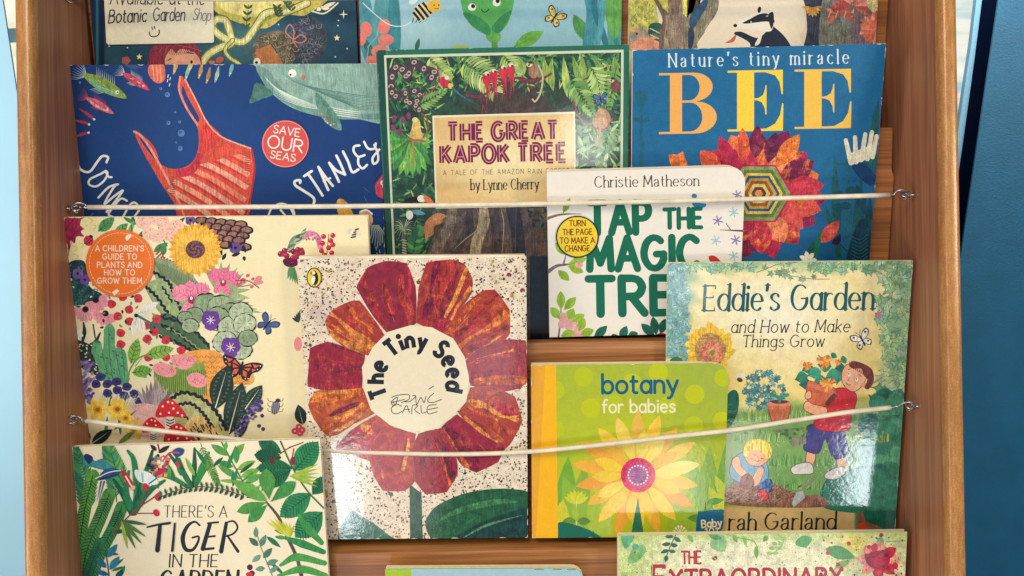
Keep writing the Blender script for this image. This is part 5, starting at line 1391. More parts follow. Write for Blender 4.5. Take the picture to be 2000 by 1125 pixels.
# striped gourds
def gourd(pts, w, c):
    cv.line(pts, w + 5, ik); cv.line(pts, w, c, (.4, .5, .2))
def wavy(pts, w=4, amp=2.2, col=None):
    P = cr(pts, 10); t = np.gradient(P, axis=0); t /= np.hypot(*t.T)[:, None]; n = np.column_stack([-t[:, 1], t[:, 0]])
    cv.line(P + n * (np.sin(np.arange(len(P))*1.9)*amp)[:, None], w, col or ik, smooth=False)
cv.blob([(286, 555), (330, 545), (366, 585), (376, 615), (350, 640), (322, 622), (298, 590)], '9db07c', (.4, .5, .2))
wavy([(300, 530), (330, 552), (340, 575), (352, 604)], 5); wavy([(286, 560), (308, 582), (328, 612), (340, 630)], 5); wavy([(318, 560), (336, 590)], 3.5)
cv.line([(352, 556), (350, 620)], 0.1, ik)
cv.blob([(306, 620), (330, 612), (372, 640), (400, 662), (410, 682), (384, 690), (350, 676), (318, 656), (290, 640)], '4c6a48', (.4, .5, .2))
wavy([(304, 618), (350, 628), (380, 646), (408, 676)], 5, 2.2, '222c34'); wavy([(316, 634), (350, 652), (384, 682)], 5); wavy([(312, 656), (344, 668), (372, 684)], 4.5); wavy([(330, 640), (364, 662), (392, 684)], 2.4, 1.6, '8aa070')
# sunflower
for r, n, w, c, o in ((54, 22, 15, 'e8a632', 0), (50, 22, 13, 'f2bc4c', .14)):
    for k in range(n):
        a = 2*math.pi*k/n + o; cv.leaf(382, 487, 382 + r*math.cos(a), 487 + r*math.sin(a), w, c, (.2, .5, .1), 'b87a24', 1.0, shape=.6)
cv.ell(382, 487, 19, 17.5, 0, '6c4448', (.4, .2, .4))
for k in range(46):
    a = k*2.4; q = 16*(k/46)**.5; cv.ell(382 + q*math.cos(a), 487 + q*.92*math.sin(a), 1.4, col='33202c' if k % 2 else '9a6a70', n=6)
# orchids
def orchid(x, y, s, c='ec7fa0', d='c73a68', rot=0):
    for a, l, w in ((-150, 36, 30), (-30, 36, 30), (-90, 30, 22), (60, 30, 16), (120, 30, 16)):
        b = math.radians(a + rot); cv.leaf(x, y, x + l*s*math.cos(b), y + l*s*math.sin(b), w*s, c, (.2, .4, .1), d, 1.1, 4, shape=.6)
    cv.ell(x, y + 3*s, 6*s, 7*s, 0, 'b02c5c'); cv.ell(x, y, 2.5*s, 3*s, 0, 'f6e2e0')
orchid(436, 550, .95, rot=8); orchid(374, 582, 1.15, 'ee8ea8', rot=-6)
for x, y, r in ((474, 548, 6), (484, 538, 4), (494, 545, 4), (466, 556, 5), (502, 543, 3.4), (492, 560, 4)): cv.ell(x, y, r, r*.8, 30, 'e0587c', (.2, .3, .1))
cv.line([(460, 548), (484, 548), (506, 562)], 1.5, '5a2a3c'); cv.line([(470, 560), (490, 556)], 1.3, '5a2a3c')
# dark foliage and coneflowers at left
cv.blob([(130, 520), (160, 508), (172, 530), (176, 560), (200, 575), (196, 590), (160, 596), (132, 588)], '26404a', (.6, .5, .4))
for _ in range(44): x = R_.uniform(134, 196); y = R_.uniform(512, 584); cv.ell(x, y, 2.6, 1.6, R_.uniform(0, 180), R_.choice(['dfe4c8', '3c6a64', '4e8078']), n=6)
for a in ((136, 600, 168, 560), (134, 590, 150, 540), (134, 610, 172, 578)): cv.frond([(a[0], a[1]), (a[2], a[3])], 14, 8, ['2f6a62', '3c7c70'], w=4)
vio(152, 534, 11, '7a64a8'); vio(166, 546, 11, '6a4c9c')
def cone(x, y, r, a0=0, a1=180, c='e79aa4'):
    for k in range(8):
        a = math.radians(a0 + (a1 - a0)*k/7); cv.leaf(x, y, x + r*math.cos(a), y + r*math.sin(a), r*.42, c, (.2, .4, .1), 'bc6278', 1, shape=.68)
    cv.ell(x, y, 6.5, 6, 0, '1c2030')
cone(187, 586, 26, -20, 150); cone(167, 604, 26, 20, 175, 'eaa6aa'); cone(206, 612, 26, 20, 175, 'ee9ca6')
for p in ([(163, 630), (165, 650), (158, 680)], [(196, 650), (186, 668), (176, 672)], [(182, 634), (186, 660)]): cv.line(p, [3, 8, 3], '26384a')
cv.flower(148, 655, 15, 8, 'eef0e4', w=9, centre='3c2a44')
cv.blob([(136, 664), (170, 670), (192, 690), (204, 720), (206, 735), (180, 730), (150, 712), (138, 700)], '333c38', (.5, .4, .4))
for _ in range(90): x = R_.uniform(140, 204); y = R_.uniform(666, 732); (cv.ell(x, y, 2.2, 1.3, R_.uniform(0, 180), R_.choice(['d8dcc4', '5c6a58', 'eceede']), n=6) if y > 655 + (x - 140)*.6 and y < 705 + (x-140)*.5 else None)
# red berries, olive leaves
for x, y in ((240, 580), (270, 583), (218, 594), (252, 605), (230, 618), (253, 628), (306, 623), (284, 636), (236, 650), (302, 648), (288, 662), (324, 664), (236, 673), (290, 698), (324, 697), (354, 684)):
    cv.ell(x, y, 9, 8.5, 0, 'cf3a48', (.3, .2, .2), wob=.12); 
    for _ in range(3): cv.ell(x + R_.uniform(-4, 4), y + R_.uniform(-4, 4), 1.1, col='7c1c30', n=6)
for _ in range(46):
    x = R_.uniform(198, 350); y = R_.uniform(575, 745)
    if 214 < x < 250 and y > 640: continue
    a = R_.uniform(0, 3.1); cv.leaf(x, y, x + 9*math.cos(a), y + 9*math.sin(a), 4.4, R_.choice(['7c8a64', '8f9c74', ik]))
# pale moth and dragonfly
for a in ((270, 612, 310, 590, 18), (270, 612, 300, 604, 16), (268, 616, 258, 660, 14), (272, 616, 282, 658, 14)): cv.leaf(*a, 'ece6d4', (.2, .3, .1), 'a8a08c', 1)
cv.line([(268, 616), (300, 634), (322, 648)], [5, 3.5, 1.5], '3e7280'); cv.ell(266, 616, 4, col=ik)
# cactus
for pts, w in (([(186, 686), (190, 672), (194, 690), (204, 730), (212, 745)], 16), ([(214, 645), (214, 690), (222, 742)], 22), ([(226, 690), (236, 694), (240, 742)], 22)):
    cv.line(pts, w, '62a374', (.3, .6, .1))
cv.blob([(204, 660), (206, 640), (214, 632), (222, 640), (226, 680), (244, 690), (248, 740), (214, 744), (198, 724), (184, 700), (182, 676), (192, 670), (200, 686)], '63a676', (.3, .6, .1))
for p in ([(212, 640), (214, 690), (220, 740)], [(226, 684), (236, 742)], [(200, 690), (210, 730)], [(240, 694), (244, 735)]): cv.line(p, 1.3, '2c6a48')
for _ in range(34): x = R_.uniform(190, 244); y = R_.uniform(646, 738); (cv.line([(x, y), (x + 3, y + 2)], 1.6, '244a3c') if y > 690 or 204 < x < 224 else None)
# bright leaves, stem
for a in ((256, 710, 270, 660, 24, '86b84c'), (286, 694, 340, 680, 26, '8fbe50'), (258, 728, 298, 722, 24, '7fb248'), (264, 716, 284, 690, 0.1, '7fb248')): cv.leaf(a[0], a[1], a[2], a[3], a[4], a[5], (.3, .4, .1), '22422c', 1.3, 5)
cv.line([(250, 748), (254, 722), (270, 700), (290, 692)], 3, '6fa03c')
# pansies
for x, y, r in ((404, 596, 26), (432, 600, 26), (450, 612, 24), (424, 622, 26), (452, 640, 26), (470, 610, 22), (478, 632, 22), (440, 668, 24), (470, 682, 22), (484, 660, 18), (380, 616, 18), (362, 620, 14), (372, 636, 16)):
    cv.ell(x, y, r + 1.5, r*.85 + 1.5, 0, ik, wob=.06); cv.ell(x, y, r, r*.85, 0, R_.choice(['9fb08c', 'b4c2a0', '8ca07c']), (.4, .5, .2), wob=.06)
    for k in range(8):
        a = k*.8; cv.line([(x + r*.35*math.cos(a), y + r*.3*math.sin(a)), (x + r*.7*math.cos(a), y + r*.6*math.sin(a))], 1, '5c7058')
def pansy(x, y, s):
    for a, l, w in ((-130, 20, 20), (-50, 20, 20), (180, 18, 18), (0, 18, 18), (90, 20, 24)):
        b = math.radians(a); cv.leaf(x, y, x + l*s*math.cos(b), y + l*s*math.sin(b), w*s, '6c3f94', (.3, .3, .1), shape=.62)
    for k in range(7):
        b = math.radians(k*51); cv.line([(x, y), (x + 8*s*math.cos(b), y + 8*s*math.sin(b))], 1.4, 'e8d8e4')
pansy(412, 625, 1.05); pansy(451, 678, 1.1)
# orange scales with pink blossom heads
cv.blob([(360, 690), (400, 682), (430, 690), (436, 706), (450, 718), (492, 730), (490, 750), (450, 752), (420, 780), (400, 784), (380, 750), (350, 712)], 'eda24c', (.3, .3, .1))
for j in range(8):
    for i in range(11):
        x = 366 + i*11 + (j % 2)*5; y = 694 + j*10
        if y > 690 + (x - 360)*.9 + 12 or (x > 436 and y < 722): continue
        cv.line([(x - 5, y), (x, y + 5), (x + 5, y)], 1.2, 'b06428', cap=False)
cv.poly([(300, 726), (400, 706), (402, 770), (330, 770), (312, 748)], '86a04c', (.3, .4, .1))
for k in range(26): cv.line([(302 + k*4, 724 + R_.uniform(-2, 2)), (304 + k*4, 772)], 1.4, '46602c', smooth=False)
for x, y, a, b in ((322, 722, 24, 13), (356, 706, 22, 14), (385, 742, 20, 14), (368, 702, 16, 10)):
    cv.ell(x, y, a, b, -15, 'f09a9c', (.2, .2, .1), wob=.05)
    for _ in range(11): q = R_.uniform(-.7, .7); cv.line([(x + q*a, y + R_.uniform(-.6, .6)*b), (x + q*a + 4, y + R_.uniform(-.6, .6)*b)], 1.2, 'd06a74')
# monarch and small flyers
def monarch(x, y, s, rot):
    a = math.radians(rot); c, sn = math.cos(a), math.sin(a)
    def T(p): return [(x + s*(u*c + v*sn), y + s*(-u*sn + v*c)) for u, v in p]
    for sg in (-1, 1):
        cv.blob(T([(0, 0), (sg*.7, -.5), (sg*1.5, -.55), (sg*1.35, 0), (sg*.9, .3), (sg*.7, .9), (sg*.2, .8)]), ik)
        for q in ([(.15, -.05), (.6, -.38), (.75, -.2)], [(.75, -.4), (1.3, -.42), (1.0, -.12)], [(.2, .08), (.7, -.08), (.6, .2)], [(.8, -.05), (1.15, -.05), (.85, .18)], [(.15, .2), (.5, .3), (.55, .7), (.25, .6)]):
            cv.poly(T([(sg*u, v) for u, v in q]), 'e2623c')
        for u, v in ((1.36, -.4), (1.22, -.1), (.7, .75), (.5, .8)): 
            p = T([(sg*u, v)])[0]; cv.ell(p[0], p[1], s*.05, col='f2ead2', n=6)
    cv.line(T([(0, -.35), (0, .6)]), s*.14, ik)
monarch(472, 716, 26, -14)
butterfly(cv, 522, 634, 19, -38, '4a5f94', '283558')
for a in ((690, 448, 686, 464),): 
    for k in range(4): cv.line([(686 + k*2.6, 464 - k*5), (694 + k*2, 462 - k*5)], 3, ik)
    cv.ell(682, 452, 7, 4, 60, 'dcd6c4'); cv.ell(700, 456, 6, 4, -60, 'e2dcc8')
cv.ell(538, 796, 8.5, 14, -14, '5a5668', (.4, .9, .3)); cv.ell(543, 782, 5, 4, 0, '3c3848')
for y in (786, 796, 806):
    for sg in (-1, 1): cv.line([(538, y), (538 + sg*13, y - 3), (538 + sg*15, y - 8)], 1.3, '3c3848')
for k in range(4): cv.line([(532 + k*4, 786), (530 + k*4, 808)], 1.1, 'b4aec0')
# arch of little plants, stray blossoms
cv.line([(568, 484), (575, 468), (592, 462)], 13, '7a9078', (.5, .5, .3)); cv.line([(566, 476), (590, 462)], 2, '3c5444'); cv.line([(570, 484), (594, 466)], 2, 'c0ccb0')
cv.line([(588, 462), (606, 456), (620, 464), (626, 482)], 12, 'd888a0', (.8, .5, .5)); 
for _ in range(22): q = R_.random(); cv.ell(590 + q*36, 460 + q*q*18 + R_.uniform(-7, 7), 2.2, col=R_.choice(['c46088', 'f0b0bc', '9a5070']), n=6)
for x, y in ((632, 462), (650, 460), (630, 475), (646, 470), (628, 490), (642, 484), (634, 498), (648, 494), (650, 478)): cv.ell(x, y, 5.2, col='c8243a'); cv.ell(x - 1.5, y - 1.5, 1.2, col='f0a8a0', n=6)
cv.line([(642, 458), (638, 500)], 1.5, '4a6a3c')
for x, y in ((548, 496), (556, 490), (566, 488), (574, 492), (582, 488), (590, 494), (560, 500), (572, 504), (584, 500)): cv.ell(x, y, 6, col='8e2440', fx=(.3, .2, .2)); cv.ell(x - 2, y - 2, 1.1, col='e8c0c4', n=6)
cv.blob([(554, 506), (580, 504), (582, 516), (570, 522), (556, 518)], '5a1c44')
for k in range(5): cv.leaf(566 + k*2, 520, 562 + k*5, 546 + k*3, 5, '5c8a5c')
cv.blob([(496, 548), (506, 545), (514, 552), (500, 556)], 'e08a8c'); cv.ell(506, 543, 6, 4, 0, 'e08a8c')
for k in range(5): cv.leaf(584, 630, 570 + k*4, 606 - k*4 + 14, 5, '2a4640')
cv.ell(582, 672, 8, 14, 0, 'ea9094')
for _ in range(26):
    q = R_.random(); cv.leaf(566 + q*26 - 6, 486 - q*28 + R_.uniform(-6, 6), 574 + q*26, 480 - q*28 + R_.uniform(-8, 4), 4, R_.choice(['6a8468', 'a4b898', '44604c', 'c4cfb0']))
for _ in range(18): cv.ell(R_.uniform(548, 592), R_.uniform(486, 512), 4, 3.4, 0, R_.choice(['a02848', 'b83458', '701a38']), n=8)
# dark ribbed leaves at lower right, lavender
def darkleaf(x0, y0, x1, y1, w, bend=0):
    cv.leaf(x0, y0, x1, y1, w, '263a36', (.5, .4, .4), None, bend=bend, shape=.5)
    d = np.array([x1-x0, y1-y0], float); L_ = np.hypot(*d); d /= L_; n = np.array([-d[1], d[0]])
    for q in np.linspace(.15, .85, 9):
        for sg in (-1, 1):
            p = np.array([x0, y0]) + d*L_*q + n*sg*w*.28*math.sin(q*3.14); cv.ell(p[0], p[1], 2.6, 1.8, 0, '4a6a58', n=6)
    cv.line([np.array([x0, y0]) + d*L_*.05, np.array([x0, y0]) + d*L_*.85 + n*L_*bend*.3], 2.2, 'e6e4c8', taper='end')
darkleaf(420, 800, 446, 712, 46); darkleaf(446, 850, 474, 746, 44); darkleaf(478, 800, 512, 752, 30); darkleaf(462, 860, 480, 800, 26)
for _ in range(74):
    q = R_.random(); cv.ell(462 + q*46 + R_.uniform(-6, 6), 846 - q*60 + R_.uniform(-10, 10), 3.4, 2.8, 0, R_.choice(['4c3c74', '6a5694', '352a58', '8a78ac']), n=7)
for x, y in ((508, 800), (504, 790), (512, 812), (506, 832), (514, 838)): cv.ell(x, y, 4.2, col='4c3c74', n=8)
# lavender, blue pompoms, daffodils, toadstools
for _ in range(95):
    q = R_.random(); cv.ell(156 + q*24 + R_.uniform(-9, 9), 705 + R_.uniform(0, 84) , 4.2, 3, R_.uniform(0, 90), R_.choice(['7a68a4', '8e7cb4', '5c4a88', 'a090c0']), n=7)
for x, y in ((196, 736), (188, 750), (210, 750), (228, 745), (230, 762), (248, 755), (210, 768), (243, 773), (262, 769), (272, 783)): cv.ell(x, y, 9.5, 8.5, 0, '3c3a78', (.4, .3, .3), wob=.1); cv.ell(x, y, 3, 2.4, 0, '20204c')
for k in range(16): cv.line([(196 + k*5, 772 + R_.uniform(-4, 4)), (192 + k*4, 806)], 1.1, 'b8c0b4')
for k in range(9): cv.leaf(290 + k*2, 800, 268 + k*9, 740 + abs(k-4)*5, 8, R_.choice(['9a8a8c', 'b09c9c', '84787c']), (.3, .6, .2))
cv.blob([(250, 800), (262, 790), (290, 788), (320, 800), (332, 830), (330, 850), (270, 850), (254, 822)], 'e4b4ac', (.3, .3, .2))
def daff(x, y, s):
    cv.flower(x, y, 22*s, 6, 'f3d152', w=13*s, shape=.55, vein='c99a2c'); cv.ell(x, y, 8*s, 7.5*s, 0, 'e8a23a', wob=.06); cv.ell(x, y, 4.5*s, 4*s, 0, 'a8662c')
for a in ((214, 806, 218, 770), (236, 850, 232, 810), (206, 850, 210, 812), (222, 840, 268, 800)): cv.leaf(a[0], a[1], a[2], a[3], 7, '4c7c48')
daff(191, 800, 1.1); daff(230, 799, 1.1); daff(262, 838, 1.0); daff(246, 816, .8)
gx = [(330, 775), (360, 764), (400, 786), (428, 812), (444, 840), (446, 866), (360, 866), (336, 830), (352, 800)]
cv.blob(gx, 'b4b47c', (.4, .4, .2)); wavy([(330, 782), (358, 766), (396, 778), (424, 806), (442, 838)], 6); wavy([(346, 790), (374, 788), (398, 808), (412, 830)], 5); wavy([(360, 812), (380, 826), (390, 845)], 3)
cv.blob([(366, 822), (396, 812), (424, 834), (434, 866), (366, 866)], 'e0bd78', (.5, .5, .4))
for _ in range(26): x = R_.uniform(372, 430); y = R_.uniform(826, 860); cv.line([(x, y), (x + 4, y + 7)], 2.4, R_.choice([ik, 'b88a4c']))
def toad(x, y, s):
    cv.blob([(x - 6*s, y), (x + 6*s, y), (x + 9*s, y + 24*s), (x - 9*s, y + 24*s)], 'ece0cc'); 
    for k in range(3): cv.line([(x - 7*s, y + 6*s + k*5*s), (x, y + 9*s + k*5*s), (x + 7*s, y + 6*s + k*5*s)], 2*s, ik)
    cv.blob([(x - 26*s, y + 2*s), (x - 22*s, y - 18*s), (x - 4*s, y - 33*s), (x + 14*s, y - 22*s), (x + 30*s, y - 2*s), (x + 20*s, y + 3*s), (x, y + 1*s)], 'd42c34', (.2, .2, .1))
    for u, v in ((-14, -18), (-4, -26), (6, -14), (-18, -4), (-2, -6), (14, -6), (22, -1), (4, -24)): cv.ell(x + u*s, y + v*s, 2.1*s, col='f4ead6', n=8)
toad(333, 812, 1.05); toad(300, 842, .85); toad(350, 862, 1.1)
for a in ((178, 858, 148, 842), (180, 866, 220, 838), (160, 870, 150, 852)): cv.leaf(*a, 22, '1d3236', (.4, .4, .3), 'd8dccc', 1.4)
cv.leaf(232, 866, 268, 838, 10, '6c8c4c'); cv.leaf(140, 812, 168, 790, 12, '3a6454')
for x, y in ((584, 834), (586, 846), (576, 842), (590, 840)): cv.ell(x, y, 7, 6.5, 0, 'd84a62'); cv.ell(x, y, 2, col='f4c4bc', n=6)
cv.leaf(592, 830, 582, 790, 24, '233634', vein='c4ccb4')
cv.wear(60, 1, seed=6)
B['plants'].put(cv, M_SATIN)
cvb = Canvas([(235.5 + 67*math.cos(t), 514 + 66*math.sin(t)) for t in np.linspace(0, 2*math.pi, 48, endpoint=False)])
cvb.base('f0762c', fx=(.08, 0, .12))
for k in range(60):
    a = 2*math.pi*k/60; cvb.line([(235.5 + 60*math.cos(a), 514 + 59.5*math.sin(a)), (235.5 + 60*math.cos(a + .055), 514 + 59.5*math.sin(a + .055))], 1.3, 'f6c49c', smooth=False)
bt = 'f6dfc4'
for t, y, f_ in (("A CHILDREN'S", 490, 95), ('GUIDE TO', 506, 67), ('PLANTS AND', 522, 88), ('HOW TO', 537, 60), ('GROW THEM', 553, 87)): cvb.text(t, 235, y, 10.5, bt, w=.17, align='c', fit=f_, track=.22)
cvb.poly([(247, 460), (256, 456), (258, 460), (252, 468), (248, 470), (246, 466)], 'f6e4d0'); cvb.poly([(220, 570), (230, 564), (234, 568), (224, 577)], 'f6e4d0')
B['plants'].put(cvb, M_SATIN, 'badge', 0.0011)

# ---- speckled collage flower book
M_LAM = print_mat('print_laminated', 0.5, 1.0, 0.07, 0.30, 150, .2, 0.0003)
cv = B['seed'].canvas()
cv.base(lambda x, y: mixc2(mixc('efe0c8', 'e6d0b6', .5 + .5*wav(x, y, .04, 3)), 'b8a0a0', soft(x, y, 630, 610, 30, 24) * .6), 10, (.3, 0, .35))
spc = ['4b2e26', '6a4630', '241e22', '8f7038', '5a5038', '3a2c1e', '6c4c40', '5a2430', '1e2430']
for _ in range(6400):
    x = R_.uniform(580, 1036); y = R_.uniform(503, 1056); r = R_.choice((1.0, 1.2, 1.4, 1.7, 2.1, 2.6))
    if (x-812)**2 + (y-740)**2 < 190**2 and R_.random() < .9: continue
    a = R_.uniform(0, 3.14); cv.poly([(x + r*1.5*math.cos(a), y + r*1.5*math.sin(a)), (x - r*math.sin(a)*.7, y + r*math.cos(a)*.7), (x - r*math.cos(a), y - r*math.sin(a)), (x + r*math.sin(a)*.8, y - r*math.cos(a)*.8)], R_.choice(spc))
for _ in range(60):
    x = R_.uniform(586, 1030); y = R_.choice([R_.uniform(506, 600), R_.uniform(930, 1050)]); r = R_.uniform(3, 5.5); cv.ell(x, y, r, r*.7, R_.uniform(0, 180), R_.choice(['7a3a40', 'c29a3c', '5a5a3c', '8a6a7a', 'd8b04c']), (.6, 0, .8), wob=.15)
def petal(pts, c, wm, seed):
    rr = random.Random(seed); P = np.array(pts, float); ctr = P.mean(0)
    P = np.concatenate([[P[k], P[k]*.62 + P[(k+1) % len(P)]*.38 + (P[k]*.5 + P[(k+1) % len(P)]*.5 - ctr)*.02] for k in range(len(P))])
    P = ctr + (P - ctr) * 1.022
    cv.poly(P, 'a8705c'); Q = ctr + (P - ctr) * .991           # torn paler edge of the paper
    cv.poly(Q, c, (.45, .3, .45, wm*.35))
    cv.clip = pos_hull(Q)
    d = ctr - np.array([812, 740.]); d /= np.hypot(*d); n = np.array([-d[1], d[0]])
    ext = max(np.dot(q - ctr, d) for q in Q); wd = max(abs(np.dot(q - ctr, n)) for q in Q)
    for k in range(4 + int(wm*9)):
        a = rr.uniform(-1, 1)*wd; p0 = ctr - d*ext*rr.uniform(.5, 1.2) + n*a*.6; p1 = ctr + d*ext*rr.uniform(.3, 1.1) + n*a*1.05
        hot = rr.random() < wm * .8
        col = rr.choice(['c9642c', 'd2803a', 'b84e2c', 'd89444']) if hot else rr.choice(['7a1634', '8c1c38', 'a82a3c', '9a2430', 'a8342e'])
        wv = rr.uniform(7, 24)
        cv.line([p0, (p0*.7+p1*.3) + n*rr.uniform(-4, 4), (p0*.3+p1*.7) + n*rr.uniform(-5, 5), p1], [wv*rr.uniform(.2, 1) for _ in range(5)], col, (1.1, .9, .7, .45 if hot else .12), cap=False)
    for k in range(7):
        a = rr.uniform(-1, 1)*wd; p0 = ctr + d*ext*rr.uniform(-.9, .2) + n*a*.7; p1 = p0 + d*ext*rr.uniform(.3, .8) + n*a*.2
        cv.line([p0, p1], rr.uniform(1.2, 3.5), rr.choice(['6c1230', 'c8484a', 'e8b878', '842040', 'b83a38']), (.8, .5, .5), taper='both')
    cv.clip = None
rd = '9a2238'
petal([(697, 562), (718, 524), (752, 511), (794, 515), (811, 560), (813, 630), (790, 640), (762, 655), (730, 618)], '8c1f38', .08, 1)
petal([(815, 630), (818, 565), (834, 514), (880, 508), (906, 516), (922, 545), (921, 572), (892, 612), (866, 650), (842, 640)], 'a02c30', .55, 2)
petal([(867, 652), (900, 602), (940, 570), (966, 567), (994, 605), (995, 650), (985, 664), (940, 682), (906, 702), (886, 676)], 'a8352c', .45, 3)
petal([(909, 706), (934, 682), (985, 664), (1026, 666), (1031, 742), (1014, 758), (975, 765), (920, 752), (916, 730)], '9a2a38', .2, 4)
petal([(919, 758), (960, 755), (1005, 775), (1019, 822), (1000, 860), (984, 878), (940, 856), (896, 806), (912, 785)], 'a83a34', .5, 5)
petal([(863, 835), (893, 810), (940, 848), (985, 874), (972, 902), (930, 922), (902, 908), (884, 880)], '94203a', .25, 6)
petal([(818, 848), (862, 837), (880, 868), (892, 900), (893, 926), (872, 960), (832, 964), (812, 940), (802, 885)], '9a1e34', .2, 7)
petal([(735, 812), (770, 836), (811, 848), (803, 882), (810, 938), (790, 957), (748, 957), (730, 928), (722, 900), (684, 886), (656, 876), (686, 842)], 'ac3440', .4, 8)
petal([(706, 757), (718, 780), (732, 806), (690, 828), (660, 848), (638, 850), (615, 820), (603, 790), (615, 766), (650, 758)], 'b24c2c', .8, 9)
petal([(607, 680), (640, 668), (680, 680), (712, 692), (707, 720), (706, 756), (640, 762), (602, 754), (604, 715)], '961f36', .25, 10)
petal([(636, 628), (650, 606), (682, 590), (702, 588), (728, 622), (751, 656), (736, 676), (722, 694), (680, 680), (660, 668), (644, 652)], 'a6342e', .6, 11)
ring_ = [(812 + 106*math.cos(t) + (2.5 if i % 2 else -1.5), 739 + 105*math.sin(t)) for i, t in enumerate(np.linspace(0, 2*math.pi, 15, endpoint=False))]
cv.poly(ring_, 'f1e4c4', (.05, 0, .05))
cv.text('The Tiny Seed', 0, 0, 31, '161a28', w=.28, arc=(812, 741, 62, -118), fit=248, track=.10, space=.42, cap=False)
sig = '1c1a20'
def S_(*p, w=1.6): cv.line(p, w, sig)
S_((765, 776), (776, 772), (790, 770)); S_((765, 786), (790, 780)); S_((764, 784), (776, 776), (772, 792), (768, 784)); S_((790, 770), (800, 772), (798, 780), (784, 786)); S_((790, 784), (800, 784), (812, 774), (806, 772)); S_((812, 774), (814, 790), (822, 776), (828, 786), (832, 774)); S_((847, 768), (838, 776), (836, 784), (846, 786), (862, 780)); S_((837, 760), (847, 754)); S_((764, 786), (768, 794))
S_((784, 793), (774, 789), (765, 796), (766, 805), (775, 808), (785, 803)); S_((786, 806), (794, 792), (800, 806)); S_((788, 800), (800, 799)); S_((804, 808), (806, 792), (816, 792), (810, 800), (820, 808)); S_((822, 792), (824, 806), (834, 804)); S_((852, 790), (838, 792), (834, 800), (838, 808), (854, 804)); S_((836, 800), (855, 796))
gr = '1e5038'
cv.poly([(800, 946), (806, 950), (816, 958), (823, 962), (826, 1058), (801, 1058)], gr, (.9, .8, .6))
cv.blob([(831, 1022), (838, 1004), (856, 986), (900, 966), (950, 956), (1000, 955), (1036, 966), (1040, 1020), (1000, 1050), (960, 1064), (860, 1062), (838, 1046)], '1f5a38', (.6, .7, .5))
cv.blob([(880, 1060), (910, 1036), (960, 1012), (1010, 996), (1040, 990), (1040, 1040), (1000, 1060)], '123c38', (.8, .9, .5)); cv.line([(850, 1020), (900, 996), (970, 980), (1010, 980)], 12, '3f7a48', (.9, 1, .5), taper='both'); cv.line([(905, 1050), (950, 1026), (1020, 1006)], 5, '4f8a5c', (.9, 1, .5), taper='both'); cv.line([(870, 1046), (930, 1010)], 8, '2d6a40', (.9, 1, .5), taper='both')
cv.blob([(683, 1000), (706, 1008), (735, 1026), (758, 1044), (772, 1060), (664, 1060)], '2a6a50', (.7, .7, .5))
cv.wear(90, 1, seed=4)
B['seed'].put(cv, M_LAM)
cvb = Canvas([(614 + 14.8*math.cos(t), 542 + 19.5*math.sin(t)) for t in np.linspace(0, 2*math.pi, 30, endpoint=False)])
cvb.base('20201c'); cvb.ell(614, 542, 13, 17.7, 0, 'f0cf3c')
cvb.blob([(610, 530), (616, 528), (621, 536), (622, 548), (617, 556), (610, 554), (608, 544), (611, 538)], '1a1a1e'); cvb.blob([(608, 546), (612, 538), (616, 542), (614, 552), (610, 555)], 'f4efe0'); cvb.ell(612.5, 532.5, 3.8, 3.6, 0, 'f4efe0'); cvb.blob([(606, 532), (610, 530), (610, 536), (607, 536)], 'd0642c'); cvb.line([(611, 556), (611, 560), (607, 560)], 1.6, '8a4a24'); cvb.line([(616, 556), (616, 560), (620, 560)], 1.6, '8a4a24')
B['seed'].put(cvb, M_LAM, 'publisher_mark', 0.0009)

# ---- lime daisy board book
M_GLB = print_mat('print_board_gloss', 0.5, 1.0, 0.07, 0.26, 220, .15, 0.0003)
cv = B['botany'].canvas()
cv.base(lambda x, y: mixc2(mixc2(mixc('a9b836', 'acbc26', (y - 700) / 200), 'cbd020', soft(x, y, 1180, 900, 110, 160) * .5), 'a0b44a', soft(x, y, 1400, 730, 60, 60) * .5), 9, (.10, .05, .12))
for x, y, r in ((1140, 736, 19), (1286, 727, 19), (1084, 762, 19), (1235, 746, 17), (1154, 797, 19), (1357, 770, 19), (1304, 792, 18), (1200, 788, 17), (1266, 826, 19), (1228, 840, 20), (1086, 838, 17), (1355, 832, 19), (1410, 822, 18), (1412, 738, 17), (1190, 846, 16)): cv.ell(x, y, r, r, 0, R_.choice(['c4ca14', 'bec818']), (.06, 0, .1))
g1, g2, g3 = '7fae34', '6aa03a', '4f9a4c'
for x0, y0, x1, y1, w, c in ((1100, 1060, 1110, 890, 44, '78aa36'), (1120, 1060, 1144, 905, 40, '8cb43a'), (1150, 1060, 1100, 930, 50, '93b83a'), (1380, 1060, 1386, 870, 44, '84ac3a'), (1412, 1060, 1420, 860, 40, '78a63a'), (1370, 1000, 1350, 890, 30, '86b048'), (1090, 1060, 1100, 975, 36, 'd6cc34'), (1320, 1060, 1350, 960, 60, '9fbc34'), (1424, 1020, 1384, 950, 26, 'c4cc34'), (1424, 985, 1396, 928, 20, 'b8c838'), (1180, 1060, 1160, 960, 50, 'a6c034')): cv.leaf(x0, y0, x1, y1, w, c, (.15, .1, .1), jit=.04)
for k in range(8):
    a = math.radians(-150 + k*17); cv.leaf(1126, 984, 1126 + 28*math.cos(a), 984 + 28*math.sin(a), 9, 'd6d43a', (.1, .1, .05))
cv.line([(1126, 980), (1126, 1056)], 1.6, 'dfe0a0'); cv.leaf(1124, 1018, 1098, 1018, 16, '6c9430'); cv.leaf(1128, 1018, 1154, 1018, 16, '5c8a34'); cv.leaf(1126, 1018, 1122, 984, 14, 'a6b83c'); cv.leaf(1124, 1046, 1092, 1050, 14, '74a234')
cv.blob([(1089, 1022), (1120, 1024), (1160, 1040), (1172, 1056), (1089, 1058)], '156a54'); cv.leaf(1160, 1056, 1158, 1036, 8, '156a54')
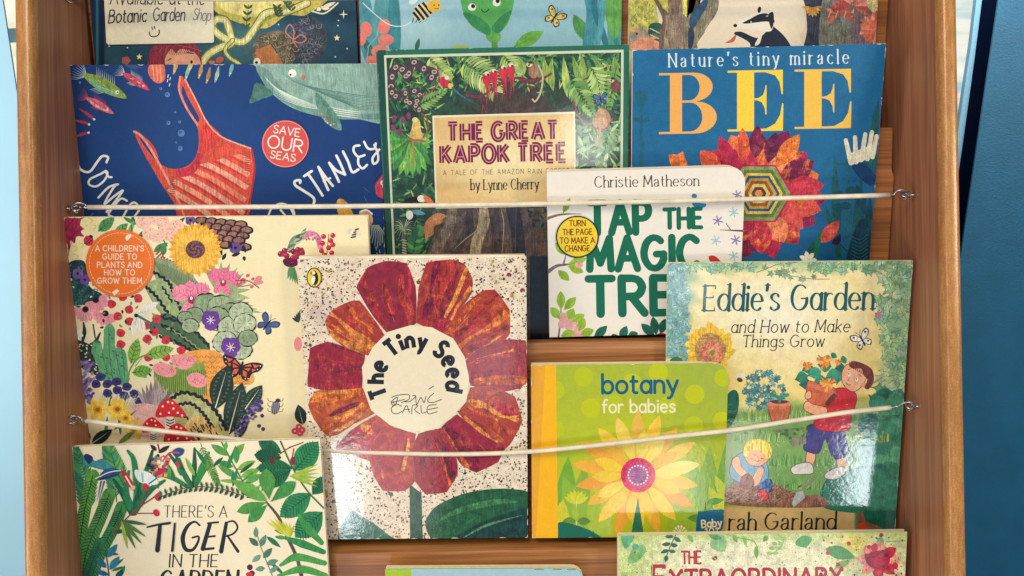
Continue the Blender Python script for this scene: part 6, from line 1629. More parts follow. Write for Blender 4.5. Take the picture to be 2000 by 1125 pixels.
for a in ((1380, 982, 1414, 976, 14), (1376, 1012, 1342, 1012, 16)): cv.leaf(*a, '5f9440')
cv.line([(1378, 982), (1378, 1000)], 2, '24402c'); cv.line([(1378, 980), (1378, 960)], 12, 'a8a034', taper='both')
def soft_petal(a, r, w, c):
    a = math.radians(a); cv.leaf(1246 + 18*math.cos(a), 928 + 18*math.sin(a), 1246 + r*math.cos(a), 928 + r*math.sin(a), w, c, (.15, .1, .1), shape=.62, jit=.05)
OR1, YL1, PL = 'f0a83a', 'f3cb3c', 'f6dc72'
for k, (r, c) in enumerate(((128, 'f0b040'), (128, OR1), (118, 'eecb44'), (118, 'f2d860'), (124, 'f0c050'), (122, YL1), (118, 'f0b848'), (126, 'f1cc4c'), (120, PL), (116, 'f3c23a'), (122, 'f0a23a'), (112, YL1), (118, 'f2b23a'), (116, 'f3c83c'), (122, 'eda63a'), (118, YL1), (112, 'f2ba3c'), (120, 'efa03c'))):
    soft_petal(-170 + k*20, r + 3, 26, c)
for k in range(14): soft_petal(-160 + k*26, 90, 24, R_.choice([YL1, 'f4d858', 'f2bc40']))
cv.leaf(1246, 970, 1244, 1110, 24, '1f7858', (.2, .2, .1), shape=.6)
for k in range(12):
    cv.ell(1246, 928, 34 if k == 0 else 33 - k*1.4, None, 0, ['e6386c', 'e01c54', 'e02058', 'e0285e', 'de3064', 'da386c', 'd44074', 'cc487c', 'c45086', 'b8588e', 'b05e94', 'a86298'][k], (.5, 0, 1.0), n=30)
for k in range(20):
    a = 2*math.pi*k/20; cv.ell(1246 + 19*math.cos(a), 928 + 18.5*math.sin(a), 1.9, col='f6dfe4', n=8)
for k in range(6):
    a = math.radians(-160 + k*28); cv.line([(1328, 1042), (1328 + 12*math.cos(a), 1042 + 14*math.sin(a))], 1.8, 'f2e8b8'); cv.ell(1328 + 12*math.cos(a), 1042 + 14*math.sin(a), 2.6, col='f2e8b8', n=8)
# orange spine strip
cv.poly([(1030, 700), (1086, 700), (1090, 1065), (1030, 1065)], 'fcba14', (.08, .05, .08)); cv.poly([(1030, 700), (1066, 700), (1046, 1065), (1030, 1065)], 'eda82e', (.1, .05, .08))
cv.text('botany', 1177, 768, 35, '0e5e84', w=.17, fit=150, ang=.6, track=.10, sx=1.0)
cv.text('for babies', 1177, 806, 24, 'f5ecc4', w=.145, fit=143, ang=.5, track=.14, space=.45)
cv.blob([(1363, 1003), (1370, 999), (1424, 999), (1424, 1060), (1363, 1060)], '0f6488', (.1, .05, .1), n=3)
cv.text('Baby', 1391, 1029, 14, 'f0dcae', w=.2, fit=40, align='c', ang=4); cv.text('101', 1391, 1044, 13, 'f0dcae', w=.16, fit=26, align='c', ang=4)
cv.wear(30, 1, seed=6)
B['botany'].put(cv, M_GLB)

# ---- ivy framed garden book
cv = B['eddie'].canvas()
def f(x, y):
    n = wav(x, y, .045, 2); c = mixc('f0dfa0', 'ecd27a', .5 + .5*n + (y - 620)/300)
    c = mixc2(c, 'f6efd6', soft(x, y, 1520, 610, 130, 90) * .9)
    c = mixc2(c, '86ac5e', np.clip((y - 772 + 18*n) / 30, 0, 1)); c = mixc2(c, '669a50', np.clip((y - 850) / 120, 0, 1))
    e = np.maximum(np.clip((1352 - x + 24*n + np.maximum(0, 640 - y)*.15) / 30, 0, 1) * (y < 700), np.clip((x - 1716 + 22*n) / 34, 0, 1)); c = mixc2(c, '8ab08a', e)
    c = mixc2(c, 'a3bd86', np.clip((536 - y + 14*n) / 20, 0, 1)); c = mixc2(c, '7db0b4', np.clip((1350 - x) / 40, 0, 1) * (y > 540) * (y < 700) * .7)
    c = mixc2(c, '2f7d68', np.clip((x - 1650 + 20*n) / 40, 0, 1) * np.clip((y - 820 + 20*n) / 50, 0, 1))
    c = mixc2(c, 'd9b87c', np.clip((y - 985 + 4*n) / 8, 0, 1) * (x < 1670)); return c
cv.base(f, 5, (.18, .08, .12))
def ivy(x, y, s, c, o='4c6c58', rot=None):
    rot = R_.uniform(0, 6.28) if rot is None else rot
    pts = [(0, 1.0), (.35, .25), (1.0, .3), (.6, -.25), (.55, -.8), (0, -.55), (-.55, -.8), (-.6, -.25), (-1.0, .3), (-.35, .25)]
    cs, sn = math.cos(rot), math.sin(rot); P = [(x + s*(u*cs - v*sn), y + s*(u*sn + v*cs)) for u, v in pts]
    Q = cr(P, 3, True); ctr = np.array([x, y]); cv.poly(ctr + (Q - ctr)*1.09, o); cv.poly(Q, c, (.5, .4, .2), .12); cv.line([P[5], (x, y), P[0]], .9, o)
gi = ['9fbf8a', '88b07c', 'b0c890', '76a47c', 'a8c49a', '8cb89c']
for _ in range(150):
    y = 512 + R_.random()**1.3 * 400; x = R_.uniform(1718 + 10*math.sin(y*.03), 1784)
    ivy(x, y, R_.uniform(9, 15), R_.choice(gi if y < 760 else ['5e9a70', '3f8468', '74a878']))
for _ in range(46): ivy(R_.uniform(1590, 1780), R_.uniform(508, 532 + 0), R_.uniform(8, 12), R_.choice(gi))
for _ in range(46): ivy(R_.uniform(1308, 1470), R_.uniform(508, 528), R_.uniform(6, 11), R_.choice(['a4c49c', '8ab4a0', 'b4cc94']))
for _ in range(95): ivy(R_.uniform(1306, 1345), R_.uniform(520, 705), R_.uniform(7, 11), R_.choice(['8ebcb8', '78a8ac', 'a0c8c0', '7fb2a4']), '527c84')
for p in ([(1478, 532), (1500, 524), (1520, 516), (1560, 512)], [(1532, 535), (1552, 540), (1590, 545), (1620, 545)]): cv.line(p, 1.2, '4c6a4c')
for _ in range(22): ivy(R_.uniform(1475, 1600), R_.uniform(512, 546), R_.uniform(5, 8), R_.choice(['9ab88c', '7ca07c']))
cv.flower(1716, 615, 8, 7, 'b87a8c', w=5)
# big title
tt = '14585c'
cv.text("Eddie's Garden", 1375, 607, 49, tt, w=.13, c=.66, serif=.12, fit=332, ang=.5, track=.12, space=.5, slant=.06, wob=.004)
cv.text('and How to Make', 1428, 650, 24, '2c2622', w=.095, serif=.09, fit=232, ang=.4, track=.18, slant=.16, c=.2, wob=.008); cv.text('Things Grow', 1450, 678, 23, '2c2622', w=.095, serif=.09, fit=160, ang=.4, track=.18, slant=.12, c=.2, wob=.008)
# sunflower
for k in range(19):
    a = 2*math.pi*k/19; r = R_.uniform(46, 58); cv.leaf(1386 + 26*math.cos(a), 683 + 28*math.sin(a), 1386 + r*.92*math.cos(a), 683 + r*math.sin(a), 17, 'efc23e', (.4, .6, .2), '8a6a24', .9, bend=.2)
cv.ell(1387, 684, 30, 34, 0, 'b98a52', (.8, .3, .9)); cv.ell(1390, 690, 20, 25, 0, 'd77c68', (.9, .3, 1)); cv.ell(1391, 690, 11, 14, 0, 'c4925c', (.9, .2, 1)); cv.ell(1391, 689, 4, 6, 0, '8a7a44')
cv.ell(1321, 706, 13, 9, 0, '2f7a58')
# butterfly, bees, bushes, grass
butterfly(cv, 1684, 664, 19, 28, 'f3ead8', '55504e', '2c2826'); 
cv.ell(1445, 742, 6, 4.4, -20, '4a3c2c'); cv.ell(1452, 734, 7, 4, -40, 'dcdcd0'); cv.ell(1440, 733, 5, 3, 40, 'dcdcd0')
for _ in range(120):
    a = R_.uniform(0, 6.28); q = R_.random()**.5; ivy(1492 + 40*q*math.cos(a), 762 + 40*q*math.sin(a), R_.uniform(4, 7), R_.choice(['4f8694', '68a0a0', '3c7284', '7fb0a4']), '34585c')
cv.grass(1426, 1740, 822, 30, 200, ['8fb060', '6f9c50', 'a8c474', '5c9058'], 2.6); cv.grass(1428, 1740, 862, 26, 260, ['7fae52', '5f9444', '9cc064', '4c8448', 'b4cc78'], 2.6); cv.grass(1428, 1690, 910, 28, 300, ['86b25c', '64984c', '98bc6c', '508a54'], 2.6); cv.grass(1428, 1670, 955, 26, 260, ['7aa858', '5c904c', '8cb464'], 2.4)
for _ in range(40): a = (R_.uniform(1690, 1780), R_.uniform(770, 940)); cv.ell(a[0], a[1], R_.uniform(14, 24), R_.uniform(9, 16), R_.uniform(-40, 40), R_.choice(['2f7a5c', '3c8a6a', '246a58', '4f9a72']), (.6, .6, .2), wob=.08)
cv.blob([(1608, 990), (1602, 960), (1625, 930), (1660, 918), (1700, 910), (1740, 930), (1758, 970), (1756, 1000), (1700, 1002), (1650, 1000)], '2a7a60', (.6, .6, .2)); cv.line([(1604, 985), (1612, 940), (1640, 925), (1664, 918)], 2, '14483c')
cv.blob([(1680, 1002), (1760, 1000), (1758, 1045), (1720, 1044), (1690, 1030)], '14604c', (.5, .4, .2)); cv.blob([(1674, 1008), (1684, 1000), (1692, 1018), (1720, 1030), (1716, 1044), (1684, 1044)], '8a5a44', (.5, .4, .3)); cv.blob([(1676, 1024), (1690, 1020), (1690, 1036), (1678, 1040)], 'd4442c')
cv.blob([(1424, 985), (1424, 950), (1460, 930), (1500, 940), (1560, 965), (1602, 968), (1606, 990)], '8a5c48', (.9, .8, .9))
for _ in range(60): x = R_.uniform(1426, 1600); y = R_.uniform(948, 986); cv.line([(x, y), (x + 6, y - 4)], 1.4, R_.choice(['5a3a34', 'ac8068', '4a3030']))
# flowerpot held by a child in a red shirt (a plain figure)
sk, ol = 'f0b088', '7a4434'
def O(pts, c, o='5a3030', fx=(.25, .25, .1)):
    Q = cr(pts, 5, True); ctr = Q.mean(0); d_ = Q - ctr; rr_ = np.hypot(*d_.T)[:, None]; cv.poly(ctr + d_*(1 + 1.4/np.maximum(rr_, 3)), o); cv.poly(Q, c, fx)
O([(1578, 880), (1592, 876), (1590, 902), (1580, 912), (1574, 905)], sk); O([(1634, 884), (1650, 886), (1650, 918), (1638, 916)], sk)
O([(1546, 914), (1560, 906), (1580, 904), (1587, 912), (1586, 924), (1560, 926), (1548, 924)], 'd9d4cc'); O([(1612, 926), (1628, 916), (1646, 912), (1650, 922), (1636, 934), (1614, 934)], 'd9d4cc')
O([(1582, 830), (1640, 832), (1652, 860), (1656, 886), (1634, 896), (1622, 888), (1612, 858), (1600, 884), (1578, 882), (1570, 874), (1576, 850)], '4a4686', '2a2850', (.5, .5, .3))
O([(1612, 772), (1640, 758), (1668, 766), (1672, 784), (1662, 812), (1658, 838), (1620, 842), (1596, 836), (1590, 824), (1600, 806)], 'd6303a', '7a1c28', (.3, .3, .1))
cv.blob([(1606, 800), (1580, 812), (1600, 822), (1598, 808)], 'b82634')
for a in ((1552, 742, 1578, 734, 26), (1566, 724, 1588, 716, 24), (1596, 712, 1624, 716, 26), (1604, 698, 1622, 706, 20), (1624, 700, 1632, 690, 14), (1640, 706, 1654, 700, 16), (1610, 740, 1642, 730, 30), (1588, 752, 1614, 740, 30), (1634, 752, 1644, 716, 20), (1560, 752, 1584, 748, 24), (1630, 720, 1650, 716, 20), (1576, 734, 1604, 724, 24)): cv.leaf(*a, R_.choice(['2f8468', '3f9478', '256e5c']), (.5, .4, .1), '174a40', 1.1, shape=.6)
def pom(x, y, r):
    for k in range(30):
        a = k*2.4; q = r*(.45 + .55*(k % 7)/6); cv.line([(x, y), (x + q*math.cos(a), y + q*.85*math.sin(a))], 2.4, R_.choice(['e88a34', 'f0a24c', 'cf6c2c', 'f4b464']))
O([(1577, 746), (1600, 750), (1632, 760), (1630, 778), (1618, 792), (1590, 792), (1578, 782)], 'c86444', '6a3024', (.5, .5, .3)); cv.line([(1578, 752), (1600, 758), (1630, 768)], 8, 'd8785a', (.3, .4, .2), cap=False)
pom(1610, 706, 18); pom(1616, 750, 18); pom(1577, 714, 10); pom(1637, 707, 7); cv.blob([(1612, 786), (1628, 768), (1632, 776), (1618, 792)], '6a3830')
O([(1570, 792), (1576, 784), (1588, 790), (1612, 796), (1614, 806), (1600, 812), (1582, 806), (1572, 800)], sk, ol); O([(1574, 768), (1582, 764), (1584, 776), (1574, 778)], sk, ol)
O([(1646, 724), (1656, 712), (1680, 714), (1692, 730), (1684, 752), (1668, 764), (1654, 758), (1645, 744)], sk, ol); cv.ell(1687, 752, 4, 5, 0, 'e8a07c')
cv.blob([(1658, 714), (1666, 705), (1690, 712), (1704, 724), (1706, 746), (1696, 760), (1688, 756), (1694, 742), (1686, 732), (1682, 720), (1668, 720)], '7a3a34', (.4, 1, .3))
for k in range(12): cv.line([(1660 + k*3.6, 716 + k*2), (1658 + k*4, 704 + k*2.6)], 2.2, R_.choice(['5c2a28', '8a4838']), taper='end'); 
for k in range(5): cv.line([(1694, 732 + k*6), (1708, 728 + k*7)], 2.4, '6c302c', taper='end')
for x, y in ((1658, 731), (1673, 741)): cv.ell(x, y, 3.2, 3.8, 0, 'f6efe2'); cv.ell(x - .4, y - 1, 1.5, col='2a2020', n=8)
cv.line([(1656, 722), (1661, 720)], 1.2, ol); cv.line([(1677, 731), (1682, 735)], 1.2, ol); cv.line([(1659, 738), (1656, 743), (1660, 744)], 1.2, ol); cv.line([(1652, 747), (1657, 752), (1661, 751)], 1.4, ol)
O([(1502, 786), (1542, 786), (1538, 818), (1530, 828), (1512, 828), (1506, 816)], 'c8704e', '6a3428', (.5, .5, .3)); cv.line([(1503, 789), (1541, 789)], 8, 'd8866a', (.3, .3, .2)); cv.ell(1522, 785, 16, 3.4, 0, '5c3430')
cv.line([(1521, 786), (1519, 776), (1506, 770)], [2, 5, 7], '2f8468'); cv.line([(1523, 786), (1526, 776), (1538, 771)], [2, 5, 7], '3f9478')
cv.poly([(1508, 840), (1544, 852), (1544, 868), (1552, 874), (1574, 866), (1574, 846), (1560, 836)], '8a8c70', (.7, .8, .4))
for _ in range(34): cv.ell(R_.uniform(1526, 1576), R_.uniform(836, 856), 4, 3.4, 0, R_.choice(['6c9448', '82a85c', '4c7440']), n=8)
# second small child digging
O([(1430, 902), (1446, 886), (1470, 884), (1494, 900), (1500, 930), (1480, 944), (1440, 940), (1426, 925)], '6fa4c4', '3c5a74'); O([(1430, 900), (1442, 892), (1448, 912), (1458, 924), (1450, 932), (1434, 916)], sk, ol); O([(1482, 914), (1492, 918), (1480, 946), (1466, 948), (1468, 938)], sk, ol)
O([(1456, 888), (1468, 872), (1492, 876), (1502, 892), (1488, 908), (1468, 908), (1458, 900)], sk, ol)
cv.blob([(1452, 884), (1458, 864), (1480, 857), (1502, 866), (1507, 886), (1500, 896), (1492, 886), (1478, 878), (1464, 882), (1458, 892)], 'efd24c', (.3, 1, .2)); cv.ell(1462, 876, 4, 6, 0, 'd8b23c')
for x, y in ((1473, 888), (1488, 895)): cv.line([(x - 2, y), (x + 3, y + 1)], 1.4, ol)
cv.line([(1474, 898), (1479, 901), (1483, 899)], 1.3, ol); cv.ell(1468, 896, 3, 2, 0, 'e68a74'); 
O([(1448, 934), (1462, 926), (1472, 940), (1466, 952), (1450, 952)], '8a4c44', '4a2828'); O([(1480, 954), (1500, 936), (1508, 946), (1500, 962)], '2f5c9c', '1c3460'); O([(1480, 964), (1490, 955), (1500, 968), (1496, 976), (1484, 974)], 'cf3c3c', '6a1c24')
cv.line([(1564, 964), (1572, 952), (1590, 936)], [7, 3, 6], '8a8474'); cv.poly([(1554, 962), (1568, 958), (1572, 972), (1550, 990), (1546, 984)], 'a8aca8', (.4, .4, .3))
cv.text('rah', 1424, 1035, 32, '1c2a24', w=.13, c=.6, serif=.10, fit=54, ang=.3, track=.13, slant=.06, two=True); cv.text('Garland', 1494, 1034, 32, '1c2a24', w=.13, c=.6, serif=.10, fit=140, ang=.3, track=.13, slant=.06, two=True)
cv.ell(1425, 800, 16, 40, -15, '14604c', (.4, .3, .2))
cv.wear(70, 1, seed=5)
B['eddie'].put(cv, M_LAM)
# ================================================================== bottom tier
cv = B['tiger'].canvas()
cv.base(lambda x, y: mixc('f5e9cc', 'f2e3bf', .5 + .5*wav(x, y, .02, 1)), 14, (.05, 0, .08))
G1, G2, G3 = ['1f7048', '2a8050', '185c40'], ['3f8c48', '5aa04c', '76ac48'], ['8fb84c', 'a6c04c']
def rib(x0, y0, x1, y1, w, col, v='0f3f34', n=14, bend=0):
    cv.leaf(x0, y0, x1, y1, w, col, (.3, .5, .1), v, 1.5, n, bend=bend, shape=.5)
# combed palm leaves, left
for x0, y0, x1, y1, ll, n in ((170, 1010, 150, 880, 46, 22), (228, 980, 206, 866, 44, 22)):
    cv.frond([(x0, y0), ((x0+x1)/2 + 6, (y0+y1)/2), (x1, y1)], ll, n, ['3f8a5c', '2f7858', '4c9868'], w=5.5, ang=42, stem='175040', sw=2)
cv.frond([(250, 960), (228, 920), (214, 868)], 38, 17, ['4f9a60', '6aac60', '3c8a54'], w=5, ang=50, stem='175040')
def feather(p, w, col):
    cv.line(p, w, col, (.3, .6, .1)); P = cr(p, 10)
    t = np.gradient(P, axis=0); t /= np.hypot(*t.T)[:, None]; nn = np.column_stack([-t[:, 1], t[:, 0]])
    for k in range(2, len(P) - 1):
        for sg in (-1, 1): cv.line([P[k], P[k] + nn[k]*sg*w*.46 + t[k]*w*.28], 1.5, '17463a', smooth=False, cap=False)
    cv.line(P, 1.6, '17463a', smooth=False)
feather([(182, 928), (168, 985), (158, 1045), (150, 1130)], 24, '5f9c42'); feather([(214, 965), (196, 1010), (172, 1070), (158, 1135)], 26, '4f9044'); feather([(238, 990), (222, 1030), (196, 1080), (176, 1135)], 24, '3f8446')
feather([(196, 1060), (180, 1100), (168, 1135)], 22, '2a7048')
for p in ([(258, 1000), (242, 966), (222, 936)], [(262, 1000), (276, 950), (302, 940)], [(264, 996), (268, 960), (262, 900), (250, 880)], [(262, 1000), (284, 930), (298, 880)], [(256, 990), (246, 960), (252, 920)], [(264, 996), (290, 960), (322, 938)]):
    cv.line(p, [14, 13, 5], R_.choice(G1), (.3, .6, .1))
for p in ([(376, 950), (356, 920), (330, 886)], [(378, 948), (380, 910), (380, 876)], [(382, 950), (392, 915), (408, 884)], [(370, 952), (330, 930), (282, 920)], [(374, 948), (362, 930), (350, 896)], [(386, 944), (400, 916), (412, 900)]):
    cv.line(p, [7, 10, 5], R_.choice(G1 + ['2f8a48']), (.3, .5, .1))
for p, ll in (([(392, 866), (404, 900), (424, 944)], 15), ([(400, 880), (412, 910), (426, 945)], 14)): cv.frond(p, ll, 15, ['6a9c48', '4c8a48'], w=3, stem='2c6a3c', ang=50, shrink=.3)
cv.line([(432, 862), (452, 900), (474, 940)], 3.4, '4c8a3c')
for a in ((446, 890, 412, 868, 15), (440, 880, 442, 862, 8), (450, 896, 478, 866, 16), (456, 912, 424, 902, 14), (462, 918, 500, 900, 15), (470, 932, 508, 916, 16), (470, 936, 424, 908, 13), (476, 942, 428, 938, 8), (462, 906, 460, 870, 14), (478, 944, 512, 926, 14)): cv.leaf(*a, R_.choice(G2), (.3, .4, .1), shape=.5)
for _ in range(46):
    a = math.radians(R_.uniform(150, 395)); q = R_.uniform(118, 150); x = 385 + q*math.cos(a)*1.05; y = 1050 + q*math.sin(a)*1.0
    if y > 985 and 250 < x < 520: continue
    b = a + R_.uniform(-.8, .8); l = R_.uniform(24, 42)
    cv.leaf(x, y, x + l*math.cos(b), y + l*math.sin(b), R_.uniform(6, 11), R_.choice(G1 + G2 + ['1a5a40', '2a7850']), (.3, .5, .1), '164a38', 1)
# patchwork bird and blue birds
for _ in range(60):
    x = R_.uniform(288, 328); y = R_.uniform(886, 924); cv.poly([(x, y), (x + 6, y + 2), (x + 5, y + 8), (x - 1, y + 7)], R_.choice(['e8705c', 'f0e8d0', '2c4a6c', 'e8a84c', 'c8304c', '3f8a7c', '1c2434']))
cv.blob([(302, 924), (318, 914), (324, 920), (310, 928)], 'c8244c'); cv.blob([(336, 882), (348, 874), (360, 878), (356, 888), (344, 892)], '1f4c84')
cv.line([(318, 900), (332, 884), (350, 884)], 3, 'cf4458'); cv.line([(346, 904), (350, 910)], 6, 'c8304c'); cv.line([(308, 866), (312, 884)], 3.4, '8a2c34')
for a in ((310, 884, 332, 870, 9), (306, 880, 294, 868, 8)): cv.leaf(*a, '2a2430')
cv.blob([(160, 892), (176, 890), (186, 900), (200, 896), (218, 910), (206, 918), (180, 912), (166, 908)], '3f8a94', (.4, .6, .1)); cv.blob([(164, 892), (170, 886), (182, 894), (174, 906)], '1f3464')
cv.blob([(190, 936), (204, 918), (222, 914), (236, 920), (226, 930), (206, 936)], '2c5480', (.4, .7, .1)); cv.line([(188, 934), (214, 922), (240, 918)], 2, 'e6e8dc'); cv.line([(196, 936), (230, 926)], 1.6, '1a2440')
cv.blob([(236, 918), (246, 922), (262, 946), (264, 956), (252, 950), (240, 930)], 'c42a38', (.3, .5, .1)); cv.line([(246, 930), (258, 950)], 3, 'f0e4d4'); cv.ell(260, 953, 6, 4, 50, 'e8b4a4')
cv.blob([(264, 918), (286, 920), (302, 930), (310, 944), (290, 946), (270, 938)], 'e4ece0', (.2, .3, .1)); cv.line([(278, 924), (280, 940)], 4, '8fc0c4'); cv.line([(292, 944), (306, 934)], 3, '2f6a9c')
cv.line([(198, 940), (190, 980)], 3, '24507c', taper='end'); cv.line([(204, 940), (192, 984)], 3, '24507c', taper='end')
# red berry twig
cv.line([(220, 1042), (262, 998), (302, 970), (310, 962)], 2.4, '9c3a34'); cv.line([(262, 1002), (304, 1002)], 1.8, '9c3a34'); cv.line([(278, 988), (284, 954)], 1.8, '9c3a34')
for x, y in ((309, 971), (306, 1001), (285, 950)): cv.ell(x, y, 6, 7.5, 30, 'cc2c40', (.3, .4, .1))
# wreath garland
cv.line([(314, 970), (350, 956), (384, 950), (430, 954), (476, 968)], 1.4, '24402c')
for k in range(17):
    q = k/16; x = 316 + q*160; y = 968 - 18*math.sin(q*3.14*.95) + q*2
    cv.leaf(x, y, x - 4, y - 11, 5, '3a6038'); cv.leaf(x, y, x - 7, y + 9, 6, '2c4c34')
for x1, y1 in ((288, 1024), (286, 1048), (278, 1062), (266, 1072), (250, 1072)): cv.leaf(238, 1016, x1, y1, 7, R_.choice(['4c7840', '3c6040', '9cb43c']))
# blue leaf sprig bottom left, eucalyptus right
cv.line([(207, 1075), (212, 1110), (214, 1130)], 2, '24403c')
for a in ((210, 1088, 230, 1062, 13), (215, 1112, 234, 1086, 14), (208, 1108, 190, 1090, 11), (213, 1122, 186, 1114, 10), (228, 1130, 240, 1112, 12)): cv.leaf(*a, R_.choice(['1f6488', '2a7a98', '1c5060']))
# right hand side foliage
for a in ((550, 884, 504, 862, 28), (550, 894, 496, 888, 34), (574, 920, 622, 862, 46), (572, 914, 500, 914, 36), (610, 966, 640, 930, 30), (608, 964, 546, 1010, 44), (568, 918, 510, 950, 34), (630, 1000, 576, 1050, 50)): rib(*a, R_.choice(G1), n=9)
cv.line([(548, 862), (572, 914), (600, 958), (632, 992)], 3, '2c6a3c'); cv.line([(550, 884), (566, 874), (592, 864)], 2, '8a3034'); cv.line([(530, 898), (568, 872)], 1.8, '8a3034'); cv.ell(531, 900, 5, 6, 30, '6a2a30'); cv.ell(572, 900, 5, 8, 0, '8a2c3c'); cv.line([(574, 876), (570, 898)], 2, '8a3034')
for k in range(6): cv.leaf(566, 930, 622, 906 + k*9, 5, '9cb840')
cv.line([(520, 980), (544, 1010), (562, 1050), (580, 1090), (590, 1130)], [4, 6, 7, 7, 8], '5c4a48', (.4, .8, .3))
for a in ((522, 978, 466, 944, 26), (524, 980, 462, 1000, 22), (526, 976, 520, 914, 32), (528, 980, 578, 940, 26), (524, 984, 484, 1020, 22)): cv.leaf(*a, R_.choice(['4c9444', '3f8a48', '5fa04c']), (.4, .5, .1), shape=.62)
cv.leaf(522, 978, 452, 936, 24, '5fa044')
for k in range(8): cv.leaf(566, 1050, 518 + k*8, 1004 + abs(k - 2)*3 + 6, 6, R_.choice(['c4c43c', 'a8b83c', 'd4c848']))
for p in ([(628, 1060), (600, 1030), (584, 1006)], [(632, 1078), (590, 1062), (556, 1050)], [(634, 1100), (580, 1088), (548, 1104)], [(636, 1124), (590, 1112), (544, 1124)]): cv.line(p, [10, 16, 6], R_.choice(['2f8a48', '3f9448', '4c9c4c']), (.4, .5, .1))
cv.line([(502, 1044), (514, 1080), (534, 1130)], 2, '5c7c68')
for a in ((500, 1050, 500, 1028, 10), (505, 1066, 486, 1050, 12), (508, 1068, 520, 1044, 12), (510, 1084, 492, 1098, 11), (514, 1090, 532, 1070, 13), (520, 1102, 544, 1094, 12), (518, 1110, 498, 1112, 11), (526, 1118, 544, 1106, 10)): cv.leaf(*a, R_.choice(['5c8a74', '6f9c84', '4c7a68']), (.4, .5, .2))
for x, y in ((488, 1108), (492, 1120)): cv.ell(x, y, 6, col='5a2440')
cv.ell(487, 1122, 7, 5, 0, 'c8344c')
# brushed lettering
bl = '1c2a30'
cv.text("THERE'S A", 320, 1010, 22, bl, w=.10, c=.4, fit=124, slant=.05, track=.2, wob=.012)
def bs(p, w): cv.line(p, w, bl, (.1, .6, .2), smooth=len(p) > 2)
bs([(288, 1029), (310, 1024), (332, 1021)], [3, 4, 5]); bs([(313, 1026), (308, 1074)], [7, 9]); bs([(342, 1022), (337, 1075)], [4, 5])
bs([(390, 1026), (380, 1019), (366, 1028), (357, 1050), (362, 1072), (376, 1074), (386, 1060), (388, 1048), (376, 1050)], [4, 4, 7, 9, 8, 6, 5, 4, 4]); 
bs([(410, 1024), (396, 1072)], [8, 9]); bs([(406, 1022), (426, 1020)], 4); bs([(402, 1049), (420, 1047)], 4); bs([(395, 1073), (417, 1071)], 5)
bs([(442, 1022), (432, 1077)], [7, 9]); bs([(440, 1021), (456, 1018), (464, 1030), (456, 1042), (440, 1048)], [3, 4, 4, 4, 3]); bs([(444, 1046), (465, 1077)], [4, 6])
cv.text('IN THE', 330, 1107, 24, bl, w=.13, c=.45, fit=96, slant=.08, track=.18, wob=.012)
cv.text('GARDEN', 312, 1155, 40, bl, w=.16, c=.5, fit=152, slant=.1, track=.14, wob=.008)
B['tiger'].put(cv, M_SATIN)

cv = B['lowmid'].canvas()
cv.base('a9c8d2', fx=(.08, 0, .1)); cv.poly([(745, 1100), (803, 1100), (806, 1200), (745, 1200)], 'a9c83a', (.1, .1, .1))
for x in (1045, 1080, 1108): cv.line([(x, 1112), (x + 16, 1112)], 2, '8a7a4c')
for x, y, r in ((880, 1190, 40), (1040, 1200, 50)): cv.ell(x, y, r, col='d8c85c')
B['lowmid'].put(cv, M_SATIN)

M_WRAP = print_mat('print_wrapped', 0.45, 0.35, 0.22, 0.25, 120, .3, 0.0004)
cv = B['extra'].canvas()
def f(x, y):
    n = wav(x, y, .05, 1); c = mixc('d5db96', 'e9e6bc', .5 + .5*n); c = mixc2(c, 'efe9c8', soft(x, y, 1460, 1100, 150, 60))
    c = mixc2(c, 'b4cc6a', np.clip((1290 - x)/50, 0, 1)*.6 + np.clip((1062 - y + 8*n)/16, 0, 1)*.7); c = mixc2(c, 'e3d24c', soft(x, y, 1672, 1062, 30, 22)); return c
cv.base(f, 6, (.5, .2, .5))
for _ in range(260): x = R_.uniform(1215, 1768); y = R_.uniform(1042, 1135); cv.ell(x, y, R_.uniform(.8, 1.8), col=R_.choice(['8fae4c', 'b8c46a', '6c8c3c', 'd8d89a']), n=6)
cv.blob([(1214, 1046), (1238, 1046), (1232, 1062), (1222, 1072), (1216, 1062)], '5fae78', (.5, .3, .2)); cv.blob([(1226, 1096), (1236, 1072), (1252, 1064), (1262, 1070), (1256, 1086), (1238, 1100)], '7cba6c', (.6, .3, .2)); cv.ell(1241, 1068, 7, 6, 0, '5aae8c'); cv.ell(1240, 1079, 2.6, col='c4445c')
cv.line([(1320, 1044), (1308, 1070), (1300, 1092)], 2, '2c5c48')
for a in ((1316, 1048, 1298, 1048, 8), (1316, 1050, 1330, 1058, 9), (1310, 1062, 1292, 1064, 8), (1310, 1064, 1324, 1066, 9), (1306, 1074, 1290, 1080, 8), (1306, 1076, 1320, 1078, 8), (1302, 1084, 1300, 1098, 9)): cv.leaf(*a, '2f6650')
for x0, y0, x1, y1, w, c in ((1344, 1044, 1354, 1060, 10, '86b65c'), (1392, 1044, 1416, 1078, 34, '8fc080'), (1384, 1044, 1410, 1052, 12, '5f9c5c'), (1432, 1044, 1440, 1060, 9, '7ab45c'), (1452, 1046, 1458, 1068, 8, '86bc60'), (1476, 1066, 1478, 1092, 9, '84ba5c'), (1500, 1046, 1490, 1058, 10, '78ac50'), (1566, 1046, 1574, 1070, 34, '5fa45c'), (1612, 1072, 1670, 1088, 26, '58a058'), (1720, 1046, 1718, 1076, 15, '5fa868'), (1630, 1108, 1660, 1096, 14, '8ab85c')): cv.leaf(x0, y0, x1, y1, w, c, (.5, .4, .2))
for p in ([(1420, 1044), (1440, 1050), (1470, 1056), (1480, 1070)], [(1520, 1044), (1530, 1060), (1516, 1076), (1500, 1084)], [(1630, 1112), (1660, 1092), (1690, 1090)], [(1732, 1058), (1768, 1056)]): cv.line(p, 2.2, '8ab45c')
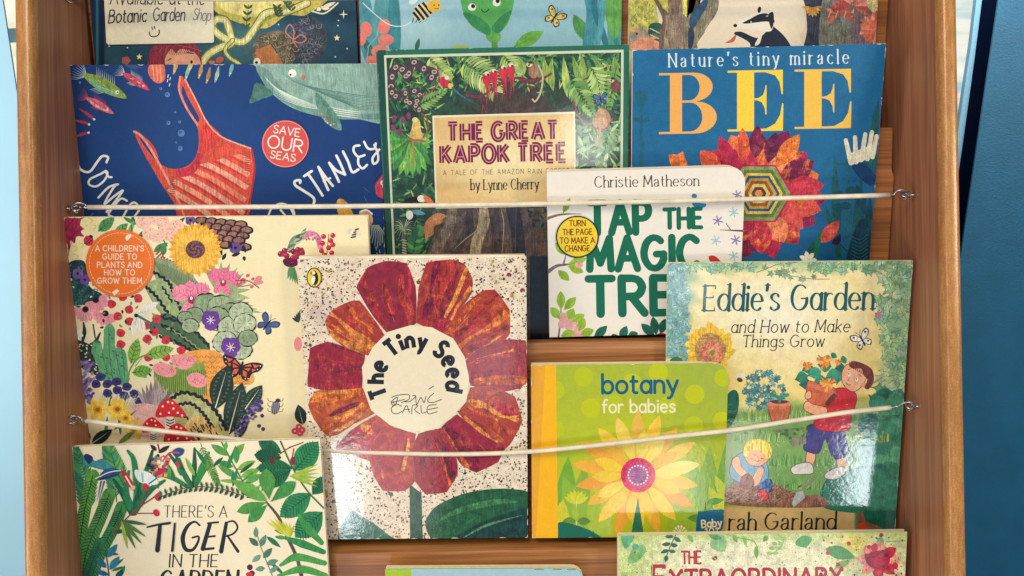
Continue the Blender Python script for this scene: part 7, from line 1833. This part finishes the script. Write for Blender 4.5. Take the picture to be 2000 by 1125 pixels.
for k in range(4):
    for sg in (-1, 1): cv.leaf(1524 - k*5, 1054 + k*9, 1524 - k*5 + sg*13, 1050 + k*10, 7, '9cc474')
for a in np.linspace(0, 5.6, 8): cv.leaf(1716, 1094, 1716 + 44*math.cos(a), 1094 + 38*math.sin(a), 22, R_.choice(['e8907c', 'dc4a54', 'f0a890', 'c83048']), (.8, .5, .5), shape=.6)
cv.blob([(1690, 1090), (1702, 1078), (1722, 1076), (1738, 1088), (1734, 1104), (1716, 1112), (1698, 1106)], 'b01c40', (1, .2, 1)); cv.leaf(1706, 1078, 1710, 1060, 14, 'cc3048'); cv.leaf(1744, 1100, 1752, 1112, 14, 'd02c4c')
for _ in range(46):
    x = R_.uniform(1590, 1768); y = R_.uniform(1042, 1124); cv.ell(x, y, R_.choice((1.4, 1.8, 2.4, 4.4)), col=R_.choice(['b8203c', 'c8304c', '7a3a3c']), n=8, wob=.2)
cv.ell(1396, 1090, 5.4, 4.6, 20, '6a4a2c'); cv.ell(1392, 1085, 4, 2.6, -30, 'd8d0b8'); cv.line([(1393, 1088), (1399, 1093)], 2, 'd8b04c')
rdt = 'b5223c'
cv.text('THE', 1332, 1101, 24, rdt, w=.15, fit=38, serif=.09, track=.16, ang=.8)
cv.text('E', 1276, 1150, 44, rdt, w=.17, fit=26, serif=.1, ang=.8); cv.text('XTRAORDINARY', 1310, 1147, 33, rdt, w=.19, fit=338, serif=.1, track=.16, ang=.8)
cv.line([(1273, 1040), (1275, 1200)], 1.5, 'b8c48c')
B['extra'].put(cv, M_WRAP)
# ================================================================== the room's windows behind the viewer, mirrored in the laminated covers
def mirrored(bk, px, py, dist):
    """where something must stand, dist metres from the cover, for its mirror image to show at this spot"""
    p = bk.hit(px, py); d = p - np.array([0, 0, DIST]); d = d / np.linalg.norm(d)
    r = d - 2 * np.dot(d, bk.nz) * bk.nz
    return RACK.to_3x3() @ Vector(tuple(p + r * dist)), RACK.to_3x3() @ Vector(tuple(p))
def pane_light(bk, x0, y0, x1, y1, dist, radiance, color):
    A, p = mirrored(bk, x0, y0, dist); Bq, _ = mirrored(bk, x1, y0, dist); Cq, _ = mirrored(bk, x0, y1, dist)
    c, p = mirrored(bk, (x0 + x1)/2, (y0 + y1)/2, dist)
    sx, sy = (Bq - A).length, (Cq - A).length
    o = area('window_pane_light', c, p, sx, sy, radiance * math.pi * sx * sy, color)
    return o
DAY = (0.86, 0.94, 1.0)
pane_light(B['seed'], 560, 880, 700, 1046, 2.2, 22, DAY)
pane_light(B['seed'], 690, 800, 850, 1046, 2.2, 2.2, (1, .97, .92))
pane_light(B['botany'], 1268, 872, 1368, 1010, 2.2, 6.5, (1, .96, .88))
pane_light(B['botany'], 1186, 962, 1262, 1010, 2.2, 8, (1, .96, .88))
pane_light(B['eddie'], 1655, 850, 1725, 1006, 2.2, 22, DAY)
pane_light(B['eddie'], 1738, 905, 1775, 1006, 2.2, 30, DAY)
pane_light(B['seed'], 905, 650, 1010, 790, 2.2, 2.5, DAY)
pane_light(B['kapok'], 1095, 225, 1185, 330, 2.2, 9, (1, .98, .92))
pane_light(B['eddie'], 1306, 520, 1400, 600, 2.2, 6, DAY)
# fill lamp added out of view, grazing the top of the right blue wall
wl = world_at(1990, -160, 0.30)
area('right_wall_fill', wl, world_at(1975, 120, 0.42), 0.10, 0.30, 0.9, (0.9, 0.97, 1.0))
wl = world_at(-420, 420, 0.22)
area('left_wall_fill', wl, world_at(-60, 400, 0.42), 0.15, 0.8, 0.6, (0.85, 0.96, 1.0))  # fill lamp added behind the side panel, brightens only the left wall
# unseen lamp added high on the right, gives the blue wall a sheen
P = world_at(2010, -230, 0.42); d = (P - cam.matrix_world.translation).normalized(); d.y = -d.y
area('wall_sheen_fill', P + d * 1.6, P, 0.34, 0.42, 34 * math.pi * 0.14, (1.0, 0.93, 0.72))
# warm fill added low on the left to brighten the right side panel
area('warm_side_fill', (-1.5, -0.9, -0.55), (0.38, 0.1, -0.15), 0.5, 0.5, 10, (1.0, 0.74, 0.5))
